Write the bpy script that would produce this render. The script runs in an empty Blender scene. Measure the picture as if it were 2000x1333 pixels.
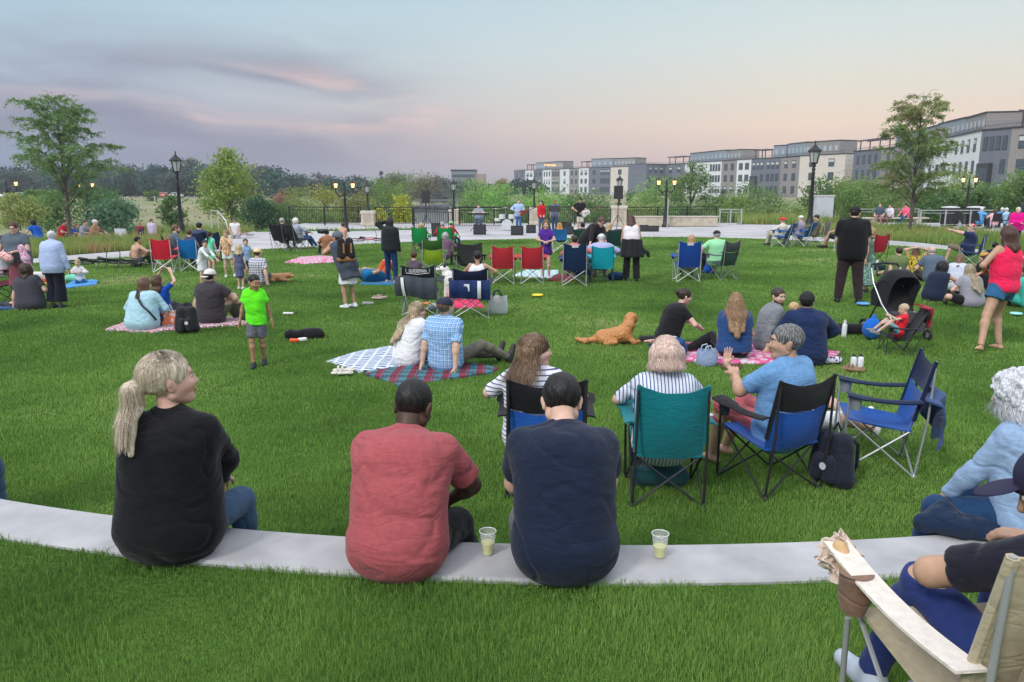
import bpy, math, random
import numpy as np
from mathutils import Vector, Matrix
R = math.radians
rnd = random.Random(7)
rng = np.random.default_rng(11)
scene = bpy.context.scene
COL = scene.collection

# ---------------------------------------------------------------- camera
F, CX, CY, EYE = 1500.0, 1000.0, 666.5, 2.2
PITCH = math.atan((666.5 - 370) / F)
cam_d = bpy.data.cameras.new('camera')
cam = bpy.data.objects.new('camera', cam_d)
COL.objects.link(cam)
cam.location = (0, 0, EYE)
cam.rotation_euler = (R(90) - PITCH, 0, 0)
cam_d.sensor_width = 36
cam_d.lens = 36 * F / 2000
cam_d.clip_start = 0.05
cam_d.clip_end = 5000
scene.camera = cam
scene.view_settings.view_transform = 'Standard'
scene.view_settings.look = 'None'
scene.view_settings.exposure = 0.28
scene.view_settings.gamma = 1
scene.render.resolution_x = 1024
scene.render.resolution_y = 682

# ---------------------------------------------------------------- sky and sun
SUN_EL, SUN_AZ = 38, 218        # azimuth clockwise from +Y (away from the camera)
world = bpy.data.worlds.new('World')
scene.world = world
world.use_nodes = True
nt = world.node_tree
nt.nodes.clear()
def N(nt, t, **kw):
    n = nt.nodes.new(t)
    for k, v in kw.items():
        if k in n.inputs.keys() if hasattr(n.inputs, 'keys') else False:
            n.inputs[k].default_value = v
        else:
            setattr(n, k, v)
    return n
def ramp(nt, stops, interp='LINEAR'):
    n = nt.nodes.new('ShaderNodeValToRGB')
    n.color_ramp.interpolation = interp
    e = n.color_ramp.elements
    while len(e) < len(stops): e.new(0.5)
    for i, (p, c) in enumerate(stops):
        e[i].position = p
        e[i].color = (c[0], c[1], c[2], 1)
    return n
def srgb(r, g, b):
    f = lambda c: (c / 255 / 12.92) if c / 255 <= .04045 else ((c / 255 + .055) / 1.055) ** 2.4
    return (f(r), f(g), f(b))
L = nt.links.new
tc = N(nt, 'ShaderNodeTexCoord')
sep = N(nt, 'ShaderNodeSeparateXYZ')
L(tc.outputs['Generated'], sep.inputs[0])
# elevation ramps for the left (blue mauve) and right (warm) half of the dusk sky
left = ramp(nt, [(0.0, srgb(122, 142, 164)), (.044, srgb(136, 148, 170)), (.075, srgb(152, 158, 177)), (.106, srgb(162, 174, 190)), (.165, srgb(168, 191, 204)), (.23, srgb(158, 188, 206)), (.40, srgb(150, 182, 208)), (.62, srgb(245, 245, 250)), (1, srgb(255, 255, 255))])
right = ramp(nt, [(0.0, srgb(188, 174, 175)), (.044, srgb(215, 190, 178)), (.075, srgb(228, 205, 184)), (.106, srgb(220, 210, 192)), (.165, srgb(205, 212, 207)), (.23, srgb(190, 208, 211)), (.40, srgb(175, 200, 214)), (.62, srgb(245, 245, 250)), (1, srgb(255, 255, 255))])
L(sep.outputs['Z'], left.inputs[0]); L(sep.outputs['Z'], right.inputs[0])
mr = N(nt, 'ShaderNodeMapRange')
mr.inputs['From Min'].default_value = -.52; mr.inputs['From Max'].default_value = .34
L(sep.outputs['X'], mr.inputs['Value'])
mix = N(nt, 'ShaderNodeMix'); mix.data_type = 'RGBA'
L(mr.outputs[0], mix.inputs['Factor']); L(left.outputs[0], mix.inputs['A']); L(right.outputs[0], mix.inputs['B'])
# clouds: stretched noise bands
div = N(nt, 'ShaderNodeVectorMath'); div.operation = 'MULTIPLY'
div.inputs[1].default_value = (2.0, 1.0, 11.0)
warp = N(nt, 'ShaderNodeTexNoise'); warp.inputs['Scale'].default_value = 2.2; warp.inputs['Detail'].default_value = 3
L(tc.outputs['Generated'], warp.inputs['Vector'])
wadd = N(nt, 'ShaderNodeVectorMath'); wadd.operation = 'MULTIPLY_ADD'
wadd.inputs[1].default_value = (.5, .3, .12); L(warp.outputs['Color'], wadd.inputs[0]); L(tc.outputs['Generated'], wadd.inputs[2])
L(wadd.outputs[0], div.inputs[0])
cn = N(nt, 'ShaderNodeTexNoise'); cn.inputs['Scale'].default_value = 1.35; cn.inputs['Detail'].default_value = 6; cn.inputs['Roughness'].default_value = .52
L(div.outputs[0], cn.inputs['Vector'])
cr = ramp(nt, [(.35, (0, 0, 0)), (.66, (1, 1, 1))], 'EASE')
L(cn.outputs['Fac'], cr.inputs[0])
# mauve cloud mass in the left half only, pink underside streaks at its right end
lm = N(nt, 'ShaderNodeMapRange'); lm.inputs['From Min'].default_value = -.02; lm.inputs['From Max'].default_value = -.26
L(sep.outputs['X'], lm.inputs['Value'])
em = ramp(nt, [(.0, (0, 0, 0)), (.035, (.7, .7, .7)), (.07, (1, 1, 1)), (.13, (1, 1, 1)), (.165, (.35, .35, .35)), (.20, (.0, .0, .0)), (.5, (0, 0, 0))])
L(sep.outputs['Z'], em.inputs[0])
m1 = N(nt, 'ShaderNodeMath'); m1.operation = 'MULTIPLY'; L(cr.outputs[0], m1.inputs[0]); L(lm.outputs[0], m1.inputs[1])
m2 = N(nt, 'ShaderNodeMath'); m2.operation = 'MULTIPLY'; L(m1.outputs[0], m2.inputs[0]); L(em.outputs[0], m2.inputs[1])
mixc = N(nt, 'ShaderNodeMix'); mixc.data_type = 'RGBA'
mixc.inputs['B'].default_value = (*srgb(134, 135, 154), 1)
L(m2.outputs[0], mixc.inputs['Factor']); L(mix.outputs['Result'], mixc.inputs['A'])
# pink streaks
pm = N(nt, 'ShaderNodeVectorMath'); pm.operation = 'MULTIPLY'; pm.inputs[1].default_value = (2.4, 1.0, 17.0)
padd = N(nt, 'ShaderNodeVectorMath'); padd.operation = 'ADD'; padd.inputs[1].default_value = (5.3, 2.1, .7)
L(wadd.outputs[0], pm.inputs[0]); L(pm.outputs[0], padd.inputs[0])
pn = N(nt, 'ShaderNodeTexNoise'); pn.inputs['Scale'].default_value = 1.5; pn.inputs['Detail'].default_value = 5
L(padd.outputs[0], pn.inputs['Vector'])
pr = ramp(nt, [(.46, (0, 0, 0)), (.64, (1, 1, 1))], 'EASE'); L(pn.outputs['Fac'], pr.inputs[0])
px_ = ramp(nt, [(.0, (0, 0, 0)), (.20, (.25, .25, .25)), (.37, (1, 1, 1)), (.45, (.7, .7, .7)), (.50, (0, 0, 0))])
pxm = N(nt, 'ShaderNodeMath'); pxm.operation = 'MULTIPLY_ADD'; pxm.inputs[1].default_value = .5; pxm.inputs[2].default_value = .5
L(sep.outputs['X'], pxm.inputs[0]); L(pxm.outputs[0], px_.inputs[0])
pz = ramp(nt, [(.06, (0, 0, 0)), (.085, (1, 1, 1)), (.118, (.8, .8, .8)), (.15, (0, 0, 0))]); L(sep.outputs['Z'], pz.inputs[0])
q1 = N(nt, 'ShaderNodeMath'); q1.operation = 'MULTIPLY'; L(pr.outputs[0], q1.inputs[0]); L(px_.outputs[0], q1.inputs[1])
q2 = N(nt, 'ShaderNodeMath'); q2.operation = 'MULTIPLY'; L(q1.outputs[0], q2.inputs[0]); L(pz.outputs[0], q2.inputs[1])
mixp = N(nt, 'ShaderNodeMix'); mixp.data_type = 'RGBA'; mixp.inputs['B'].default_value = (*srgb(222, 190, 184), 1)
L(q2.outputs[0], mixp.inputs['Factor']); L(mixc.outputs['Result'], mixp.inputs['A'])
bg = N(nt, 'ShaderNodeBackground'); bg.inputs['Strength'].default_value = 1.0
L(mixp.outputs['Result'], bg.inputs['Color'])
# the physical sky adds the daylight colour of the zenith
sky = N(nt, 'ShaderNodeTexSky'); sky.sky_type = 'NISHITA'; sky.sun_disc = False
sky.sun_elevation = R(SUN_EL); sky.sun_rotation = R(SUN_AZ)
bg2 = N(nt, 'ShaderNodeBackground'); bg2.inputs['Strength'].default_value = .12
zb = ramp(nt, [(.42, (0, 0, 0)), (.75, (1, 1, 1))]); L(sep.outputs['Z'], zb.inputs[0])
skm = N(nt, 'ShaderNodeMix'); skm.data_type = 'RGBA'; skm.inputs['A'].default_value = (0, 0, 0, 1)
L(zb.outputs[0], skm.inputs['Factor']); L(sky.outputs[0], skm.inputs['B']); L(skm.outputs['Result'], bg2.inputs['Color'])
add = N(nt, 'ShaderNodeAddShader'); L(bg.outputs[0], add.inputs[0]); L(bg2.outputs[0], add.inputs[1])
wo = N(nt, 'ShaderNodeOutputWorld'); L(add.outputs[0], wo.inputs['Surface'])
sd = bpy.data.lights.new('sun', 'SUN'); sd.energy = 1.5; sd.angle = R(11); sd.color = (1, .95, .90)
so = bpy.data.objects.new('sun', sd); COL.objects.link(so)
_d = Vector((math.sin(R(SUN_AZ)) * math.cos(R(SUN_EL)), math.cos(R(SUN_AZ)) * math.cos(R(SUN_EL)), math.sin(R(SUN_EL))))
so.rotation_euler = _d.to_track_quat('Z', 'Y').to_euler()

# ---------------------------------------------------------------- picture to place
def G(px, py, z=0.0):
    dx = (px - CX) / F; dz = -(py - CY) / F
    y = math.cos(PITCH) + dz * math.sin(PITCH); zz = -math.sin(PITCH) + dz * math.cos(PITCH)
    t = (z - EYE) / zz
    return (dx * t, y * t)
def AT(px, Y, z=0.0):            # x of column px at ground distance Y
    return (px - CX) / F * (Y * math.cos(PITCH) + (EYE - z) * math.sin(PITCH))
def ZAT(py, Y):                  # height of row py at ground distance Y
    return EYE - Y * math.tan(PITCH + math.atan((py - CY) / F))

# ---------------------------------------------------------------- materials
MATS = {}
def mat(key, build):
    if key in MATS: return MATS[key]
    m = bpy.data.materials.new('_'.join(str(k) for k in key)[:50] if isinstance(key, tuple) else key)
    m.use_nodes = True
    b = m.node_tree.nodes['Principled BSDF']
    build(m.node_tree, b)
    MATS[key] = m
    return m
def _noisecol(nt, b, c, amt, scale, detail=3, vec='Object', stretch=None):
    tc = nt.nodes.new('ShaderNodeTexCoord')
    src = tc.outputs[vec]
    if stretch:
        vm = nt.nodes.new('ShaderNodeVectorMath'); vm.operation = 'MULTIPLY'; vm.inputs[1].default_value = stretch
        nt.links.new(src, vm.inputs[0]); src = vm.outputs[0]
    n = nt.nodes.new('ShaderNodeTexNoise'); n.inputs['Scale'].default_value = scale; n.inputs['Detail'].default_value = detail
    nt.links.new(src, n.inputs['Vector'])
    r = ramp(nt, [(.3, tuple(max(0, x * (1 - amt)) for x in c)), (.7, tuple(min(1, x * (1 + amt)) for x in c))])
    nt.links.new(n.outputs['Fac'], r.inputs[0])
    nt.links.new(r.outputs[0], b.inputs['Base Color'])
    return n, src
def _bump(nt, b, hsock, strength, dist=.01):
    bp = nt.nodes.new('ShaderNodeBump'); bp.inputs['Strength'].default_value = strength; bp.inputs['Distance'].default_value = dist
    nt.links.new(hsock, bp.inputs['Height']); nt.links.new(bp.outputs[0], b.inputs['Normal'])
    return bp
def cloth(c, rough=.9, fold=.35, weave=True):
    def f(nt, b):
        n, src = _noisecol(nt, b, c, .10, 40, 4)
        b.inputs['Roughness'].default_value = rough
        b.inputs['Specular IOR Level'].default_value = .15
        b.inputs['Sheen Weight'].default_value = .12
        st = nt.nodes.new('ShaderNodeVectorMath'); st.operation = 'MULTIPLY'; st.inputs[1].default_value = (.8, .8, 2.2)
        n2 = nt.nodes.new('ShaderNodeTexNoise'); n2.inputs['Scale'].default_value = 5; n2.inputs['Detail'].default_value = 2.5; n2.inputs['Distortion'].default_value = .9
        nt.links.new(src, st.inputs[0]); nt.links.new(st.outputs[0], n2.inputs['Vector'])
        n3 = nt.nodes.new('ShaderNodeTexNoise'); n3.inputs['Scale'].default_value = 420; n3.inputs['Detail'].default_value = 1
        nt.links.new(src, n3.inputs['Vector'])
        ma = nt.nodes.new('ShaderNodeMath'); ma.operation = 'MULTIPLY_ADD'; ma.inputs[1].default_value = .06
        s1 = nt.nodes.new('ShaderNodeMath'); s1.operation = 'SUBTRACT'; s1.inputs[1].default_value = .5; nt.links.new(n2.outputs['Fac'], s1.inputs[0])
        s2 = nt.nodes.new('ShaderNodeMath'); s2.operation = 'ABSOLUTE'; nt.links.new(s1.outputs[0], s2.inputs[0])
        s3 = nt.nodes.new('ShaderNodeMath'); s3.operation = 'POWER'; s3.inputs[1].default_value = .55; nt.links.new(s2.outputs[0], s3.inputs[0])
        nt.links.new(n3.outputs['Fac'], ma.inputs[0]); nt.links.new(s3.outputs[0], ma.inputs[2])
        _bump(nt, b, ma.outputs[0], fold, .03)
    return mat(('cloth', *[round(x, 3) for x in c], rough, fold), f)
def pattern(kind, c1, c2, c3=(1, 1, 1), scale=1.0):
    def f(nt, b):
        tc = nt.nodes.new('ShaderNodeTexCoord'); s = nt.nodes.new('ShaderNodeSeparateXYZ')
        nt.links.new(tc.outputs['Object'], s.inputs[0])
        b.inputs['Roughness'].default_value = .9; b.inputs['Specular IOR Level'].default_value = .15
        def stripe(out, freq, width, ph=0.0):
            m = nt.nodes.new('ShaderNodeMath'); m.operation = 'MULTIPLY_ADD'; m.inputs[1].default_value = freq * scale; m.inputs[2].default_value = ph + 50
            nt.links.new(out, m.inputs[0])
            fr = nt.nodes.new('ShaderNodeMath'); fr.operation = 'FRACT'; nt.links.new(m.outputs[0], fr.inputs[0])
            lt = nt.nodes.new('ShaderNodeMath'); lt.operation = 'LESS_THAN'; lt.inputs[1].default_value = width
            nt.links.new(fr.outputs[0], lt.inputs[0]); return lt.outputs[0]
        def mx(fac, A, B, k=1.0):
            m = nt.nodes.new('ShaderNodeMix'); m.data_type = 'RGBA'
            if k != 1.0:
                q = nt.nodes.new('ShaderNodeMath'); q.operation = 'MULTIPLY'; q.inputs[1].default_value = k
                nt.links.new(fac, q.inputs[0]); fac = q.outputs[0]
            nt.links.new(fac, m.inputs['Factor'])
            for v, nm in ((A, 'A'), (B, 'B')):
                if isinstance(v, tuple): m.inputs[nm].default_value = (*v, 1)
                else: nt.links.new(v, m.inputs[nm])
            return m.outputs['Result']
        if kind == 'plaid':
            o = mx(stripe(s.outputs['X'], 22, .4), c1, c2, .6)
            o = mx(stripe(s.outputs['Z'], 22, .4), o, c2, .6)
            o = mx(stripe(s.outputs['X'], 22, .12, .3), o, c3); o = mx(stripe(s.outputs['Z'], 22, .12, .3), o, c3)
        elif kind == 'plaidxy':
            o = mx(stripe(s.outputs['X'], 5, .45), c1, c2, .85)
            o = mx(stripe(s.outputs['Y'], 5, .4), o, c3, .7)
            o = mx(stripe(s.outputs['X'], 10, .12, .3), o, c2, .6)
        elif kind == 'stripes':
            o = mx(stripe(s.outputs['Z'], 30, .25), c1, c2)
        elif kind == 'vstripes':
            o = mx(stripe(s.outputs['X'], 40, .3), c1, c2)
        elif kind == 'dashes':
            a = stripe(s.outputs['Y'], 14, .4); b2 = stripe(s.outputs['X'], 7, .78)
            q = nt.nodes.new('ShaderNodeMath'); q.operation = 'MULTIPLY'; nt.links.new(a, q.inputs[0]); nt.links.new(b2, q.inputs[1])
            o = mx(q.outputs[0], c1, c2)
        elif kind == 'blotch':
            v = nt.nodes.new('ShaderNodeTexVoronoi'); v.inputs['Scale'].default_value = 28 * scale
            nt.links.new(tc.outputs['Object'], v.inputs['Vector'])
            r = ramp(nt, [(.0, (1, 1, 1)), (.42, (1, 1, 1)), (.5, (0, 0, 0))]); nt.links.new(v.outputs['Distance'], r.inputs[0])
            rr = mx(r.outputs[0], c1, c2)
            n = nt.nodes.new('ShaderNodeTexNoise'); n.inputs['Scale'].default_value = 22 * scale; nt.links.new(tc.outputs['Object'], n.inputs['Vector'])
            r2 = ramp(nt, [(.58, (0, 0, 0)), (.62, (1, 1, 1))]); nt.links.new(n.outputs['Fac'], r2.inputs[0])
            o = mx(r2.outputs[0], rr, c3)
        nt.links.new(o, b.inputs['Base Color'])
        n2 = nt.nodes.new('ShaderNodeTexNoise'); n2.inputs['Scale'].default_value = 7; n2.inputs['Detail'].default_value = 3; n2.inputs['Distortion'].default_value = .9
        nt.links.new(tc.outputs['Object'], n2.inputs['Vector']); _bump(nt, b, n2.outputs['Fac'], .35, .03)
    return mat(('pattern', kind, *[round(x, 3) for x in c1 + c2], scale), f)
def plain(c, rough=.5, metal=0.0, noise=.08, nscale=6, bump=0.0, spec=.4):
    def f(nt, b):
        n, src = _noisecol(nt, b, c, noise, nscale, 4)
        b.inputs['Roughness'].default_value = rough; b.inputs['Metallic'].default_value = metal
        b.inputs['Specular IOR Level'].default_value = spec
        if bump: _bump(nt, b, n.outputs['Fac'], bump)
    return mat(('plain', *[round(x, 3) for x in c], rough, metal, nscale, bump), f)
def skin(c):
    def f(nt, b):
        n, src = _noisecol(nt, b, c, .12, 16, 5)
        b.inputs['Roughness'].default_value = .55; b.inputs['Specular IOR Level'].default_value = .35
        b.inputs['Subsurface Weight'].default_value = .12; b.inputs['Subsurface Radius'].default_value = (.8, .35, .2); b.inputs['Subsurface Scale'].default_value = .012
    return mat(('skin', *[round(x, 3) for x in c]), f)
def hairm(c, hi=None):
    hi = hi or tuple(min(1, x * 1.9 + .01) for x in c)
    def f(nt, b):
        tc = nt.nodes.new('ShaderNodeTexCoord')
        vm = nt.nodes.new('ShaderNodeVectorMath'); vm.operation = 'MULTIPLY'; vm.inputs[1].default_value = (1, 1, .10)
        nt.links.new(tc.outputs['Object'], vm.inputs[0])
        n = nt.nodes.new('ShaderNodeTexNoise'); n.inputs['Scale'].default_value = 130; n.inputs['Detail'].default_value = 4
        nt.links.new(vm.outputs[0], n.inputs['Vector'])
        r = ramp(nt, [(.33, tuple(x * .6 for x in c)), (.5, c), (.68, hi)]); nt.links.new(n.outputs['Fac'], r.inputs[0])
        nt.links.new(r.outputs[0], b.inputs['Base Color'])
        b.inputs['Roughness'].default_value = .42; b.inputs['Specular IOR Level'].default_value = .3
        _bump(nt, b, n.outputs['Fac'], .7, .006)
    return mat(('hair', *[round(x, 3) for x in c]), f)
def emis(c, s):
    def f(nt, b):
        b.inputs['Base Color'].default_value = (*c, 1); b.inputs['Emission Color'].default_value = (*c, 1); b.inputs['Emission Strength'].default_value = s
    return mat(('emis', *c, s), f)

# ---------------------------------------------------------------- mesh building
def mesh_from(name, V, Fc, m=None, smooth=True, quads=None):
    me = bpy.data.meshes.new(name)
    if isinstance(V, np.ndarray) and isinstance(Fc, np.ndarray):
        me.vertices.add(len(V)); me.vertices.foreach_set('co', V.astype(np.float32).ravel())
        k = Fc.shape[1] if len(Fc) else 4
        me.loops.add(Fc.size); me.loops.foreach_set('vertex_index', Fc.astype(np.int32).ravel())
        me.polygons.add(len(Fc)); me.polygons.foreach_set('loop_start', np.arange(0, Fc.size, k, dtype=np.int32))
        try: me.polygons.foreach_set('loop_total', np.full(len(Fc), k, dtype=np.int32))
        except Exception: pass
        me.update(calc_edges=True)
    else:
        me.from_pydata([tuple(v) for v in V], [], [tuple(f) for f in Fc]); me.update()
    if smooth and len(me.polygons): me.polygons.foreach_set('use_smooth', np.ones(len(me.polygons), dtype=bool))
    if m is not None: me.materials.append(m)
    return me
def link(name, me, parent=None, loc=None, rot=None):
    o = bpy.data.objects.new(name, me); COL.objects.link(o)
    if parent is not None: o.parent = parent
    if loc is not None: o.location = loc
    if rot is not None: o.rotation_euler = rot
    return o
def tag(o, label=None, cat=None, group=None, kind=None):
    if label: o['label'] = label
    if cat: o['category'] = cat
    if group: o['group'] = group
    if kind: o['kind'] = kind
    return o
def empty(name, loc, rz, label, cat, group=None):
    o = bpy.data.objects.new(name, None); COL.objects.link(o); o.location = loc; o.rotation_euler = (0, 0, rz); o.empty_display_size = .1
    return tag(o, label, cat, group)
class MB:
    def __init__(s): s.V = []; s.F = []
    def add(s, V, Fc):
        o = len(s.V); s.V += [tuple(v) for v in V]; s.F += [tuple(i + o for i in f) for f in Fc]; return s
    def box(s, c, d, rz=0, bev=0):
        x, y, z = d[0] / 2, d[1] / 2, d[2] / 2
        if bev:
            b = bev; P = []
            for (ix, iy, iz) in [(x, y, z - b), (x, y - b, z), (x - b, y, z)]: P.append((ix, iy, iz))
            V = []
            for sx in (-1, 1):
                for sy in (-1, 1):
                    for sz in (-1, 1):
                        for p in ((x, y - b, z - b), (x - b, y, z - b), (x - b, y - b, z)): V.append((sx * p[0], sy * p[1], sz * p[2]))
            import bmesh
            bm = bmesh.new(); vs = [bm.verts.new(v) for v in V]; r = bmesh.ops.convex_hull(bm, input=vs)
            bm.verts.ensure_lookup_table(); bm.verts.index_update()
            V = [v.co[:] for v in bm.verts]; Fc = [[v.index for v in f.verts] for f in bm.faces]; bm.free()
        else:
            V = [(sx * x, sy * y, sz * z) for sx in (-1, 1) for sy in (-1, 1) for sz in (-1, 1)]
            Fc = [(0, 1, 3, 2), (4, 6, 7, 5), (0, 4, 5, 1), (2, 3, 7, 6), (0, 2, 6, 4), (1, 5, 7, 3)]
        ca, sa = math.cos(rz), math.sin(rz)
        return s.add([(c[0] + v[0] * ca - v[1] * sa, c[1] + v[0] * sa + v[1] * ca, c[2] + v[2]) for v in V], Fc)
    def tube(s, pts, r, n=8, r2=None, closed=False):
        P = [Vector(p) for p in pts]; m = len(P); V = []; Fc = []
        up = Vector((0, 0, 1)); prev = None
        for i, p in enumerate(P):
            if closed: t = (P[(i + 1) % m] - P[i - 1])
            else: t = (P[min(i + 1, m - 1)] - P[max(i - 1, 0)])
            t.normalize()
            a = prev if prev is not None else (up.cross(t) if abs(t.z) < .95 else Vector((1, 0, 0)))
            a = a - t * a.dot(t)
            if a.length < 1e-5: a = t.orthogonal()
            a.normalize(); b = t.cross(a); prev = a
            rr = r if r2 is None else r + (r2 - r) * i / max(1, m - 1)
            if isinstance(r, (list, tuple)): rr = r[i]
            for k in range(n):
                an = 2 * math.pi * k / n
                V.append(p + a * math.cos(an) * rr + b * math.sin(an) * rr)
        for i in range(m if closed else m - 1):
            j = (i + 1) % m
            for k in range(n): Fc.append((i * n + k, i * n + (k + 1) % n, j * n + (k + 1) % n, j * n + k))
        if not closed:
            Fc.append(tuple(range(n - 1, -1, -1))); Fc.append(tuple((m - 1) * n + k for k in range(n)))
        return s.add(V, Fc)
    def lathe(s, prof, n=20, c=(0, 0, 0)):
        V = []; Fc = []; m = len(prof)
        for (r, z) in prof:
            for k in range(n):
                a = 2 * math.pi * k / n; V.append((c[0] + r * math.cos(a), c[1] + r * math.sin(a), c[2] + z))
        for i in range(m - 1):
            for k in range(n): Fc.append((i * n + k, i * n + (k + 1) % n, (i + 1) * n + (k + 1) % n, (i + 1) * n + k))
        Fc.append(tuple(range(n - 1, -1, -1))); Fc.append(tuple((m - 1) * n + k for k in range(n)))
        return s.add(V, Fc)
    def sheet(s, fn, nu=10, nv=10, th=.008, off=None):    # fn(u,v) -> point; closed slab of thickness th
        P = [[Vector(fn(i / nu, j / nv)) for j in range(nv + 1)] for i in range(nu + 1)]
        V = []; 
        def nrm(i, j):
            a = P[min(i + 1, nu)][j] - P[max(i - 1, 0)][j]; b = P[i][min(j + 1, nv)] - P[i][max(j - 1, 0)]
            c = a.cross(b); return c.normalized() if c.length > 1e-9 else Vector((0, 0, 1))
        for sgn in (1, -1):
            for i in range(nu + 1):
                for j in range(nv + 1): V.append(P[i][j] + nrm(i, j) * th / 2 * sgn)
        W = nv + 1; K = (nu + 1) * W; Fc = []
        for i in range(nu):
            for j in range(nv):
                q = (i * W + j, (i + 1) * W + j, (i + 1) * W + j + 1, i * W + j + 1)
                Fc.append(q); Fc.append(tuple(K + t for t in reversed(q)))
        ring = [(i * W) for i in range(nu + 1)] + [nu * W + j for j in range(1, nv + 1)] + [i * W + nv for i in range(nu - 1, -1, -1)] + [j for j in range(nv - 1, 0, -1)]
        for a, b in zip(ring, ring[1:] + ring[:1]): Fc.append((b, a, K + a, K + b))
        return s.add(V, Fc)
    def build(s, name, m, parent=None, smooth=False, loc=None, rot=None):
        me = mesh_from(name, s.V, s.F, m, smooth)
        if smooth == 'auto' or smooth is True:
            try: me.set_sharp_from_angle(angle=R(50))
            except Exception: pass
        return link(name, me, parent, loc, rot)

# value noise on a periodic lattice
_NL = rng.random((32, 32, 32)).astype(np.float32)
def vnoise(P, seed=0):
    P = P + seed * 7.31
    i = np.floor(P).astype(int); f = (P - i).astype(np.float32); f = f * f * (3 - 2 * f)
    i0 = i & 31; i1 = (i + 1) & 31
    x0, y0, z0 = i0[..., 0], i0[..., 1], i0[..., 2]; x1, y1, z1 = i1[..., 0], i1[..., 1], i1[..., 2]
    fx, fy, fz = f[..., 0], f[..., 1], f[..., 2]
    a = _NL[x0, y0, z0] * (1 - fx) + _NL[x1, y0, z0] * fx; b = _NL[x0, y1, z0] * (1 - fx) + _NL[x1, y1, z0] * fx
    c = _NL[x0, y0, z1] * (1 - fx) + _NL[x1, y0, z1] * fx; d = _NL[x0, y1, z1] * (1 - fx) + _NL[x1, y1, z1] * fx
    return (a * (1 - fy) + b * fy) * (1 - fz) + (c * (1 - fy) + d * fy) * fz - .5

# ---------------------------------------------------------------- implicit surfaces (one continuous skin per body)
def surface_nets(d, org, h):
    s = d < 0
    nx, ny, nz = d.shape
    cs = [s[a:nx - 1 + a, b:ny - 1 + b, c:nz - 1 + c] for a in (0, 1) for b in (0, 1) for c in (0, 1)]
    allin = cs[0].copy(); anyin = cs[0].copy()
    for q in cs[1:]: allin &= q; anyin |= q
    act = anyin & ~allin
    idx = np.argwhere(act)
    if not len(idx): return np.zeros((0, 3)), np.zeros((0, 4), int)
    I, J, K = idx.T
    cv = {}
    for a in (0, 1):
        for b in (0, 1):
            for c in (0, 1): cv[(a, b, c)] = d[I + a, J + b, K + c]
    acc = np.zeros((len(idx), 3)); cnt = np.zeros(len(idx))
    cor = list(cv)
    for p in cor:
        for ax in range(3):
            if p[ax] == 0:
                q = list(p); q[ax] = 1; q = tuple(q)
                v0, v1 = cv[p], cv[q]; m = (v0 < 0) != (v1 < 0)
                t = np.where(m, v0 / np.where(m, v0 - v1, 1), 0)
                pos = np.array(p, float)[None, :].repeat(len(idx), 0); pos[:, ax] += t
                acc += pos * m[:, None]; cnt += m
    V = (idx + acc / cnt[:, None]) * h + np.array(org)
    vid = -np.ones(act.shape, int); vid[I, J, K] = np.arange(len(idx))
    Fs = []
    for ax in range(3):
        a = [slice(None)] * 3; b = [slice(None)] * 3
        a[ax] = slice(0, d.shape[ax] - 1); b[ax] = slice(1, d.shape[ax])
        s0, s1 = s[tuple(a)], s[tuple(b)]
        E = np.argwhere(s0 != s1)
        u, v = (ax + 1) % 3, (ax + 2) % 3
        E = E[(E[:, u] > 0) & (E[:, v] > 0) & (E[:, u] < d.shape[u] - 1) & (E[:, v] < d.shape[v] - 1)]
        if not len(E): continue
        def cell(du, dv):
            c = E.copy(); c[:, u] -= du; c[:, v] -= dv
            return vid[c[:, 0], c[:, 1], c[:, 2]]
        Q = np.stack([cell(1, 1), cell(0, 1), cell(0, 0), cell(1, 0)], 1)
        flip = ~s0[E[:, 0], E[:, 1], E[:, 2]]
        Q[flip] = Q[flip][:, ::-1]
        Q = Q[(Q >= 0).all(1)]
        Fs.append(Q)
    return V, np.concatenate(Fs)
def _bbox(op):
    t = op[0]
    if t == 'c': a, b = np.array(op[1]), np.array(op[2]); r = max(op[3], op[4]); return np.minimum(a, b) - r, np.maximum(a, b) + r
    if t == 'e': c = np.array(op[1]); r = max(op[2]); return c - r, c + r
    return None
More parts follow.
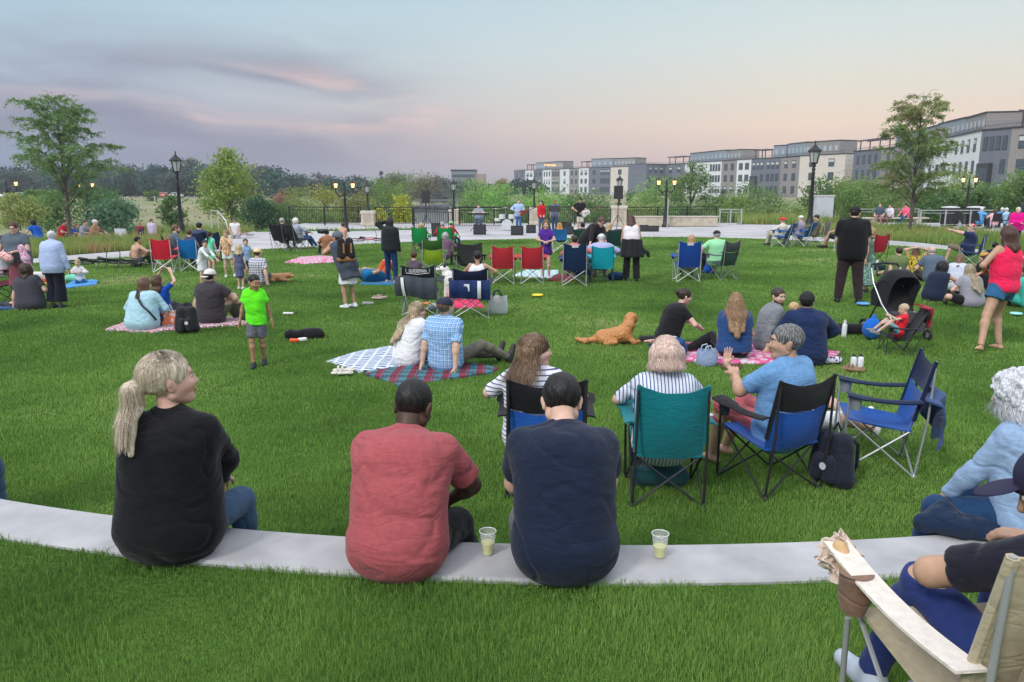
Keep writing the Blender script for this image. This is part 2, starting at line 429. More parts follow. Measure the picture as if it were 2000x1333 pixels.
def sdf(ops, h, noise=None):
    """ops: ('c',a,b,ra,rb,k[,flat]) cone; ('e',c,(rx,ry,rz),k[,M]) ellipsoid; ('cut',p,n); ('sub',c,(r..),k); noise=(amp,freq vec,seed)..."""
    bb = [_bbox(o) for o in ops]; bb = [b for b in bb if b is not None]
    lo = np.min([b[0] for b in bb], 0) - 3 * h - .01; hi = np.max([b[1] for b in bb], 0) + 3 * h + .01
    n = np.ceil((hi - lo) / h).astype(int) + 1
    X = [(lo[i] + np.arange(n[i]) * h).astype(np.float32) for i in range(3)]
    D = np.full(n, .12, np.float32)
    for op in ops:
        t = op[0]
        if t == 'cut':
            p, nn = op[1], op[2]
            pl = ((X[0] - p[0]) * nn[0])[:, None, None] + ((X[1] - p[1]) * nn[1])[None, :, None] + ((X[2] - p[2]) * nn[2])[None, None, :]
            D = np.maximum(D, pl); continue
        if t == 'sub':
            c = np.array(op[1]); r = np.array(op[2]); k = op[3]
            b0, b1 = c - r - k, c + r + k
        else:
            b0, b1 = _bbox(op); k = op[5] if t == 'c' else op[3]
            b0 = b0 - k - 2 * h; b1 = b1 + k + 2 * h
        i0 = np.clip(np.floor((b0 - lo) / h).astype(int), 0, n - 1); i1 = np.clip(np.ceil((b1 - lo) / h).astype(int) + 1, 1, n)
        if (i1 <= i0).any(): continue
        x = X[0][i0[0]:i1[0]][:, None, None]; y = X[1][i0[1]:i1[1]][None, :, None]; z = X[2][i0[2]:i1[2]][None, None, :]
        sl = (slice(i0[0], i1[0]), slice(i0[1], i1[1]), slice(i0[2], i1[2]))
        if t == 'c':
            a, b, ra, rb = np.array(op[1], float), np.array(op[2], float), op[3], op[4]
            ba = b - a; l2 = max(float(ba @ ba), 1e-9)
            tt = ((x - a[0]) * ba[0] + (y - a[1]) * ba[1] + (z - a[2]) * ba[2]) / l2
            tc = np.clip(tt, 0, 1)
            d = np.sqrt((x - a[0] - ba[0] * tc) ** 2 + (y - a[1] - ba[1] * tc) ** 2 + (z - a[2] - ba[2] * tc) ** 2) - (ra + (rb - ra) * tc)
            if len(op) > 6 and op[6]: d = np.maximum(d, (tt - 1) * math.sqrt(l2))
        else:
            c = np.array(op[1], float); r = op[2]
            px, py, pz = x - c[0], y - c[1], z - c[2]
            if t == 'e' and len(op) > 4 and op[4] is not None:
                M = op[4]
                px, py, pz = (px * M[0][0] + py * M[1][0] + pz * M[2][0], px * M[0][1] + py * M[1][1] + pz * M[2][1], px * M[0][2] + py * M[1][2] + pz * M[2][2])
            k0 = np.sqrt((px / r[0]) ** 2 + (py / r[1]) ** 2 + (pz / r[2]) ** 2)
            k1 = np.sqrt((px / r[0] ** 2) ** 2 + (py / r[1] ** 2) ** 2 + (pz / r[2] ** 2) ** 2) + 1e-6
            d = k0 * (k0 - 1) / k1
        W = D[sl]
        if t == 'sub':
            d = -d; hh = np.maximum(k - np.abs(W - d), 0) / k
            D[sl] = np.maximum(W, d) + hh * hh * k * .25
        else:
            hh = np.maximum(k - np.abs(W - d), 0) / k
            D[sl] = np.minimum(W, d) - hh * hh * k * .25
    V, Q = surface_nets(D, lo, h)
    if noise and len(V):
        # displace along normals taken from the field gradient
        g = np.stack(np.gradient(D, h), -1)
        ii = np.clip(np.round((V - lo) / h).astype(int), 0, n - 1)
        nr = g[ii[:, 0], ii[:, 1], ii[:, 2]]; nr /= (np.linalg.norm(nr, axis=1, keepdims=True) + 1e-6)
        for amp, fr, seed, *rid in noise:
            w = V * np.array(fr)
            w = w + vnoise(V * 9, seed + 3)[:, None] * .8
            if rid:
                sh = np.array([[1, .0, .5], [.2, 1, -.4], [.25, -.3, 1]]); w = w @ sh
                a_ = np.abs(vnoise(w, seed)) * 2; val = np.exp(-(a_ / .16) ** 2) - .3 + .5 * vnoise(w * .7, seed + 9)
            else: val = vnoise(w, seed) * 2
            V = V + nr * (val * amp)[:, None]
    return V, Q
def joinVF(parts):
    Vs, Fs, o = [], [], 0
    for V, Q in parts:
        if len(V) == 0: continue
        Vs.append(V); Fs.append(Q + o); o += len(V)
    return np.concatenate(Vs), np.concatenate(Fs)
# ================================================================ ground, lawn, wall, plaza
WALLC, WALLR, WTOP = (0.6, 14.62), 11.03, .45
def catmull(P, n=8, closed=True):
    P = [np.array(p, float) for p in P]; out = []; m = len(P)
    for i in range(m if closed else m - 1):
        p0, p1, p2, p3 = (P[(i - 1) % m], P[i], P[(i + 1) % m], P[(i + 2) % m]) if closed else (P[max(i - 1, 0)], P[i], P[i + 1], P[min(i + 2, m - 1)])
        for k in range(n):
            t = k / n
            out.append(.5 * ((2 * p1) + (-p0 + p2) * t + (2 * p0 - 5 * p1 + 4 * p2 - p3) * t * t + (-p0 + 3 * p1 - 3 * p2 + p3) * t ** 3))
    if not closed: out.append(P[-1])
    return [tuple(p) for p in out]
def arc(rad, a0, a1, n):
    return [(WALLC[0] + rad * math.sin(R(a0 + (a1 - a0) * i / n)), WALLC[1] - rad * math.cos(R(a0 + (a1 - a0) * i / n))) for i in range(n + 1)]
lawn_ctrl = arc(WALLR, -62, 62, 14) + [(14.2, 16.5), (16.2, 21), (16.7, 25.2), (16.4, 28), (14.6, 31.8), (10.6, 35.4), (6, 36.3), (0, 34.7), (-4.3, 32.9), (-9, 29), (-12.1, 26), (-14.6, 23.2), (-14.9, 19.5), (-13, 14.5)]
LAWN = catmull(lawn_ctrl, 6)
def inpoly(P, poly):
    x, y = P[:, 0], P[:, 1]; c = np.zeros(len(P), bool); n = len(poly)
    for i in range(n):
        x0, y0 = poly[i]; x1, y1 = poly[(i + 1) % n]
        if y0 == y1: continue
        m = ((y0 > y) != (y1 > y)) & (x < (x1 - x0) * (y - y0) / (y1 - y0) + x0)
        c ^= m
    return c
def poly_mesh(name, poly, z, m, kind='structure', depth=0, label=None):
    import bmesh
    bm = bmesh.new()
    vs = [bm.verts.new((p[0], p[1], z)) for p in poly]
    f = bm.faces.new(vs)
    if f.normal.z < 0: f.normal_flip()
    f.normal_update()
    if f.normal.z < 0: f.normal_flip()
    if depth:
        r = bmesh.ops.extrude_face_region(bm, geom=[f])
        for v in [g for g in r['geom'] if isinstance(g, bmesh.types.BMVert)]: v.co.z -= depth
        bmesh.ops.recalc_face_normals(bm, faces=bm.faces)
    bmesh.ops.triangulate(bm, faces=[f for f in bm.faces if len(f.verts) > 4])
    me = bpy.data.meshes.new(name); bm.to_mesh(me); bm.free(); me.materials.append(m)
    o = link(name, me); o['kind'] = kind
    return o
def m_soil(nt, b):
    tc = nt.nodes.new('ShaderNodeTexCoord')
    n = nt.nodes.new('ShaderNodeTexNoise'); n.inputs['Scale'].default_value = 1.1; n.inputs['Detail'].default_value = 10; n.inputs['Roughness'].default_value = .7
    nt.links.new(tc.outputs['Object'], n.inputs['Vector'])
    r = ramp(nt, [(.3, (.05, .11, .02)), (.55, (.085, .17, .03)), (.75, (.12, .20, .045))]); nt.links.new(n.outputs['Fac'], r.inputs[0])
    nt.links.new(r.outputs[0], b.inputs['Base Color']); b.inputs['Roughness'].default_value = 1; b.inputs['Specular IOR Level'].default_value = .05
    n2 = nt.nodes.new('ShaderNodeTexNoise'); n2.inputs['Scale'].default_value = 30; n2.inputs['Detail'].default_value = 6
    nt.links.new(tc.outputs['Object'], n2.inputs['Vector']); _bump(nt, b, n2.outputs['Fac'], 1, .08)
SOIL = mat('lawn_soil', m_soil)
def m_blade(c0, c1, c2, tip, stripes=True):
    def f(nt, b):
        geo = nt.nodes.new('ShaderNodeNewGeometry')
        n = nt.nodes.new('ShaderNodeTexNoise'); n.inputs['Scale'].default_value = .45; n.inputs['Detail'].default_value = 5
        nt.links.new(geo.outputs['Position'], n.inputs['Vector'])
        at = nt.nodes.new('ShaderNodeAttribute'); at.attribute_name = 'tint'
        ma = nt.nodes.new('ShaderNodeMath'); ma.operation = 'MULTIPLY_ADD'; ma.inputs[1].default_value = .42
        nt.links.new(at.outputs['Fac'], ma.inputs[0]); 
        nb_ = nt.nodes.new('ShaderNodeTexNoise'); nb_.inputs['Scale'].default_value = .13; nb_.inputs['Detail'].default_value = 3; nt.links.new(geo.outputs['Position'], nb_.inputs['Vector'])
        av = nt.nodes.new('ShaderNodeMath'); av.operation = 'ADD'; nt.links.new(n.outputs['Fac'], av.inputs[0]); nt.links.new(nb_.outputs['Fac'], av.inputs[1])
        mb = nt.nodes.new('ShaderNodeMath'); mb.operation = 'MULTIPLY_ADD'; mb.inputs[1].default_value = 1.5; mb.inputs[2].default_value = -1.18
        nt.links.new(av.outputs[0], mb.inputs[0]); nt.links.new(mb.outputs[0], ma.inputs[2])
        r = ramp(nt, [(.10, c0), (.5, c1), (.85, c2), (1.0, tip)]); nt.links.new(ma.outputs[0], r.inputs[0])
        nt.links.new(r.outputs[0], b.inputs['Base Color']); b.inputs['Roughness'].default_value = .65; b.inputs['Specular IOR Level'].default_value = .25
        # light through the blades
        tr = nt.nodes.new('ShaderNodeBsdfTranslucent'); nt.links.new(r.outputs[0], tr.inputs['Color'])
        mx = nt.nodes.new('ShaderNodeMixShader'); mx.inputs[0].default_value = .35
        out = nt.nodes['Material Output']
        nt.links.new(b.outputs[0], mx.inputs[1]); nt.links.new(tr.outputs[0], mx.inputs[2]); nt.links.new(mx.outputs[0], out.inputs['Surface'])
    return f
GRASS = mat('grass_blade', m_blade((.070, .150, .030), (.190, .350, .066), (.31, .47, .12), (.54, .52, .26)))
def blades(name, P, Z, dist, m, hmin, hmax, wk=.0011, wmin=.0022, lean=.5, seg=2):
    n = len(P); h = rng.uniform(hmin, hmax, n) * (1 + 1.1 * vnoise(np.stack([P[:, 0] * 3.3, P[:, 1] * 3.3, np.full(n, 1.5)], 1) + 60, 2) + .8 * vnoise(np.stack([P[:, 0] * 11, P[:, 1] * 11, np.full(n, 1.5)], 1) + 60, 4)); w = np.maximum(wmin, wk * dist) * rng.uniform(.7, 1.3, n)
    a = rng.uniform(0, 2 * np.pi, n); ln = rng.uniform(0, lean, n) ** 1.2 * h * 1.6
    wa = rng.uniform(0, 2 * np.pi, n)
    wx, wy = np.cos(wa) * w / 2, np.sin(wa) * w / 2; lx, ly = np.cos(a) * ln, np.sin(a) * ln
    base = np.stack([P[:, 0], P[:, 1], Z], 1)
    V = np.empty((n, 5, 3))
    V[:, 0] = base + np.stack([-wx, -wy, np.zeros(n) - .01], 1); V[:, 1] = base + np.stack([wx, wy, np.zeros(n) - .01], 1)
    V[:, 2] = base + np.stack([-wx * .8 + lx * .3, -wy * .8 + ly * .3, h * .6], 1); V[:, 3] = base + np.stack([wx * .8 + lx * .3, wy * .8 + ly * .3, h * .6], 1)
    V[:, 4] = base + np.stack([lx, ly, h], 1)
    o = np.arange(n)[:, None] * 5
    T = np.concatenate([o + np.array([0, 1, 3]), o + np.array([0, 3, 2]), o + np.array([2, 3, 4])])
    me = mesh_from(name, V.reshape(-1, 3), T, m, True)
    at = me.attributes.new('tint', 'FLOAT', 'POINT'); at.data.foreach_set('value', np.repeat(rng.random(n), 5).astype(np.float32))
    return me
def _q(*pts): return [G(*p) for p in pts]
BLANKETS = [
 ('picnic_blanket', 'white quilted blanket with blue dashes under the blonde woman', _q((638, 708), (700, 690), (760, 680), (862, 690), (850, 716), (700, 729)), 'dash'),
 ('picnic_blanket', 'maroon and teal plaid blanket under the man in the blue checked shirt', _q((712, 733), (780, 716), (880, 706), (973, 722), (960, 732), (880, 742), (778, 756)), 'plaid'),
 ('picnic_blanket', 'pale flowered blanket under the woman in light blue on the left', _q((205, 647), (240, 632), (330, 622), (478, 622), (485, 636), (340, 646), (300, 652)), 'floral'),
 ('picnic_blanket', 'pink and white baby blanket lying flat near the photographer', _q((556, 514), (585, 504), (625, 501), (658, 504), (652, 514), (600, 517)), 'pinkf'),
 ('picnic_blanket', 'bright blue towel under the toddler in the white top', _q((120, 562), (148, 550), (192, 549), (188, 557), (135, 564)), 'blue'),
 ('picnic_blanket', 'pink edged blanket under the family on the right', _q((1285, 688), (1340, 672), (1500, 676), (1640, 690), (1625, 710), (1500, 712), (1400, 712), (1305, 704)), 'pinkl'),
 ('picnic_blanket', 'white blanket with teal stripes between the red chairs and the navy chair', _q((1000, 541), (1026, 529), (1090, 530), (1092, 546)), 'teal'),
 ('picnic_blanket', 'dark red blanket in front of the navy chair with the draped jacket', _q((1070, 550), (1086, 537), (1122, 538), (1118, 551)), 'red'),
 ('picnic_blanket', 'magenta mat under the two dark chairs with the white dog', _q((862, 606), (866, 588), (932, 585), (946, 602)), 'magenta'),
 ('picnic_blanket', 'blue towel under the man lying on his back', _q((702, 557), (716, 546), (772, 546), (768, 558)), 'blue2'),
 ('picnic_blanket', 'navy mat at the left edge beside the woman in dark grey', _q((-30, 610), (-20, 596), (48, 594), (44, 604)), 'navy'),
]
def clear(P):
    k = np.ones(len(P), bool)
    for b in BLANKETS: k &= ~inpoly(P, b[2])
    return k
# samples of grass positions, density falling with distance from the seat wall
def scatter_view(n, d0, d1, half=.72):
    u = rng.random(n); d = d0 * (d1 / d0) ** u
    th = rng.uniform(-half, half, n)
    return np.stack([np.sin(th) * d, np.cos(th) * d], 1), d
def wall_r(P): return np.hypot(P[:, 0] - WALLC[0], P[:, 1] - WALLC[1])
P, d = scatter_view(860000, 3.4, 38)
near_edge = np.minimum(1, 1)
k = inpoly(P, LAWN) & clear(P); P, d = P[k], d[k]
tilt = np.where(P[:, 1] < WALLC[1], 1, 1)
me = blades('lawn_grass', P, np.zeros(len(P)), d, GRASS, .018, .042, wk=.00078, wmin=.0018)
tag(link('lawn_grass', me), 'short green grass of the bowl lawn', 'grass', kind='stuff')
P, d = scatter_view(420000, 1.3, 6.5, .85)
rr = wall_r(P); k = (rr > WALLR + .362) & (P[:, 1] < 8); P, d = P[k], d[k]
UP = .425
me = blades('bank_grass', P, np.full(len(P), UP), np.maximum(d, 1.6), GRASS, .016, .042, wk=.0008, wmin=.0014)
tag(link('bank_grass', me), 'short green grass on the upper bank behind the seat wall', 'grass', kind='stuff')
poly_mesh('lawn', LAWN, 0.0, SOIL)
# upper bank: outside the wall arc, towards and past the camera
bank = arc(WALLR + .34, -66, 66, 40) + list(reversed(arc(WALLR + 14, -66, 66, 20)))
poly_mesh('bank', bank, UP, SOIL, depth=.6)
def m_conc(c, sc=1.0, joint=None):
    def f(nt, b):
        n, src = _noisecol(nt, b, c, .20, 1.3 * sc, 10)
        n2 = nt.nodes.new('ShaderNodeTexNoise'); n2.inputs['Scale'].default_value = 60 * sc; n2.inputs['Detail'].default_value = 4
        nt.links.new(src, n2.inputs['Vector']); _bump(nt, b, n2.outputs['Fac'], .25, .004); b.inputs['Roughness'].default_value = .85
    return f
CONC = mat('wall_concrete', m_conc((.40, .40, .405), 2.5))
PLAZA = mat('plaza_concrete', m_conc((.43, .42, .42), .4))
STONE = mat('pale_stone', m_conc((.50, .44, .35), 3))
# seat wall: one cast curved band with expansion joints modelled as narrow gaps between its segments
sw = empty('seat_wall', (0, 0, 0), 0, 'curved pale concrete seat wall running across the lawn in the foreground', 'wall')
a0 = -66.0; segs = 5; da = 132.0 / segs
for i in range(segs):
    A = a0 + i * da + .008; B = a0 + (i + 1) * da - .008; n = 30
    prof = [(WALLR, -.1), (WALLR, WTOP - .012), (WALLR + .012, WTOP), (WALLR + .36, WTOP), (WALLR + .372, WTOP - .012), (WALLR + .372, -.1)]
    V = []; Fc = []
    for j in range(n + 1):
        a = R(A + (B - A) * j / n)
        for (r_, z_) in prof: V.append((WALLC[0] + r_ * math.sin(a), WALLC[1] - r_ * math.cos(a), z_))
    m_ = len(prof)
    for j in range(n):
        for q in range(m_ - 1): Fc.append((j * m_ + q, (j + 1) * m_ + q, (j + 1) * m_ + q + 1, j * m_ + q + 1))
    Fc.append(tuple(range(m_))); Fc.append(tuple(n * m_ + q for q in range(m_ - 1, -1, -1)))
    o = MB().add(V, Fc).build('wall_segment', CONC, sw)

# terrain sheet to the horizon, with the pond basin beyond the railing
def m_field(nt, b):
    tc = nt.nodes.new('ShaderNodeTexCoord')
    vm = nt.nodes.new('ShaderNodeVectorMath'); vm.operation = 'MULTIPLY'; vm.inputs[1].default_value = (1, .35, 1); nt.links.new(tc.outputs['Object'], vm.inputs[0])
    n = nt.nodes.new('ShaderNodeTexNoise'); n.inputs['Scale'].default_value = .05; n.inputs['Detail'].default_value = 9; nt.links.new(vm.outputs[0], n.inputs['Vector'])
    r = ramp(nt, [(.3, (.12, .18, .06)), (.45, (.19, .24, .09)), (.58, (.32, .28, .16)), (.7, (.17, .22, .08))]); nt.links.new(n.outputs['Fac'], r.inputs[0])
    nt.links.new(r.outputs[0], b.inputs['Base Color']); b.inputs['Roughness'].default_value = 1
    n2 = nt.nodes.new('ShaderNodeTexNoise'); n2.inputs['Scale'].default_value = 3; n2.inputs['Detail'].default_value = 8
    nt.links.new(tc.outputs['Object'], n2.inputs['Vector']); _bump(nt, b, n2.outputs['Fac'], 1, .4)
FIELD = mat('meadow', m_field)
def zl(x, y):          # the paths fall away gently beyond the left planting bed
    f = lambda t: max(0, min(1, t)) ** 2 * (3 - 2 * max(0, min(1, t)))
    return -1.2 * f((-x - 13.5) / 5.5) * f((y - 30) / 14)
def terr(x, y):
    z = -.06 + (zl(x, y) if y < 60 else zl(x, y) * max(0, 1 - (y - 60) / 80))
    cx = (AT(985, y) + 0)
    w = 1 / (1 + math.exp(-(y - 56) / 2.0)) * (1 / (1 + math.exp(-(x + 30) / 4))) * (1 / (1 + math.exp((x - 42) / 5)))
    z -= 2.2 * w * (1 if y < 230 else max(0, 1 - (y - 230) / 60))
    if x < -20 and y > 60: z += .0 * (y - 60)
    return z
def axis(a): return sorted(set(a))
xs = [-2500, -1200, -600, -300, -180] + sorted(set(list(range(-120, 121, 4)) + list(range(-22, -10)))) + [180, 300, 600, 1200, 2500]
ys = [-60, -20, 0, 10, 20, 28, 30, 31, 32, 33, 34, 35, 36, 38, 40, 42] + [44 + 2 * i for i in range(30)] + list(range(106, 300, 8)) + [320, 400, 600, 1000, 2000, 4000]
V = [(x, y, terr(x, y) if y > 28 else -.06) for y in ys for x in xs]; W = len(xs)
Fc = [(j * W + i, j * W + i + 1, (j + 1) * W + i + 1, (j + 1) * W + i) for j in range(len(ys) - 1) for i in range(W - 1)]
o = link('ground', mesh_from('ground', V, Fc, FIELD)); o['kind'] = 'structure'
def m_water(nt, b):
    b.inputs['Base Color'].default_value = (.05, .06, .06, 1); b.inputs['Roughness'].default_value = .22; b.inputs['IOR'].default_value = 1.33
    tc = nt.nodes.new('ShaderNodeTexCoord'); n = nt.nodes.new('ShaderNodeTexNoise'); n.inputs['Scale'].default_value = .8; n.inputs['Detail'].default_value = 4
    nt.links.new(tc.outputs['Object'], n.inputs['Vector']); _bump(nt, b, n.outputs['Fac'], .6, .25)
WATER = mat('water', m_water)
wp = [(AT(px, Y, -1.7), Y) for px, Y in [(808, 62), (900, 62), (890, 90), (882, 120), (960, 150), (975, 215), (900, 225), (812, 200), (808, 130), (806, 90)]]
poly_mesh('pond', wp, -1.75, WATER)
# plaza and paths (sheets 4 mm apart, lawn on top)
gx = [-46 + i * 1.15 for i in range(81)]; gy = [4 + i * 1.0 for i in range(49)]
V = [(x, y, zl(x, y) - .014) for y in gy for x in gx]
Fc = [(j * 81 + i, j * 81 + i + 1, (j + 1) * 81 + i + 1, (j + 1) * 81 + i) for j in range(48) for i in range(80)]
o = link('plaza', mesh_from('plaza', V, Fc, PLAZA)); o['kind'] = 'structure'
strip = [G(*p, -.008) for p in [(498, 453), (700, 451), (812, 449), (812, 446.5), (700, 448), (505, 449.5)]]
poly_mesh('verge', strip, -.006, SOIL)
Pb = rng.random((5000, 2)) * np.array([34, 7]) + np.array([-31, 37]); kk = inpoly(Pb, strip); Pb = Pb[kk]
tag(link('verge_grass', blades('verge_grass', Pb, np.zeros(len(Pb)), np.full(len(Pb), 45.), GRASS, .08, .16)), 'thin strip of grass between the two plaza paths', 'grass', kind='stuff')
# low planting beds of ornamental grass
BED = mat('bed_grass', m_blade((.14, .24, .05), (.27, .38, .09), (.40, .38, .14), (.46, .24, .15)))
def bed(poly, n, h0, h1, label, name='ornamental_grass', z=0.0):
    poly_mesh('bed_soil', poly, z - .004, SOIL)
    A = np.array(poly); lo, hi = A.min(0), A.max(0)
    P = rng.random((n, 2)) * (hi - lo) + lo; P = P[inpoly(P, poly)]
    c = rng.random((max(20, len(P) // 60), 2)) * (hi - lo) + lo
    j = rng.integers(0, len(c), len(P)); P2 = c[j] + rng.normal(0, .22, (len(P), 2)); k2 = inpoly(P2, poly); P = np.where((k2 & (rng.random(len(P)) < .6))[:, None], P2, P)
    d = np.hypot(P[:, 0], P[:, 1])
    tag(link(name, blades(name, P, np.full(len(P), z), d, BED, h0, h1, wk=.0009, lean=.45)), label, 'ornamental grass', kind='stuff')
bedL = [G(*p) for p in [(-60, 512), (60, 505), (150, 497), (300, 486), (425, 470), (432, 465), (380, 466), (250, 473), (100, 478), (-60, 481)]]
bed(bedL, 40000, .16, .38, 'low band of green and rusty ornamental grass left of the lawn')
bedR = [G(*p) for p in [(1560, 461), (1690, 466), (1800, 474), (1900, 485), (2060, 508), (2060, 480), (1930, 462), (1800, 452), (1650, 449), (1560, 449)]]
bed(bedR, 48000, .18, .42, 'low band of green and rusty ornamental grass right of the lawn')
bed([(AT(215, 52), 52), (AT(310, 52), 52), (AT(315, 57), 57), (AT(215, 57), 57)], 5000, .5, .8, 'far clump of ornamental grass left of the tall lamp post', z=-1.18)
bed([(AT(322, 52), 52), (AT(492, 52), 52), (AT(492, 57), 57), (AT(322, 57), 57)], 8000, .5, .8, 'far clump of ornamental grass right of the tall lamp post', z=-1.18)
bed([(AT(1440, 50), 50), (AT(1560, 49), 49), (AT(1640, 52), 52), (AT(1560, 56), 56), (AT(1440, 56), 56)], 7000, .25, .55, 'rusty ornamental grass beyond the right end of the plaza')
# road and parked cars strip far left
poly_mesh('road', [(-300, 196), (-60, 200), (-60, 207), (-300, 203)], -.02, mat('asphalt', m_conc((.24, .22, .19), .2)))
# ================================================================ trees
def leafmat(c, var=.35, c2=None):
    def f(nt, b):
        at = nt.nodes.new('ShaderNodeAttribute'); at.attribute_name = 'tint'
        lo = tuple(x * (1 - var) for x in c); hi = c2 or tuple(min(1, x * (1 + var)) for x in c)
        r = ramp(nt, [(0, lo), (.55, c), (1, hi)]); nt.links.new(at.outputs['Fac'], r.inputs[0]); nt.links.new(r.outputs[0], b.inputs['Base Color'])
        b.inputs['Roughness'].default_value = .6; b.inputs['Specular IOR Level'].default_value = .2
        tr = nt.nodes.new('ShaderNodeBsdfTranslucent'); nt.links.new(r.outputs[0], tr.inputs['Color'])
        mx = nt.nodes.new('ShaderNodeMixShader'); mx.inputs[0].default_value = .4; out = nt.nodes['Material Output']
        nt.links.new(b.outputs[0], mx.inputs[1]); nt.links.new(tr.outputs[0], mx.inputs[2]); nt.links.new(mx.outputs[0], out.inputs['Surface'])
    return mat(('leaf', *[round(x, 3) for x in c], *(c2 or ())), f)
BARK = plain((.10, .085, .07), .9, nscale=20, bump=.8)
BARKL = plain((.22, .20, .18), .9, nscale=20, bump=.6)
def leaves(name, P, size, m, parent, tint, aspect=.5, flat=0.0):
    n = len(P); s = size * rng.uniform(.6, 1.35, n)
    d = rng.normal(size=(n, 3)); d[:, 2] *= (1 - flat); d /= np.linalg.norm(d, axis=1, keepdims=True)
    e = rng.normal(size=(n, 3)); e -= d * (e * d).sum(1, keepdims=True); e /= np.linalg.norm(e, axis=1, keepdims=True)
    a = d * s[:, None] * .5; b = e * s[:, None] * .5 * aspect
    V = np.empty((n, 4, 3)); V[:, 0] = P - a; V[:, 1] = P - b; V[:, 2] = P + a; V[:, 3] = P + b
    V[:, 1] += a * .1; V[:, 3] += a * .1
    me = mesh_from(name, V.reshape(-1, 3), np.arange(n * 4).reshape(-1, 4), m, False)
    at = me.attributes.new('tint', 'FLOAT', 'POINT'); at.data.foreach_set('value', np.repeat(tint, 4).astype(np.float32))
    return link(name, me, parent)
def clumpy(n, nc, rx, ry, rz, cz, spread, shape='oval'):
    u = rng.normal(size=(nc, 3)); u /= np.linalg.norm(u, axis=1, keepdims=True)
    r = rng.uniform(.25, 1, nc) ** .5
    C = u * r[:, None]
    if shape == 'cone':
        t = rng.random(nc) ** 1.4; an = rng.uniform(0, 6.28, nc); rad = (1 - t) * rng.uniform(.5, 1, nc)
        C = np.stack([np.cos(an) * rad, np.sin(an) * rad, t * 2 - 1], 1)
    elif shape == 'egg':
        C[:, :2] *= (1.08 - .45 * np.clip(C[:, 2:3], -1, 1))
    C = C * np.array([rx, ry, rz])
    j = rng.integers(0, nc, n)
    sp = spread * rng.uniform(.6, 1.4, nc)[j]
    P = C[j] + rng.normal(size=(n, 3)) * sp[:, None] * np.array([1, 1, .7]) * .5
    P[:, 2] += cz
    ct = rng.random(nc)
    tint = np.clip(ct[j] * .6 + rng.random(n) * .4, 0, 1)
    return P, tint, C + np.array([0, 0, cz])
def tree(name, label, px, Y, ytop, wpx, col, cat='tree', group=None, n=2200, ls=.22, shape='oval', trunk=True, base=None, cb=.25, c2=None, bark=None, z0=None, nc=34, var=.35, thin=1.0, tw=None, ry=None):
    x = AT(px, Y); z0 = (terr(x, Y) if Y > 45 else 0) if z0 is None else z0
    H = ZAT(ytop, Y) - z0; w = abs(AT(px + wpx / 2, Y) - AT(px - wpx / 2, Y))
    t = empty(name, (x, Y, z0), rnd.uniform(0, 6), label, cat, group)
    zb = H * cb; rz = (H - zb) / 2; cz = zb + rz
    col = (col[0] * (1.15 if col[0] < .13 else .85), col[1] * .9, col[2] * 1.15); w *= .62; n = int(n * 1.25)
    P, tint, C = clumpy(n, nc, w * .86, (ry or w * .86), rz * .92, cz, min(w, rz) * .42 * thin + .12, shape)
    P[:, 2] = np.where(P[:, 2] > H * 1.02, H * 1.02 - rng.random(len(P)) * H * .3, np.maximum(P[:, 2], .05))
    if 'meadow' not in label: col = tuple(v * 2.15 for v in col); c2 = tuple(v * 1.9 for v in c2) if c2 else None
    leaves('crown', P, ls, leafmat(col, var, c2), t, tint)
    mb = MB(); tr = tw or max(.05, H * .014)
    mb.tube([(0, 0, -.1), (.02, 0, H * .3), (-.03, .03, H * .6), (0, 0, H * .88)], tr, 8, tr * .3)
    for q in C[:: max(1, len(C) // 14)]:
        a = Vector((0, 0, max(H * .15, q[2] * .62))); b = Vector(q)
        mb.tube([a, a.lerp(b, .5) + Vector((0, 0, .04 * H)), b], tr * .42, 5, tr * .12)
    mb.build('trunk', bark or BARK, t, True)
    return t
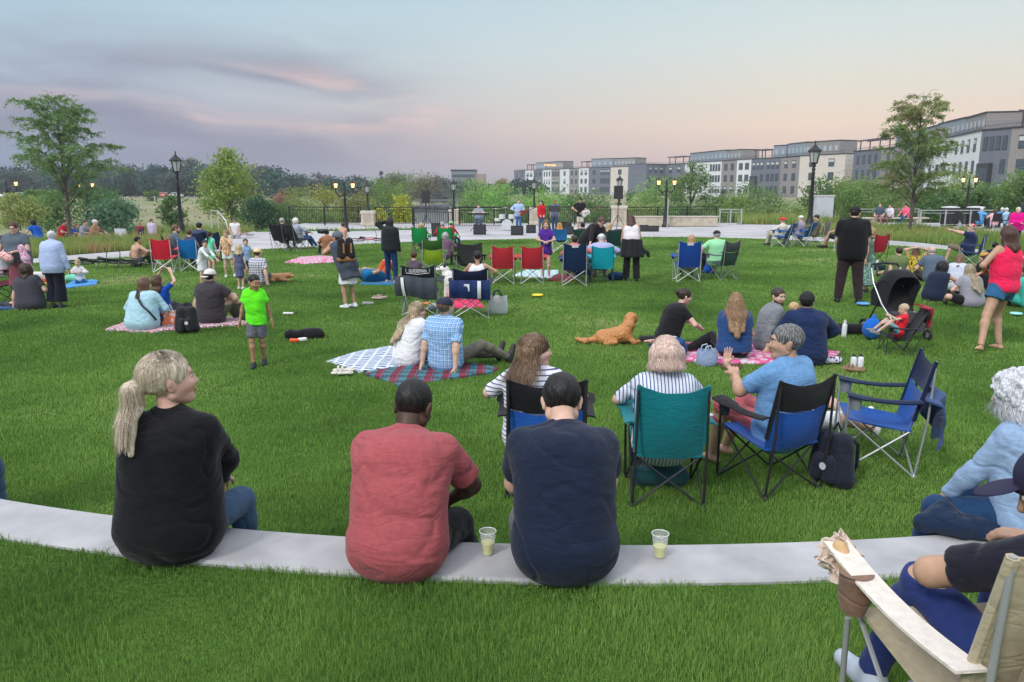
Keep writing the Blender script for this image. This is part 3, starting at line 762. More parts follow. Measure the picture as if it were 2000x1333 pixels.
def locust(label, px, Y, ytop, wpx, col, c2, topred, pytrunk, seed):
    r_ = random.Random(seed); x = AT(px, Y); H = ZAT(ytop, Y) * .97
    w = abs(AT(px + wpx / 2, Y) - AT(px - wpx / 2, Y))
    t = empty('locust_tree', (x, Y, 0), 0, label, 'tree')
    mb = MB(); tr = .085
    trunkpts = [(0, 0, -.05), (.04, 0, H * .25), (-.03, .03, H * .5), (.03, -.02, H * .72), (0, 0, H * .93)]
    mb.tube(trunkpts, [tr, tr * .85, tr * .6, tr * .4, tr * .15], 10)
    P = []; T = []; nb = 60
    for i in range(nb):
        f = i / (nb - 1); z = H * (.22 + .70 * f) + r_.uniform(-.35, .35); an = i * 2.4 + r_.uniform(-.4, .4)
        reach = w * .52 * (1.0 - .66 * f ** 1.5) * r_.uniform(.62, 1.08) * (1 if f > .12 else .75)
        up = reach * r_.uniform(.3, 1.1) + H * .01
        pts = [Vector((math.cos(an) * reach * s, math.sin(an) * reach * s, z + up * math.sin(s * 2.0) * .95)) for s in (0, .3, .6, 1)]
        mb.tube(pts, .026 * (1.2 - f), 5, .006)
        for s_ in range(int(10 + 30 * reach / w)):
            s = r_.uniform(.12, 1) ** .8; q = s * 3; k = min(2, int(q)); b = pts[k].lerp(pts[k + 1], q - k)
            sa = an + r_.choice((-1, 1)) * r_.uniform(.4, 1.3); sl = r_.uniform(.25, .62) * (1.15 - .5 * s)
            dr = Vector((math.cos(sa), math.sin(sa), r_.uniform(-.55, .6)))
            m_ = 26; ct = r_.random()
            for u in range(m_):
                v = u / m_; p = b + dr * sl * v + Vector((0, 0, -.38 * sl * v * v)) + Vector((r_.gauss(0, .04), r_.gauss(0, .04), r_.gauss(0, .035)))
                if p.z > H: continue
                P.append(p[:]); T.append(min(1, ct * .5 + r_.random() * .4 + (.35 if topred and f > .62 and r_.random() < .6 else 0)))
    leaves('crown', np.array(P), .105, leafmat(col, .4, c2), t, np.array(T), .36)
    mb.build('trunk', BARK, t, True)
    return t
G1, G2, G3, GD, GY, GB = (.055, .125, .030), (.085, .165, .035), (.12, .20, .04), (.028, .075, .030), (.26, .26, .03), (.035, .075, .055)
locust('slender locust tree with drooping sprays behind the left planting bed', 138, 33.5, 182, 225, (.20, .33, .12), (.38, .48, .22), False, 470, 5)
locust('slender locust tree with bronze tipped top behind the right planting bed', 1775, 36.5, 178, 190, (.22, .34, .11), (.52, .36, .21), True, 460, 9)
TR = [  # name, label, px, Y, ytop, width px, colour, kwargs
 ('maple_tree', 'round yellow green maple with bare reddish top twigs beside the tall left lamp post', 452, 66, 292, 88, (.15, .21, .04), dict(n=6500, ls=.26, cb=.16, nc=60, c2=(.25, .25, .06), shape='egg')),
 ('young_tree', 'small dark green tree standing right of the yellow green maple', 512, 56, 385, 66, GD, dict(cb=.25)),
 ('young_tree', 'small bluish green tree behind the white folded sign board on the left', 226, 47, 388, 70, (.05, .12, .05), dict(cb=.25, shape='egg', n=2600)),
 ('young_tree', 'little staked tree just left of the tall left lamp post', 338, 56, 378, 36, G1, dict(cb=.3, n=1300)),
 ('shrub', 'yellow green shrub below the far left double lamp', 40, 44, 378, 78, (.17, .19, .045), dict(cb=.02, n=3200, ls=.16)),
 ('young_tree', 'dark young tree behind the seated family on the left', 92, 50, 372, 90, G1, dict(cb=.18, n=3000)),
 ('young_tree', 'spreading dark tree right of the left locust trunk', 200, 54, 362, 92, (.045, .11, .03), dict(cb=.2, n=3000)),
 ('shrub', 'bright yellow shrub in front of the pond beside the speaker', 785, 60, 383, 42, GY, dict(cb=.0, n=2400, shape='cone', c2=(.45, .42, .05))),
 ('shrub', 'smaller yellow shrub just right of the left stone pillar', 740, 58, 401, 24, (.30, .28, .03), dict(cb=.0, n=1000)),
 ('tree', 'red tinged tree left of the far double lamp', 553, 78, 362, 42, (.20, .10, .06), dict(cb=.1)),
 ('tree', 'olive tree above the railing left of the double lamp', 585, 72, 368, 84, (.13, .17, .04), dict(cb=.05, n=3200, c2=(.26, .24, .06))),
 ('tree', 'golden green tree directly behind the middle double lamp', 640, 76, 356, 88, (.20, .21, .04), dict(cb=.05, n=3600, c2=(.32, .24, .06))),
 ('tree', 'dark green tree between the double lamp and the pillar lamp', 700, 74, 372, 74, (.09, .14, .035), dict(cb=.05, n=3000)),
 ('tree', 'orange brown tree peeping out over the left pillar lamp', 712, 96, 362, 26, (.22, .13, .06), dict(cb=.05, n=900)),
 ('tree', 'green tree right of the left pillar lamp', 752, 82, 348, 70, G2, dict(cb=.05, n=3000)),
 ('tree', 'light green tree on the near bank left of the pond', 778, 92, 355, 46, G3, dict(cb=.0, n=3000)),
 ('shrub', 'dense dark green shrub under the light green trees beside the yellow shrub', 762, 68, 400, 66, GD, dict(cb=.0, n=2400)),
 ('shrub', 'low willow shrub left of the stone pillar on the plaza edge', 610, 58, 400, 120, (.09, .17, .04), dict(cb=.0, n=3600, ry=2)),
 ('shrub', 'leafy shrub at the left end of the black railing', 548, 57, 395, 60, (.06, .13, .035), dict(cb=.0, n=2400)),
 ('willow_tree', 'pale green willow on the pond bank right of the bridge', 930, 86, 352, 60, (.15, .24, .05), dict(cb=.0, n=3200)),
 ('willow_tree', 'pale green willow behind the pillar lamp by the guitarist in white', 990, 72, 352, 84, (.14, .25, .05), dict(cb=.0, n=3600)),
 ('willow_tree', 'bright green willow behind the woman in red on the stage', 1052, 66, 358, 74, (.17, .28, .05), dict(cb=.0, n=3400)),
 ('tree', 'dark slim tree right of the bright green willow', 1102, 76, 372, 44, (.06, .13, .05), dict(cb=.0, n=1800)),
 ('tree', 'medium green tree behind the guitarist in black', 1148, 72, 366, 76, G1, dict(cb=.0, n=3000)),
 ('tree', 'small conical dark tree right of the right hand speaker', 1228, 82, 370, 26, GD, dict(cb=.0, n=900, shape='cone')),
 ('tree', 'wispy bright tree left of the right double lamp', 1280, 70, 345, 90, (.15, .23, .05), dict(cb=.0, n=3600, thin=1.1)),
 ('poplar_tree', 'tall narrow green tree right of the right double lamp', 1348, 66, 303, 66, (.075, .15, .04), dict(cb=.05, n=3800, shape='egg', ls=.2)),
 ('tree', 'dark rounded tree behind the metal post at the right end of the railing', 1395, 68, 380, 78, G1, dict(cb=.0, n=3000)),
 ('tree', 'dark slim conifer in front of the white townhouse', 1410, 90, 370, 24, GD, dict(cb=.0, n=800, shape='cone')),
 ('tree', 'round green tree left of the right tall lamp post', 1478, 72, 352, 84, (.075, .15, .04), dict(cb=.05, n=3400)),
 ('tree', 'low green tree behind the far pillar lamp on the right', 1432, 62, 375, 66, G2, dict(cb=.0, n=2600)),
 ('young_tree', 'dark green tree beside the right tall lamp post', 1598, 60, 338, 54, (.055, .13, .03), dict(cb=.18, n=3000, c2=(.16, .19, .04))),
 ('tree', 'light green tree behind the pale wall panel', 1660, 66, 332, 92, (.10, .18, .04), dict(cb=.05, n=4200)),
 ('tree', 'reddish brown tree behind the right locust', 1738, 70, 335, 60, (.20, .12, .06), dict(cb=.1, n=1800)),
 ('tree', 'broad green tree behind the couple on the right bench', 1700, 62, 352, 120, (.07, .15, .03), dict(cb=.05, n=5000)),
 ('tree', 'dark tree behind the first trash bin', 1828, 56, 362, 86, (.05, .12, .03), dict(cb=.12, n=4000)),
 ('tree', 'yellow green tree behind the right double lamp', 1870, 70, 335, 60, (.16, .20, .04), dict(cb=.05, n=2400)),
 ('tree', 'small green tree between the two trash bins', 1898, 56, 358, 50, G1, dict(cb=.12, n=2400)),
 ('tree', 'dark green tree behind the cafe table group', 1945, 60, 345, 60, (.06, .13, .035), dict(cb=.05, n=3000)),
 ('tree', 'green tree at the right edge in front of the brick townhouse', 1996, 54, 322, 84, (.075, .16, .035), dict(cb=.1, n=4000)),
 ('shrub', 'green hedge like shrub behind the white railing on the right', 1800, 60, 398, 200, (.06, .13, .03), dict(cb=.0, n=5200, ry=1.6)),
 ('shrub', 'tall grassy shrub left of the pale wall panel', 1545, 58, 396, 88, (.11, .19, .045), dict(cb=.0, n=2800)),
 ('shrub', 'low shrub between the railing end and the round tree', 1470, 60, 402, 90, (.085, .16, .04), dict(cb=.0, n=2600)),
 ('shrub', 'bright pale shrub alone in the meadow on the left', 298, 150, 371, 22, (.20, .27, .06), dict(cb=.0, n=700, ls=.4)),
 ('shrub', 'green shrub strip along the pond edge below the bridge', 915, 100, 392, 40, (.08, .13, .04), dict(cb=.0, n=1800, ls=.3)),
 ('shrub', 'dark shrub on the pond bank behind the keyboard player', 1000, 62, 398, 70, (.07, .13, .04), dict(cb=.0, n=2400, c2=(.12, .2, .05))),
 ('shrub', 'dark low shrub behind the railing near the man in denim blue', 1090, 60, 398, 90, (.06, .12, .04), dict(cb=.0, n=3000)),
 ('shrub', 'low green shrub behind the railing near the right speaker', 1185, 60, 400, 84, (.07, .14, .04), dict(cb=.0, n=2800)),
 ('shrub', 'low pale shrub behind the right stone pillar', 1250, 60, 398, 70, (.12, .2, .05), dict(cb=.0, n=2400)),
 ('shrub', 'low dark shrub behind the metal post', 1330, 60, 398, 100, (.06, .13, .035), dict(cb=.0, n=3200)),
 ('tree', 'distant green tree over the bridge left end', 800, 190, 332, 74, (.10, .15, .05), dict(cb=.0, n=2600, ls=.5, c2=(.2, .2, .05))),
 ('tree', 'distant tall tree with yellowing crown left of the pond', 770, 170, 338, 60, (.08, .13, .05), dict(cb=.0, n=2000, ls=.5)),
 ('tree', 'distant brownish tree right of the far treetops over the pond', 838, 190, 338, 44, (.16, .14, .07), dict(cb=.0, n=1600, ls=.55)),
 ('tree', 'distant green tree in front of the grey office block', 905, 185, 350, 60, (.07, .12, .06), dict(cb=.0, n=1600, ls=.55)),
 ('tree', 'distant small orange tree right of the office block', 980, 180, 342, 26, (.22, .16, .06), dict(cb=.0, n=900, ls=.5)),
 ('tree', 'distant green tree right of the pond mouth', 962, 170, 348, 44, (.08, .14, .05), dict(cb=.0, n=1400, ls=.5)),
 ('tree', 'distant dark pointed tree above the middle treeline', 746, 210, 335, 16, (.04, .07, .06), dict(cb=.0, n=700, ls=.6, shape='cone')),
]
for (nm, lb, px, Y, yt, w, c, kw) in TR: tree(nm, lb, px, Y, yt, w, c, **kw)
# bronze top twigs of the maple and thin orchard trees in the pond meadow
for i, (px, Y, yt, w) in enumerate([(118, 190, 330, 60), (225, 235, 318, 64), (262, 240, 322, 50), (300, 238, 320, 56), (345, 232, 330, 60), (372, 236, 310, 50), (395, 232, 322, 50), (420, 240, 326, 60), (505, 215, 316, 66), (532, 210, 326, 40), (20, 230, 332, 70), (62, 236, 328, 60), (178, 240, 316, 60), (575, 230, 340, 50), (620, 235, 338, 56), (665, 228, 345, 50), (700, 232, 342, 50), (860, 240, 345, 44)]):
    tree('far_tree', ['tall blue green', 'broad dark green', 'rounded dusky', 'ragged topped dark'][i % 4] + ' tree in the far treeline, with crown %d of the row' % i, px, Y, yt, w, (.035 + .01 * (i % 3), .075 + .012 * (i % 2), .055), group='trees of the far treeline', n=2000, ls=.8, cb=.0, nc=26)
# the rest of the far wood reads as one mass
Pw = []; Tw = []
for i in range(150):
    px = -1500 + i * 17 + rnd.uniform(-8, 8); Y = rnd.uniform(250, 300); x = AT(px, Y); hh = rnd.uniform(7, 10) if px < 560 else (rnd.uniform(2.6, 4.2) if px < 1000 else 5)
    P, t_, C = clumpy(900, 14, 6, 5, hh / 2, hh / 2, 2.6 if px < 560 else 1.8); P[:, 0] += x; P[:, 1] += Y; Pw.append(P); Tw.append(t_)
tag(leaves('far_wood', np.concatenate(Pw), 1.3, leafmat((.035, .07, .055), .3), None, np.concatenate(Tw)), 'distant dark wood closing the horizon', 'wood', kind='stuff')

# ================================================================ townhouses
def brickm(c, s=1.0):
    def f(nt, b):
        tc = nt.nodes.new('ShaderNodeTexCoord')
        mp = nt.nodes.new('ShaderNodeMapping'); mp.inputs['Rotation'].default_value = (R(90), 0, 0); nt.links.new(tc.outputs['Object'], mp.inputs[0])
        br = nt.nodes.new('ShaderNodeTexBrick'); br.inputs['Scale'].default_value = 2.2 * s
        br.inputs['Color1'].default_value = (*tuple(x * .82 for x in c), 1); br.inputs['Color2'].default_value = (*tuple(min(1, x * 1.12) for x in c), 1); br.inputs['Mortar'].default_value = (*tuple(x * .9 for x in c), 1)
        nt.links.new(mp.outputs[0], br.inputs['Vector']); nt.links.new(br.outputs['Color'], b.inputs['Base Color']); b.inputs['Roughness'].default_value = .9
    return mat(('brick', *c), f)
WHITEB, DARKB, TANB, BEIGE, GREYS = brickm((.78, .79, .81)), brickm((.165, .175, .215)), brickm((.31, .28, .27)), brickm((.70, .63, .56)), plain((.27, .31, .36), .7)
DARKT = plain((.04, .04, .05), .6); FRAME = plain((.05, .05, .06), .5)
def m_glass(nt, b):
    b.inputs['Base Color'].default_value = (.06, .08, .10, 1); b.inputs['Roughness'].default_value = .15; b.inputs['Specular IOR Level'].default_value = .9
GLASS = mat('window_glass', m_glass)
PGLASS = plain((.42, .50, .52), .25)
CURT = plain((.55, .56, .55), .9)
def townhouse(label, A, B, H, m, nwin, pent=None, bay=False, pergola=False, depth=9.0, group=None, corn=True):
    """facade from A to B (ground points, left to right as seen); storeys 3; body behind the facade"""
    A = Vector((*A, 0)); B = Vector((*B, 0)); d = B - A; w = d.length; a = math.atan2(d.y, d.x)
    t = empty('townhouse', (A.x, A.y, -.3), a, label, 'townhouse', group)
    # local: x along the facade, y behind it (away from the viewer), z up
    H += .3
    MB().box((w / 2, depth / 2, H / 2), (w, depth, H)).build('wall', m, t)
    if corn:
        MB().box((w / 2, depth / 2 - .02, H + .12), (w + .12, depth + .3, .2)).build('cornice', DARKT, t)
    st = H / 3.25; ww = min(1.25, w / (nwin * 1.6)); big = nwin <= 2
    if big: ww = min(1.9, w * .27)
    for f in range(3):
        zc = .45 + st * (f + .55)
        for k in range(nwin):
            xc = w * (k + .5) / nwin * (.86) + w * .07; hh = 2.15 if not big else 2.0
            if bay and f < 2 and k < nwin / 2 + .2: continue
            o = MB().box((xc, -.03, zc), (ww, .10, hh)).build('window', FRAME, t)
            hb = hh / 2 - .1
            g = MB(); g.box((xc, -.085, zc + hb / 2 + .02), (ww - .16, .03, hb - .04)); g.box((xc, -.085, zc - hb / 2 - .02), (ww - .16, .03, hb - .04)); g.build('pane', GLASS, o)
            if (f * 7 + k * 3 + int(w * 5)) % 3 == 0: MB().box((xc, -.106, zc + hb * .5), (ww - .2, .012, hb * .7)).build('blind', CURT, o)
    if bay:
        bw = w * .42; bx = w * .30
        MB().box((bx, -.45, st * 1.15), (bw, .9, st * 1.35), bev=.04).build('bay', DARKT, t)
        g = MB()
        for k in range(3): g.box((bx + (k - 1) * bw * .3, -.93, st * 1.3), (bw * .26, .04, st * .62))
        g.build('bay_window', GLASS, t)
    if pent:
        ph, x0, x1, pm = pent
        MB().box(((x0 + x1) / 2 * w, depth * .55, H + ph / 2 + .2), ((x1 - x0) * w, depth * .7, ph)).build('penthouse', pm, t)
        MB().box(((x0 + x1) / 2 * w, depth * .55, H + ph + .3), ((x1 - x0) * w + .2, depth * .7 + .35, .18)).build('penthouse_roof', DARKT, t)
        nn = min(6, max(2, int((x1 - x0) * w / 1.9)))
        for k in range(nn): MB().box((x0 * w + (x1 - x0) * w * (k + .5) / nn, depth * .2 - .04, H + ph * .52), (.9, .06, 1.3)).build('penthouse_window', PGLASS, t)
    if pergola:
        mb = MB()
        for sx in (.12, .82):
            for sy in (.8, 3.2): mb.box((w * sx, sy, H + 1.3), (.22, .22, 2.5))
        for k in range(7): mb.box((w * (.06 + .82 * k / 6), 2, H + 2.68), (.1, 3.4, .16))
        mb.box((w * .47, .8, H + 2.5), (w * .92, .16, .22)); mb.box((w * .47, 3.2, H + 2.5), (w * .92, .16, .22))
        mb.build('pergola', plain((.10, .07, .09), .7), t)
    rl = MB(); rl.box((w / 2, -.05, H + .75), (w * .96, .05, .06))
    for k in range(int(w / .5)): rl.box((w * .02 + k * .5, -.05, H + .5), (.035, .035, .5))
    rl.build('roof_railing', DARKT, t)
    return t
def P3(px, py, H): # ground point of a wall top at height H seen at px,py
    return G(px, py, H)
HT = 10.6
# rows: list of (px, py) corner pixels of the parapet; each span is one house
def row(corners, specs, group, H=HT):
    pts = [G(px, py, H) for px, py in corners]
    for i, s in enumerate(specs):
        townhouse(s[0], pts[i], pts[i + 1], H, s[1], s[2], **s[3], group=group)
E_ = dict
rowC = [(1668, 297), (1722, 292), (1775, 284.5), (1812, 277), (1862, 268), (1918, 256), (1977, 251), (2080, 243), (2210, 232)]
row(rowC, [
 ('dark grey brick townhouse with rooftop pergola at the left end of the near row', DARKB, 4, E_(pent=None, pergola=True)),
 ('grey brick townhouse second from the left end of the near row', TANB, 2, E_(pent=(2.8, .2, 1, GREYS))),
 ('dark brick townhouse of the near row hidden behind the right locust crown', DARKB, 3, E_(pent=(2.9, 0, 1, GREYS))),
 ('white brick townhouse of the near row half behind the right locust', WHITEB, 3, E_(pent=(3.1, 0, 1, GREYS))),
 ('white brick townhouse with four slim windows per floor right of the locust', WHITEB, 4, E_(pent=(3.0, 0, .7, TANB))),
 ('dark grey brick townhouse with a dark framed bay window near the right edge', DARKB, 4, E_(bay=True)),
 ('brown grey brick townhouse with a large rooftop pergola at the right edge', TANB, 2, E_(pergola=True, pent=(2.6, .3, .9, DARKT))),
 ('dark brick townhouse mostly outside the right edge of the view', DARKB, 3, E_()),
], 'townhouses of the near row', 11.4)
rowB = [(1262, 321), (1300, 322), (1338, 320), (1385, 316.5), (1410, 315), (1440, 313), (1468, 311.5), (1495, 310), (1526, 308.5), (1563, 305.5), (1652, 301)]
row(rowB, [
 ('dark grey townhouse at the left end of the middle row', DARKB, 3, E_()),
 ('dark brick townhouse second from the left in the middle row with small pergola', DARKB, 2, E_(pergola=True)),
 ('white townhouse third from the left in the middle row under a grey penthouse', WHITEB, 2, E_(pent=(3.2, 0, 1, GREYS))),
 ('slim white townhouse with four narrow windows in the middle row', WHITEB, 4, E_(pent=(3.2, 0, 1, GREYS))),
 ('tan grey townhouse with dark bay strip in the middle row', TANB, 2, E_(pent=(3.0, 0, .9, TANB))),
 ('bright white townhouse with paired square windows in the middle of the middle row', WHITEB, 2, E_()),
 ('blue grey townhouse with bay right of the bright white one', DARKB, 3, E_(bay=True, pergola=True)),
 ('slate townhouse under the left part of the long penthouse in the middle row', DARKB, 3, E_(pent=(3.3, .2, 1, GREYS))),
 ('brown brick townhouse under the long penthouse in the middle row', TANB, 2, E_(pent=(3.5, 0, 1, GREYS))),
 ('beige end townhouse of the middle row behind the right tall lamp post', BEIGE, 2, E_(pent=(3.4, 0, .75, TANB))),
], 'townhouses of the middle row', 11.0)
rowA = [(1004, 335), (1026, 333.5), (1042, 333), (1060, 332.5), (1077, 331.5), (1094, 331), (1112, 330), (1131, 329), (1150, 328), (1171, 327.5), (1193, 327), (1258, 325)]
row(rowA, [
 ('grey townhouse at the far left end of the far row', DARKB, 2, E_()),
 ('slim white townhouse with pergola second from the left of the far row', WHITEB, 2, E_(pergola=True)),
 ('dark townhouse under the lit sign penthouse in the far row', DARKB, 2, E_(pent=(3.2, 0, 1, GREYS))),
 ('white townhouse with three narrow windows in the far row', WHITEB, 3, E_(pent=(3.2, 0, 1, GREYS))),
 ('tan townhouse under the lit orange sign in the far row', TANB, 3, E_(pent=(3.3, 0, 1, TANB))),
 ('white townhouse with paired windows right of the tan one in the far row', WHITEB, 1, E_()),
 ('brown grey townhouse in the middle of the far row', TANB, 2, E_()),
 ('white townhouse with small pergola in the middle of the far row', WHITEB, 2, E_(pergola=True)),
 ('slate townhouse with dark bay left of the wide white pair in the far row', DARKB, 1, E_(pent=(3.3, 0, 1, GREYS))),
 ('blue grey townhouse next to the white one with four windows in the far row', DARKB, 4, E_(pent=(3.3, 0, 1, GREYS))),
 ('white townhouse with four slim windows beside the beige end house of the far row', WHITEB, 4, E_(pent=(3.3, 0, 1, GREYS))),
][:10] + [('beige end townhouse of the far row with a tall brown bay', BEIGE, 2, E_(pent=(3.2, 0, .65, TANB)))], 'townhouses of the far row', 11.0)
# lit sign letters on the far penthouse
def text(body, size, m, name, parent=None, loc=(0, 0, 0), rot=(0, 0, 0), ext=.002, align='CENTER'):
    cu = bpy.data.curves.new(name, 'FONT'); cu.body = body; cu.size = size; cu.extrude = ext; cu.align_x = align; cu.align_y = 'CENTER'; cu.materials.append(m)
    o = bpy.data.objects.new(name, cu); COL.objects.link(o); o.location = loc; o.rotation_euler = rot
    bpy.context.view_layer.update(); me = bpy.data.meshes.new_from_object(o.evaluated_get(bpy.context.evaluated_depsgraph_get()))
    bpy.data.objects.remove(o); return link(name, me, parent, loc, rot)
# office block far behind
ob = empty('office_building', (AT(915, 330), 330, -2), 0, 'low grey and tan office block rising over the far trees', 'building')
bw = AT(948, 330) - AT(884, 330); hh = ZAT(335, 330) + 2
MB().box((-.12 * bw, 0, hh / 2), (bw * .72, 14, hh)).build('wall', plain((.22, .24, .27), .8), ob)
MB().box((.34 * bw, .5, hh / 2 - .6), (bw * .36, 14, hh - 1.2)).build('wing', plain((.36, .27, .23), .8), ob)
g = MB()
for f in range(3): g.box((-.12 * bw, -7.05, hh - 2 - f * 3.2), (bw * .66, .1, 1.2))
g.build('window_band', GLASS, ob)
MB().box((-.12 * bw, 0, hh + .3), (bw * .76, 14.6, .5)).build('roof', DARKT, ob)

# ================================================================ lamps, railings, pillars
IRON = plain((.028, .026, .03), .45, .3, nscale=14)
LAMPG = mat('lamp_glass_unlit', lambda nt, b: (setattr(b.inputs['Base Color'], 'default_value', (.55, .58, .55, 1)), setattr(b.inputs['Roughness'], 'default_value', .2), setattr(b.inputs['Transmission Weight'], 'default_value', .35)))
GLOW = emis((1, .50, .16), 3.2)
def lantern(parent, x, z, s, lit, name='lantern'):
    f = MB()
    f.lathe([(.04 * s, 0), (.09 * s, .04 * s), (.06 * s, .10 * s), (.13 * s, .14 * s), (.13 * s, .17 * s)], 12, (x, 0, z))
    for k in range(6):
        a = k * math.pi / 3
        f.tube([(x + .125 * s * math.cos(a), .125 * s * math.sin(a), z + .17 * s), (x + .20 * s * math.cos(a), .20 * s * math.sin(a), z + .55 * s)], .011 * s, 5)
    f.lathe([(.245 * s, .55 * s), (.25 * s, .58 * s), (.16 * s, .67 * s), (.07 * s, .74 * s), (.05 * s, .78 * s), (.015 * s, .82 * s), (.028 * s, .86 * s), (.004 * s, .95 * s)], 12, (x, 0, z))
    o = f.build(name, IRON, parent, True)
    MB().lathe([(.11 * s, .17 * s), (.185 * s, .548 * s)], 12, (x, 0, z)).build('lamp_glass', GLOW if lit else LAMPG, o, True)
    return o
def lamp(label, px, Y, ytop, base=None, s=1.0, z0=0, fluted=True):
    x = AT(px, Y); t = empty('street_lamp', (x, Y, z0), 0, label, 'street lamp')
    H = ZAT(ytop, Y) - z0; zp = H - .95 * s
    mb = MB(); r = .085 * s
    mb.lathe([(r * 2.3, 0), (r * 2.3, .12), (r * 1.7, .2), (r * 1.7, .55), (r * 1.2, .68), (r, .8), (r * .62, zp - .35), (r * .9, zp - .3), (r * .55, zp - .22), (r * .8, zp - .1), (r * .5, zp)], 16)
    mb.build('pole', IRON, t, True)
    lantern(t, 0, zp, s, False)
    return t
lamp('tall single black street lamp on the left at the lawn edge', 356, 34.8, 294, s=1.15)
lamp('tall single black street lamp on the right by the blue chairs', 1580, 41, 274, s=1.45)
def double(label, px, Y, ytop, wpx=46, z0=0):
    x = AT(px, Y); t = empty('double_street_lamp', (x, Y, z0), 0, label, 'street lamp')
    H = ZAT(ytop, Y) - z0; hw = (AT(px + wpx / 2, Y) - AT(px - wpx / 2, Y)) / 2; s = H / 5.2 * 1.12
    zt = H - .95 * s
    mb = MB(); mb.lathe([(.2, 0), (.2, .12), (.14, .2), (.13, .6), (.08, .8), (.055, zt - .25), (.09, zt - .2), (.05, zt - .1), (.05, zt + .25), (.02, zt + .4)], 14)
    mb.build('pole', IRON, t, True)
    arms = MB()
    for sx in (-1, 1):
        arms.tube([(0, 0, zt - .25), (sx * hw * .5, 0, zt - .38), (sx * hw, 0, zt - .22), (sx * hw, 0, zt)], .03, 8)
        arms.tube([(0, 0, zt - .6), (sx * hw * .4, 0, zt - .5), (sx * hw * .8, 0, zt - .3)], .018, 6)
    arms.build('arm', IRON, t, True)
    for sx in (-1, 1): lantern(t, sx * hw, zt - .02, s * .9, True)
    lantern(t, 0, zt + .05, s * .35, True, 'finial_lantern')
    return t
double('lit double lamp in the middle distance left of the stage', 676, 41, 348, 33)
double('lit double lamp right of the stage by the metal post', 1299, 46, 343, 30)
double('lit double lamp behind the cafe tables on the right', 1884, 50, 338, 24)
double('lit double lamp behind the left locust tree', 175, 52, 350, 26)
double('lit double lamp at the left edge of the view', 22, 48, 346, 38)
def pillar(label, px, Y, ytop, wpx, lamptop=None, lamplabel=None):
    x = AT(px, Y); w = AT(px + wpx / 2, Y) - AT(px - wpx / 2, Y); h = ZAT(ytop, Y)
    t = empty('stone_pillar', (x, Y, 0), 0, label, 'pillar')
    MB().box((0, 0, h * .5 - .03), (w * .9, w * .9, h - .1), bev=.02).build('shaft', STONE, t)
    MB().box((0, 0, h - .1), (w, w, .2), bev=.03).build('cap', plain((.56, .50, .42), .85), t)
    MB().box((0, 0, .1), (w * .98, w * .98, .2), bev=.02).build('plinth', STONE, t)
    MB().box((0, -w * .455, h * .5), (w * .5, .02, h * .5), bev=.008).build('panel', plain((.42, .37, .29), .9), t)
    if lamptop:
        l = empty('pillar_lamp', (x, Y, h), 0, lamplabel, 'street lamp'); H = ZAT(lamptop, Y) - h; s = .95; zp = H - .95 * s
        MB().lathe([(.16, 0), (.13, .08), (.07, .25), (.045, zp - .1), (.06, zp)], 12).build('pole', IRON, l, True)
        lantern(l, 0, zp, s, False)
pillar('pale stone pillar on the plaza edge left of the stage', 720, 47.5, 412, 27, 352, 'black lamp on the left stone pillar')
pillar('pale stone pillar behind the left speaker stand', 887, 49, 409, 20, 348, 'black lamp on the stone pillar behind the left speaker')
pillar('pale stone pillar behind the woman in red', 1043, 49, 406, 20, 345, 'black lamp on the stone pillar behind the woman in red')
pillar('pale stone pillar at the foot of the right hand speaker', 1208, 47.5, 402, 30, 340, 'black lamp on the stone pillar by the right speaker')
def railing(label, p0, p1, h=1.1, n=None, cat='railing', m=None, bal=.13, posts=2.4, z0=0.0):
    m = m or IRON
    a = Vector((*p0, z0)); b = Vector((*p1, z0)); d = b - a; w = d.length
    t = empty('railing', a, math.atan2(d.y, d.x), label, cat)
    np_ = max(1, round(w / posts))
    for k in range(np_ + 1): MB().box((w * k / np_, 0, h / 2 + .02), (.07, .07, h + .04)).build('post', m, t)
    mb = MB(); mb.box((w / 2, 0, h), (w, .05, .05)); mb.box((w / 2, 0, h - .17), (w, .035, .03)); mb.box((w / 2, 0, .1), (w, .035, .03)); mb.build('rail', m, t)
    mb = MB(); k = bal
    while k < w: mb.box((k, 0, h * .5 - .03), (.018, .018, h - .2)); k += bal
    mb.build('balusters', m, t)
    return t
Yr = 49.5
railing('long black railing on the left from the shrubs to the left stone pillar', (AT(566, Yr), Yr), (AT(706, Yr - 2), Yr - 2))
railing('black railing between the left pillar and the pillar behind the speaker', (AT(735, 48), 48), (AT(876, 49), 49))
railing('black railing between the two middle stone pillars', (AT(898, 49), 49), (AT(1032, 49), 49))
railing('black railing between the pillar behind the woman in red and the right pillar', (AT(1054, 49), 49), (AT(1192, 48), 48))
railing('black railing right of the right stone pillar', (AT(1224, 48), 48), (AT(1398, 50), 50))
railing('nearer black railing panel standing on the plaza left of the stage', (AT(809, 43), 43), (AT(884, 42.2), 42.2), h=1.15)
railing('nearer black railing panel behind the keyboard player', (AT(886, 45), 45), (AT(985, 45.5), 45.5), h=1.15)
lowwall = empty('low_wall', (0, 0, 0), 0, 'long low pale stone wall below the railing on the right of the stage', 'wall')
MB().box(((AT(1236, 46.8) + AT(1400, 46.8)) / 2, 46.8, .27), (AT(1400, 46.8) - AT(1236, 46.8), .35, .54), bev=.02).build('wall_face', STONE, lowwall)
MB().box(((AT(1236, 46.8) + AT(1400, 46.8)) / 2, 46.8, .58), (AT(1400, 46.8) - AT(1236, 46.8) + .1, .42, .08), bev=.01).build('coping', plain((.55, .5, .43), .85), lowwall)
STEEL = plain((.55, .57, .58), .35, .6)
railing('short steel handrail right of the low stone wall', (AT(1405, 49), 49), (AT(1447, 49), 49), h=.95, m=STEEL, bal=.5, posts=.8)
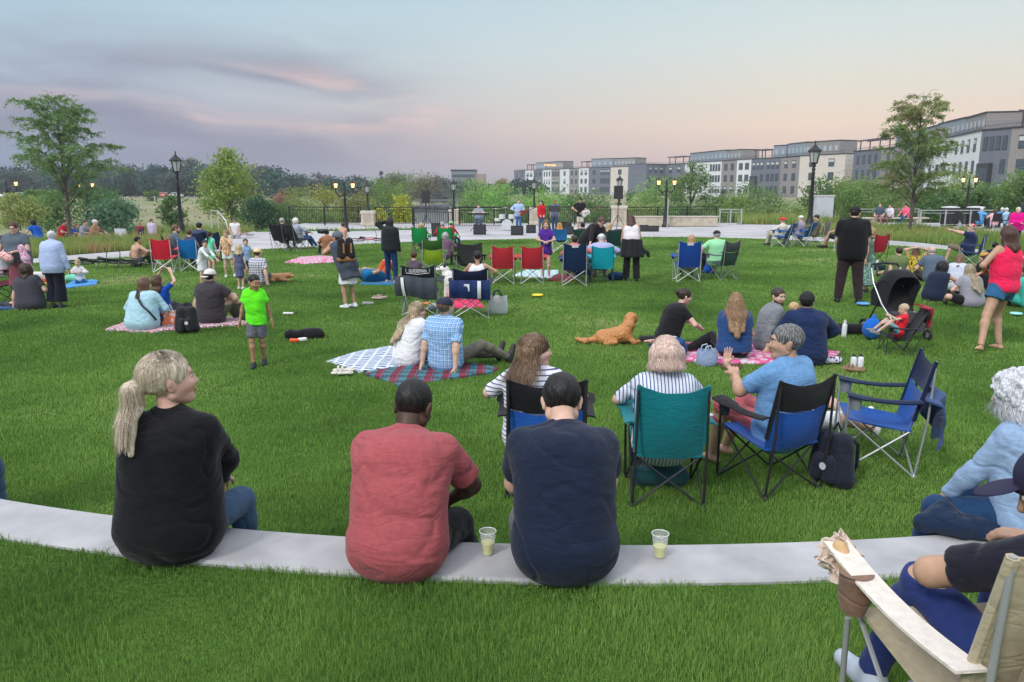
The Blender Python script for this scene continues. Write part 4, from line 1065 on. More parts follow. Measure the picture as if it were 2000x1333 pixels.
railing('white railing behind the pair on the right bench', (AT(1672, 50), 50), (AT(1792, 50), 50), h=.95, m=STEEL, bal=1.2, posts=1.6)
railing('white railing between the locust trunk and the cafe tables', (AT(1796, 47), 47), (AT(1942, 47), 47), h=.95, m=STEEL, bal=1.2, posts=1.6)
hr = empty('handrail', (AT(424, 44), 44, 0), R(-35), 'small white step handrail near the man with the red stroller', 'handrail')
MB().tube([(-.5, 0, 0), (-.45, 0, 1.0), (.15, 0, 1.0), (.9, 0, .45), (1.0, 0, 0)], .03, 8).build('rail', STEEL, hr, True)
MB().tube([(.15, 0, 0), (.15, 0, .98)], .025, 8).build('post', STEEL, hr, True)
mp = empty('metal_post', (AT(1303, 45), 45, 0), 0, 'slim silver post beside the right double lamp', 'post')
MB().tube([(0, 0, 0), (0, 0, ZAT(388, 45))], .035, 8).build('pole', STEEL, mp, True)
MB().lathe([(.09, 0), (.09, .03), (.05, .05)], 10).build('base_plate', STEEL, mp)
wpnl = empty('wall_panel', (AT(1606, 52), 52, 0), R(14), 'pale grey concrete panel wall right of the tall right lamp', 'wall')
MB().box((0, 0, ZAT(384, 52) / 2), (AT(1626, 52) - AT(1588, 52), .35, ZAT(384, 52)), bev=.02).build('panel', plain((.50, .52, .54), .85, nscale=2), wpnl)
MB().box((0, 0, ZAT(384, 52) + .04), (AT(1626, 52) - AT(1588, 52) + .1, .42, .08)).build('coping', plain((.6, .6, .6), .8), wpnl)
# bridge over the pond
br = empty('footbridge', (AT(868, 150), 150, -1.0), R(4), 'low dark footbridge crossing the pond in the distance', 'bridge')
bw = AT(925, 150) - AT(812, 150); MB().box((0, 0, 1.1), (bw, 2.6, .4)).build('deck', plain((.16, .16, .17), .8), br)
mb = MB(); mb.box((0, -1.3, 2.4), (bw, .08, .1)); mb.box((0, -1.3, 1.9), (bw, .05, .06))
for k in range(24): mb.box((-bw / 2 + bw * k / 23, -1.3, 1.85), (.08, .08, 1.15))
mb.build('parapet', plain((.12, .12, .13), .7), br)
for k in range(5): MB().box((-bw * .4 + bw * .2 * k, 0, .1), (.5, 2.2, 1.8)).build('pier', plain((.2, .2, .2), .8), br)
# wire fence in the meadow
wf = empty('wire_fence', (0, 0, 0), 0, 'pale wire fence with posts across the meadow on the left', 'fence')
mb = MB()
for k in range(22):
    px = -60 + k * 26; Y = 76 + k * .3; mb.box((AT(px, Y), Y, .75), (.08, .08, 1.5))
mb.build('posts', plain((.5, .5, .47), .8), wf)
wires = MB()
for zz in (.4, .9, 1.4): wires.tube([(AT(-60, 76), 76, zz), (AT(-60 + 21 * 26, 82.3), 82.3, zz)], .012, 4)
wires.build('wires', plain((.45, .45, .43), .6), wf)
# parked cars by the far road
def car(label, px, Y, col, rz=0):
    t = empty('parked_car', (AT(px, Y), Y, -.02), rz, label, 'car', 'cars on the far road')
    ops = [('c', (-1.5, -.5, .65), (1.5, -.5, .6), .32, .28, .1), ('c', (-1.5, .5, .65), (1.5, .5, .6), .32, .28, .1), ('c', (-1.6, 0, .65), (1.7, 0, .6), .3, .26, .2), ('c', (-.9, -.35, 1.15), (.5, -.35, 1.15), .25, .25, .2), ('c', (-.9, .35, 1.15), (.5, .35, 1.15), .25, .25, .2), ('cut', (0, 0, .32), (0, 0, -1))]
    V, Q = sdf(ops, .08); link('body', mesh_from('body', V, Q, plain(col, .3)), t)
    MB().box((-.2, 0, 1.18), (1.75, 1.24, .3), bev=.08).build('window_band', GLASS, t)
    for sx in (-1.05, 1.15):
        for sy in (-.78, .78): MB().tube([(sx, sy - .09, .32), (sx, sy + .09, .32)], .32, 14).build('wheel', DARKT, t)
for q in [(6, 190, (.75, .76, .8), .1, 'white car parked on the far road behind the left double lamp'), (344, 200, (.5, .5, .52), 0, 'silver car on the far road left of the tall lamp'), (321, 203, (.7, .2, .15), 0, 'small red car on the far road'), (40, 196, (.6, .6, .62), 0, 'light grey car on the far road right of the white one')]:
    car(q[4], q[0], q[1], q[2], q[3])
# ================================================================ people
SK = dict(light=(.62, .40, .30), tan=(.50, .30, .20), pink=(.66, .40, .32), brown=(.34, .18, .11), dark=(.075, .040, .028), mid=(.42, .25, .17))
HC = dict(blond=(.42, .30, .16), dkblond=(.24, .16, .085), brown=(.075, .040, .022), dkbrown=(.030, .018, .012), black=(.012, .011, .011), grey=(.36, .35, .34), white=(.66, .64, .62), red=(.20, .085, .04), salt=(.16, .15, .14), pinkb=(.58, .38, .30), ltbrown=(.15, .085, .045))
_hc = {}
def head_mesh(h, kind='m'):
    k = ('head', h, kind)
    if k in _hc: return _hc[k]
    f = kind == 'f'; c = kind == 'c'
    J = .028 if f else (.026 if c else .034)
    ops = [('e', (0, -.012, .032), (.074, .094, .086), .02), ('e', (0, .022, -.015), (.060, .068, .088), .03),
           ('c', (0, .04, -.06), (0, .062, -.088), .040, J * .8, .03), ('c', (.045, .0, -.055), (.012, .055, -.088), .026, .020, .025), ('c', (-.045, .0, -.055), (-.012, .055, -.088), .026, .020, .025),
           ('c', (.032, .072, -.022), (.045, .03, -.03), .022, .022, .025), ('c', (-.032, .072, -.022), (-.045, .03, -.03), .022, .022, .025),
           ('c', (-.03, .078, .030), (.03, .078, .030), .012, .012, .02)]
    if h < .016:
        ops += [('sub', (.031, .098, .008), (.017, .012, .011), .015), ('sub', (-.031, .098, .008), (.017, .012, .011), .015),
            ('c', (0, .086, .014), (0, .104 if not c else .098, -.026), .008, .0125, .014), ('c', (-.012, .092, -.030), (.012, .092, -.030), .009, .009, .008),
            ('e', (0, .088, -.054), (.024, .011, .0065), .006), ('e', (0, .086, -.065), (.020, .011, .007), .006)]
    else: ops += [('c', (0, .086, .014), (0, .108, -.026), .011, .015, .012)]
    for s in (1, -1): ops += [('e', (s * .077, -.008, -.006), (.010, .019, .032), .006), ('e', (s * .083, -.014, .006), (.009, .014, .02), .006)]
    V, Q = sdf(ops, h)
    _hc[k] = (V, Q); return V, Q
def hand_mesh(h, kind):
    k = ('hand', h, kind)
    if k in _hc: return _hc[k]
    cl = dict(flat=.08, relax=.42, fist=1.25, hold=.85)[kind]
    ops = [('c', (-.022, .0, 0), (-.030, .078, 0), .015, .013, .012), ('c', (0, 0, 0), (0, .085, 0), .017, .013, .012), ('c', (.022, .0, 0), (.028, .078, 0), .015, .013, .012), ('c', (0, -.03, 0), (0, .01, 0), .025, .022, .02)]
    for i, (x, L_) in enumerate([(-.031, .062), (-.0105, .075), (.0105, .080), (.030, .070)]):
        p = np.array((x, .082, 0.)); an = cl * .5; sp = x * 2.2
        for q, fr in enumerate((.45, .30, .25)):
            d = np.array((math.sin(sp) * math.cos(an), math.cos(an), -math.sin(an))); e = p + d * L_ * fr
            ops.append(('c', tuple(p), tuple(e), .0095 - .001 * q, .0088 - .001 * q, .004)); p = e; an += cl * (1.0 if q == 0 else .8)
    ops += [('c', (.022, .012, -.004), (.052, .042, -.014), .015, .011, .012), ('c', (.052, .042, -.014), (.058, .075, -.020 - .02 * cl), .011, .008, .004)]
    V, Q = sdf(ops, h); _hc[k] = (V, Q); return V, Q
def shoe_ops(o=0.0, bare=False):
    if bare: return [('c', (0, -.045, -.055), (0, .05, -.045), .026, .030, .02), ('c', (0, .04, -.05), (-.012, .145, -.062), .030, .015, .02), ('c', (0, .04, -.05), (.014, .13, -.064), .030, .013, .02), ('c', (0, -.01, .02), (0, -.01, -.04), .033, .032, .03), ('cut', (0, 0, -.078), (0, 0, -1))]
    return [('c', (0, -.05, -.045), (0, .05, -.040), .034, .038, .02), ('c', (0, .04, -.045), (0, .150, -.055), .040, .032, .02), ('c', (0, -.01, .01), (0, -.02, -.04), .042, .040, .03), ('cut', (0, 0, -.082), (0, 0, -1)), ('cut', (0, 0, .028), (0, 0, 1))]
def shoe_mesh(h, bare):
    k = ('shoe', h, bare)
    if k not in _hc: _hc[k] = sdf(shoe_ops(bare=bare), h)
    return _hc[k]
def hair_ops(style, sd=0):
    cap = ('e', (0, -.016, .036), (.085, .106, .095), .02)
    face = ('sub', (0, .120, -.045), (.078, .085, .118), .015)
    ear = [('sub', (s * .095, .02, -.04), (.035, .045, .05), .01) for s in (1, -1)]
    if style == 'buzz': return [('e', (0, -.015, .036), (.0785, .099, .091), .02), ('sub', (0, .125, -.055), (.09, .085, .13), .01), ('cut', (0, 0, -.045), (0, .35, -1))]
    if style == 'short': return [cap, face] + ear + [('cut', (0, -.05, -.075), (0, .30, -.95))]
    if style == 'fringe': return [('e', (0, -.016, .034), (.088, .108, .098), .02), ('sub', (0, .12, -.06), (.078, .085, .108), .012)] + ear + [('cut', (0, -.05, -.085), (0, .25, -.96))]
    if style == 'balding': return [('e', (0, -.016, .02), (.083, .104, .088), .02), face, ('cut', (0, 0, .03), (0, 0, 1)), ('cut', (0, -.05, -.07), (0, .3, -.95))]
    if style == 'bob': return [('e', (0, -.02, .034), (.095, .114, .100), .02), ('c', (.070, -.035, .01), (.080, -.030, -.050), .050, .040, .04), ('c', (-.070, -.035, .01), (-.080, -.030, -.050), .050, .040, .04), ('c', (0, -.075, 0), (0, -.085, -.055), .062, .050, .05), ('sub', (0, .125, -.05), (.066, .095, .120), .015)]
    if style == 'bun': return [cap, face] + ear + [('e', (0, -.125, .045), (.042, .038, .042), .012), ('cut', (0, -.02, -.085), (0, .25, -.97))]
    if style == 'pony': return [('e', (0, -.018, .036), (.086, .108, .097), .02), face] + ear + [('c', (0, -.112, .02), (0, -.150, -.01), .022, .034, .015), ('c', (0, -.150, -.01), (-.01, -.158, -.09), .040, .038, .03), ('c', (-.01, -.158, -.09), (.01, -.140, -.25), .040, .014, .03)]
    if style == 'highpony': return [cap, face] + ear + [('c', (.0, -.11, .06), (0, -.155, .04), .022, .04, .015), ('c', (0, -.155, .04), (.01, -.16, -.16), .045, .03, .03)]
    if style == 'curly': return [('e', (0, -.02, .03), (.118, .130, .115), .02), ('c', (.07, -.04, 0), (.075, -.05, -.08), .055, .045, .04), ('c', (-.07, -.04, 0), (-.075, -.05, -.08), .055, .045, .04), ('c', (0, -.07, 0), (0, -.09, -.11), .07, .05, .05), ('sub', (0, .14, -.04), (.068, .10, .120), .015)]
    if style == 'long': return [('e', (0, -.018, .035), (.090, .110, .099), .02), ('c', (.060, -.05, .0), (.085, -.070, -.13), .045, .045, .04), ('c', (.085, -.07, -.13), (.07, -.115, -.34), .045, .034, .04), ('c', (-.060, -.05, .0), (-.085, -.070, -.13), .045, .045, .04), ('c', (-.085, -.07, -.13), (-.07, -.115, -.34), .045, .034, .04), ('c', (0, -.07, 0), (0, -.125, -.15), .065, .058, .05), ('c', (0, -.125, -.15), (0, -.150, -.40), .062, .042, .05), ('sub', (0, .125, -.05), (.064, .095, .125), .015), ('sub', (0, .10, -.2), (.075, .10, .12), .03)]
    if style == 'mid': return [('e', (0, -.018, .035), (.090, .110, .099), .02), ('c', (.060, -.05, .0), (.080, -.065, -.15), .045, .040, .04), ('c', (-.060, -.05, .0), (-.080, -.065, -.15), .045, .040, .04), ('c', (0, -.07, 0), (0, -.115, -.17), .065, .050, .05), ('sub', (0, .125, -.05), (.064, .095, .125), .015), ('sub', (0, .10, -.2), (.075, .10, .12), .03)]
def hair_mesh(style, h):
    k = ('hair', style, h)
    if k not in _hc:
        nz = [(.0045, (70, 70, 9), 1), (.004, (22, 22, 6), 2)]
        if style == 'curly': nz = [(.014, (38, 38, 34), 1), (.006, (90, 90, 80), 2)]
        if style in ('buzz', 'balding'): nz = None
        if style == 'short' or style == 'fringe': nz = [(.0025, (60, 60, 12), 1)]
        _hc[k] = sdf(hair_ops(style), h, nz)
    return _hc[k]
def hat_ops(style):
    crown = [('e', (0, -.012, .045), (.094, .112, .088), .01), ('cut', (0, 0, .030), (0, -.15, -1))]
    if style == 'cap': return crown + [('e', (0, .135, .038), (.070, .068, .007), .006)]
    if style == 'capback': return crown + [('e', (0, -.150, .010), (.068, .060, .007), .006), ('sub', (0, .10, .035), (.03, .04, .03), .01)]
    if style == 'bucket': return crown + [('c', (0, 0, .034), (0, 0, .020), .105, .150, .01, True), ('cut', (0, 0, .012), (0, 0, -1))]
    if style == 'wide': return [('e', (0, -.012, .055), (.092, .108, .085), .01), ('e', (0, -.01, .045), (.165, .185, .012), .02), ('cut', (0, 0, .03), (0, 0, -1))]
    if style == 'helmet': return [('e', (0, -.012, .050), (.108, .130, .105), .01), ('cut', (0, 0, .020), (0, .1, -1))]
    if style == 'beanie': return [('e', (0, -.014, .050), (.096, .114, .105), .01), ('cut', (0, 0, .015), (0, -.25, -1))]
def hat_mesh(style, h):
    k = ('hat', style, h)
    if k not in _hc: _hc[k] = sdf(hat_ops(style), h)
    return _hc[k]
def V3(*a): return np.array(a, float)
def unit(v): v = np.asarray(v, float); return v / (np.linalg.norm(v) + 1e-9)
def frame(yv, zh):       # orthonormal matrix with columns x,y,z ; y along yv, z near zh
    y = unit(yv); z = np.asarray(zh, float); z = z - y * (z @ y)
    z = unit(z) if np.linalg.norm(z) > 1e-4 else unit(np.cross(y, (1, 0, .01)))
    return np.stack([np.cross(y, z), y, z], 1)
def rotz(v, deg):
    c, s = math.cos(R(deg)), math.sin(R(deg)); return V3(v[0] * c + v[1] * s, -v[0] * s + v[1] * c, v[2])     # clockwise: + turns right
def ik(A, T, l1, l2, pole):
    A, T = np.asarray(A, float), np.asarray(T, float); d = T - A; L_ = np.linalg.norm(d)
    mx = (l1 + l2) * .995
    if L_ > mx: T = A + d / L_ * mx; L_ = mx
    L_ = max(L_, abs(l1 - l2) + .02); u = unit(d)
    x = (l1 * l1 - l2 * l2 + L_ * L_) / (2 * L_); y = math.sqrt(max(l1 * l1 - x * x, 0))
    p = np.asarray(pole, float); p = p - u * (p @ u); p = unit(p)
    return A + u * x + p * y, T
POSES = {
 'stand': dict(pel=(0, 0, .93), lean=2, bend=4, aL=(-.09, .0, .08), aR=(.09, .0, .08), kL=(-.1, 1, 0), kR=(.1, 1, 0), hL=(-.25, .06, .72), hR=(.25, .06, .72), eL=(-.5, -1, 0), eR=(.5, -1, 0)),
 'cross': dict(pel=(0, 0, .12), lean=8, bend=22, aL=(.16, .34, .09), aR=(-.14, .40, .09), kL=(-1, .6, .35), kR=(1, .6, .35), hL=(-.18, .34, .22), hR=(.18, .34, .22), eL=(-1, -.6, 0), eR=(1, -.6, 0)),
 'legsout': dict(pel=(0, 0, .12), lean=-22, bend=6, aL=(-.12, .84, .10), aR=(.12, .84, .10), kL=(-.1, 0, 1), kR=(.1, 0, 1), hL=(-.34, -.40, .05), hR=(.34, -.40, .05), eL=(-.2, -1, 0), eR=(.2, -1, 0)),
 'kneesup': dict(pel=(0, 0, .12), lean=-4, bend=24, aL=(-.13, .50, .08), aR=(.13, .50, .08), kL=(-.15, 0, 1), kR=(.15, 0, 1), hL=(-.10, .46, .40), hR=(.10, .46, .40), eL=(-1, -.3, -.2), eR=(1, -.3, -.2)),
 'side': dict(pel=(0, 0, .12), lean=-6, bend=10, aL=(-.50, .18, .07), aR=(-.42, .34, .07), kL=(-.6, 1, .2), kR=(.3, 1, .3), hL=(-.15, .35, .20), hR=(.38, -.16, .05), eL=(-1, -.4, 0), eR=(.3, -1, 0)),
 'kneel': dict(pel=(0, -.02, .26), lean=6, bend=10, aL=(-.11, -.22, .07), aR=(.11, -.22, .07), kL=(-.1, 1, 0), kR=(.1, 1, 0), hL=(-.15, .30, .30), hR=(.15, .30, .30), eL=(-1, -.5, 0), eR=(1, -.5, 0), kfoot=True),
 'chair': dict(pel=(0, 0, .38), lean=-17, bend=18, aL=(-.13, .50, .08), aR=(.13, .50, .08), kL=(-.1, .4, 1), kR=(.1, .4, 1), hL=(-.24, .34, .62), hR=(.24, .34, .62), eL=(-1, -.6, -.3), eR=(1, -.6, -.3)),
 'wall': dict(pel=(0, .0, .125), lean=12, bend=26, aL=(-.17, .46, -.36), aR=(.17, .46, -.36), kL=(-.2, 1, .6), kR=(.2, 1, .6), hL=(-.10, .42, .16), hR=(.10, .42, .16), eL=(-1, -.2, 0), eR=(1, -.2, 0)),
 'lie': dict(pel=(0, 0, .13), lean=-88, bend=2, aL=(-.11, .84, .10), aR=(.11, .84, .10), kL=(-.1, 0, 1), kR=(.1, 0, 1), hL=(-.34, .0, .06), hR=(.34, .0, .06), eL=(-1, 0, .2), eR=(1, 0, .2)),
}
def strands(style, n, sc, seed=1):
    """thin hair ribbons that follow the style; head frame"""
    g = np.random.default_rng(seed); V = []; Fc = []
    C0 = np.array((0, -.018, .035)); RR = np.array((.090, .110, .100))
    cnt = 0
    for _ in range(n * 3):
        if cnt >= n: break
        az = g.uniform(-math.pi, math.pi); el = g.uniform(-.25, 1.45)
        u = np.array((math.sin(az) * math.cos(el), -math.cos(az) * math.cos(el), math.sin(el)))
        if u[1] > .25 and u[2] < .55: continue
        if style in ('pony',) and u[2] < -.2: continue
        p = C0 + u * RR; pts = []
        L_ = dict(long=.38, mid=.2, bob=.07, curly=.12, pony=.10, short=.05)[style] * g.uniform(.75, 1.1)
        pts.append(p)
        if style == 'pony':
            T_ = np.array((0, -.118, .02)) + g.normal(size=3) * .010
            for s in np.linspace(.2, 1, 5):
                q = p * (1 - s) + T_ * s; dq = (q - C0) / RR; q = C0 + dq / np.linalg.norm(dq) * RR * (1.012 + g.uniform(0, .02)) if s < .95 else T_; pts.append(q)
            if g.random() < .75:
                o = g.normal(size=3) * .020; o[1] = -abs(o[1]) * .6; ln = g.uniform(.12, .25)
                for s in (.15, .4, .7, 1): pts.append(T_ + np.array((o[0] * (1 + .5 * s), -.035 - .012 * s + o[1], -.0 - ln * s)) * 1.0)
        else:
            q = p.copy(); down = 0
            for s in range(9):
                dq = (q - C0) / RR; r_ = np.linalg.norm(dq)
                tang = np.array((dq[0] * .5, dq[1] * .5 - .05, -1.0))
                if q[2] > .0:
                    nn = dq / RR; nn /= np.linalg.norm(nn); tang = np.array((u[0], u[1] - .25, -.6)); tang -= nn * (tang @ nn)
                tang /= np.linalg.norm(tang)
                st = .028
                if q[2] <= 0: down += st
                if style == 'curly': tang += g.normal(size=3) * .22
                else: tang += g.normal(size=3) * .07
                if q[2] < -.10: tang[0] -= q[0] * 1.0
                q = q + tang * st
                dq = (q - C0) / RR
                if q[2] > .0: q = C0 + dq / np.linalg.norm(dq) * RR * (1.01 + g.uniform(0, .03))
                if q[2] < 0 and style != 'curly': q[1] = min(q[1], -.03 + .05 * (abs(q[0]) > .05)); 
                pts.append(q.copy())
                if down > L_: break
        w = .0011; o = len(V)
        for i, q in enumerate(pts):
            out = q - C0; out[2] = 0; out = out / (np.linalg.norm(out) + 1e-6); sdv = np.array((-out[1], out[0], 0)) * w * (1 - .6 * i / len(pts))
            q = q + out * .003; V += [q - sdv, q + sdv]
        Fc += [(o + 2 * i, o + 2 * i + 1, o + 2 * i + 3, o + 2 * i + 2) for i in range(len(pts) - 1)]
        cnt += 1
    return np.array(V) * 1.0, np.array(Fc)
NP = [0]
def person(label, px, py, face=0, H=1.7, pose='stand', z=0.0, sex='m', w=1.0, skinc='light', hair=('short', 'brown'), top=None, sleeve=.5, topoff=.014, hem=None, bot=None, botlen=1.0, botoff=.012, skirt=None, shoe=(.05, .05, .05), hat=None, child=False, yaw=0, pitch=0, roll=0, twist=0, side=0, pos=None, det=None, extra=None, hood=None, collar=False, group=None, hands='relax', hk=None, open_=None, glasses=None, beard=None, wr=1.0, sole=None, neck=None, hs=None, dz=0, hdL=None, hdR=None, bag=None, tank=False, shirtmat=None, botmat=None, **ov):
    NP[0] += 1; sid = NP[0]
    if hem is None: hem = .12 if pose in ('stand',) else .22
    if pose in ('cross', 'legsout', 'kneesup', 'side', 'kneel') and not child: H *= .955
    if child:
        w = w * .86
        if pose == 'stand': ov.setdefault('hL', (-.31, .04, .76)); ov.setdefault('hR', (.31, .04, .76))
    if child: topoff, botoff = topoff * .8, min(botoff, .016)
    s = H / 1.75; x0, y0 = pos if pos else G(px, py, z)
    dist = math.hypot(x0, y0); hb = min(.022, max(.0075, dist * .00095)); hb = det or hb
    q = dict(POSES[pose]); q.update(ov)
    S = lambda v: V3(*v) * s
    hsz = (hs or (1.0 if not child else (1.28 if H < 1.05 else 1.14))) * s * (1.0 if not child else .97)
    pel = S(q['pel']) + V3(0, 0, dz)
    ln, bd = R(q['lean']), R(q['lean'] + q['bend']); sd = R(side)
    d1 = unit((math.sin(sd), math.sin(ln), math.cos(ln) * math.cos(sd))); d2 = unit((math.sin(sd * 1.3), math.sin(bd), math.cos(bd)))
    fat = w if w > 1 else 1.0
    Rt = V3(1, 0, 0); Rt2 = rotz(Rt, twist)
    d2 = unit(d2); f2 = unit(np.cross(d2, Rt2)); Rt2 = unit(np.cross(f2, d2))
    waist = pel + d1 * .20 * s; chest = waist + unit(d1 + d2) * .17 * s; nb = chest + d2 * .15 * s
    sw = .186 if sex == 'm' else .158
    if child: sw = .145
    sw *= (1 + (w - 1) * .35)
    shL, shR = [chest + d2 * .105 * s + Rt2 * sg * sw * s for sg in (-1, 1)]
    f1 = unit(np.cross(d1, Rt))
    hipL, hipR = pel - Rt * .085 * s * (1 + (w - 1) * .5), pel + Rt * .085 * s * (1 + (w - 1) * .5)
    l1, l2 = .285 * s, .25 * s
    bh = min(botoff, topoff - .009) if top is not None else botoff
    def tgt(v): return S(v) + V3(0, 0, dz if pose not in ('stand',) else 0)
    elL, wrL = ik(shL, tgt(q['hL']), l1, l2, q['eL']); elR, wrR = ik(shR, tgt(q['hR']), l1, l2, q['eR'])
    knL, anL = ik(hipL, S(q['aL']), .43 * s, .42 * s, q['kL']); knR, anR = ik(hipR, S(q['aR']), .43 * s, .42 * s, q['kR'])
    # head
    hd_f = rotz(unit(f2 * .9 + V3(0, 0, 0)) if pose == 'lie' else V3(*(lambda u: (u[0], u[1], 0))(unit((f2[0], f2[1], 0)))), yaw)
    if pose == 'lie' and q['lean'] < -60:
        up = unit(d2 * .96 + V3(0, 0, .2)); Mh = frame(unit(np.cross(up, Rt2)), up)
        a = R(yaw); Mh = Mh @ np.array([[math.cos(a), math.sin(a), 0], [-math.sin(a), math.cos(a), 0], [0, 0, 1]])
        pa = R(pitch); Mh = Mh @ np.array([[1, 0, 0], [0, math.cos(pa), math.sin(pa)], [0, -math.sin(pa), math.cos(pa)]])
    else:
        p_ = R(pitch); fw = hd_f * math.cos(p_) - V3(0, 0, 1) * math.sin(p_); up = hd_f * math.sin(p_) + V3(0, 0, 1) * math.cos(p_)
        rr = np.cross(fw, up); up = up * math.cos(R(roll)) + rr * math.sin(R(roll)); Mh = frame(fw, up)
    upv = Mh[:, 2]
    ndir = unit(d2 * .5 + upv * .6 + V3(0, 0, .1 if pose != 'lie' else 0))
    hc = nb + ndir * (.055 if not neck else neck) * s + upv * (.085) * hsz + Mh[:, 1] * .018 * s
    hbase = hc - upv * .055 * hsz - Mh[:, 1] * .020 * hsz
    def T(o, ra, rb): return ra * s * o, rb * s * o
    wl = w * wr
    def torso(off, k=.05, sleeve_arm=True, fit=1.0):
        o = []
        for sg in (-1, 1):
            o.append(('c', tuple(pel + Rt * .062 * s * sg * w), tuple(waist + Rt * .048 * s * sg * w), .108 * s * wl + off, .096 * s * wl + off * fit, .06 * s))
            o.append(('c', tuple(waist + Rt * .048 * s * sg * w), tuple(chest + Rt2 * .075 * s * sg), .096 * s * wl + off * fit, .103 * s * (1 + (wl - 1) * .5) + off, .06 * s))
            ta = chest + d2 * .055 * s + Rt2 * sg * (sw - .052) * s
            o.append(('c', tuple(chest + Rt2 * .075 * s * sg), tuple(ta), .103 * s * (1 + (wl - 1) * .5) + off, .072 * s + off, .05 * s))
            if not tank: o.append(('c', tuple(nb + d2 * .004 * s + Rt2 * sg * .03 * s), tuple(chest + d2 * .084 * s + Rt2 * sg * (sw - .02) * s), .050 * s + off, .050 * s + off, .055 * s))
            if pose in ('cross', 'legsout', 'kneesup', 'side', 'wall', 'chair', 'kneel'): o.append(('e', tuple(pel - f1 * .03 * s + Rt * sg * .075 * s * w), (.108 * s * wl + off, .108 * s * wl + off, .10 * s + off), .09 * s))
            else: o.append(('e', tuple(pel - f1 * .045 * s + Rt * sg * .06 * s - d1 * .03 * s), (.085 * s * w + off, .085 * s * w + off, .09 * s + off), .05 * s))
        if w > 1.08: o.append(('e', tuple(waist + f1 * .045 * s * w - d1 * .04 * s), (.14 * s * w + off, .12 * s * w * w + off, .14 * s + off), .08 * s))
        if sex == 'f' and not child:
            for sg in (-1, 1): o.append(('e', tuple(chest + f2 * .085 * s + Rt2 * sg * .062 * s + d2 * .0 * s), (.062 * s * fat + off, .055 * s * fat + off, .06 * s + off), .04 * s))
        return o
    ar = (1 + (w - 1) * .8) * (.84 if sex == 'f' or child else 1)
    def arm(sh, el, wr_, off, t, k=.02, flat=True):
        o = []; ra, rb, rc = .056 * s * ar + off, .044 * s * ar + off, .027 * s * (.9 if child else 1) + off
        if t <= 1:
            e = sh + (el - sh) * t; o.append(('c', tuple(sh), tuple(e), ra, (ra + (rb - ra) * t) + off * .5, .035 * s, flat))
        else:
            u = min(t - 1, 1); e = el + (wr_ - el) * u
            o.append(('c', tuple(sh), tuple(el), ra, rb, .035 * s)); o.append(('c', tuple(el), tuple(e), rb, rb + (rc - rb) * u, .02 * s, flat and u < 1))
            if u > .3: o.append(('e', tuple(el + (wr_ - el) * .25), (rb * .98,) * 3, .03 * s))
        return o
    lr = (1 + (w - 1) * .9)
    def leg(hp, kn, an, off, t, flare=0):
        o = []; ra, rb, rc = .086 * s * lr + off, .056 * s * (1 + (w - 1) * .5) + off, .038 * s + off
        if t <= 1: e = hp + (kn - hp) * t; o.append(('c', tuple(hp), tuple(e), ra, ra + (rb - ra) * t + off * .8, .03 * s, True))
        else:
            u = t - 1; e = kn + (an - kn) * u
            o.append(('c', tuple(hp), tuple(kn), ra, rb, .03 * s)); o.append(('c', tuple(kn), tuple(e), rb, rb + (rc - rb) * u + flare * s, .02 * s, True))
            o.append(('e', tuple(kn + (an - kn) * .28 - unit(np.cross(Rt, an - kn)) * -.008 * s), (.050 * s + off + flare * s * .4,) * 3, .04 * s))
        return o
    # --- body: one continuous skin
    Bo = torso(0)
    Bo.append(('c', tuple(nb - d2 * .03 * s), tuple(hbase), .052 * s * (1.08 if sex == 'm' else .88) * (1 + (w - 1) * .5), .050 * hsz * (1.05 if sex == 'm' else .9), .035 * s))
    Bo += arm(shL, elL, wrL, 0, 2) + arm(shR, elR, wrR, 0, 2) + leg(hipL, knL, anL, 0, 2) + leg(hipR, knR, anR, 0, 2)
    parts = [sdf(Bo, hb)]
    hh = .0042 if dist < 8 else (.0065 if dist < 13 else (.011 if dist < 24 else .02))
    HV, HQ = head_mesh(hh, 'c' if child else sex)
    HVw = (HV * hsz) @ Mh.T + hc
    parts.append((HVw, HQ))
    nbody = len(parts[0][1])
    def hand(el, wr_, sg, kind, hd):
        V, Q = hand_mesh(.004 if dist < 8 else (.006 if dist < 16 else .010), kind)
        V = V * (s * (.93 if sex == 'f' else 1.03) if not child else hsz * .85)
        if sg < 0: V = V * np.array([-1, 1, 1]); Q = Q[:, ::-1]
        y = unit(wr_ - el) if hd is None else unit(hd[0])
        zz = (V3(0, 0, 1) if abs(y[2]) < .8 else V3(sg, 0, 0)) if (hd is None or len(hd) < 2) else V3(*hd[1])
        M = frame(y, zz)
        return V @ M.T + wr_ + y * .012, Q
    kk = hands if isinstance(hands, tuple) else (hands, hands)
    parts.append(hand(elL, wrL, -1, kk[0], hdL)); parts.append(hand(elR, wrR, 1, kk[1], hdR))
    feet = []
    for kn, an in ((knL, anL), (knR, anR)):
        sh = unit(an - kn); hz = math.hypot(sh[0], sh[1]); fh = V3(sh[0], sh[1], 0) / (hz + 1e-6)
        toe = unit(V3((kn[0] - hipR[0]) * .15, 1, 0)) if not q.get('kfoot') else V3(0, -1, -.1)
        if q.get('kfoot'): zf = V3(0, -.1, 1) * -1
        elif hz > .35:
            toe = unit(fh * (.25 + .0 * hz) + V3(0, 0, 1) * hz) if pose in ('legsout', 'lie') else unit(fh + V3(0, 0, .55 * hz) + V3(0, .3, 0)); zf = -sh
        else: zf = -sh
        if q.get('toe'): toe = unit(q['toe'])
        feet.append((frame(toe, zf), an))
    if shoe is None or True:
        V, Q = shoe_mesh(max(.007, min(hb, .014)), True)
        for M, an in feet: parts.append(((V * s * (1 if sex == 'm' else .92)) @ M.T + an, Q))
    Vb, Qb = joinVF(parts)
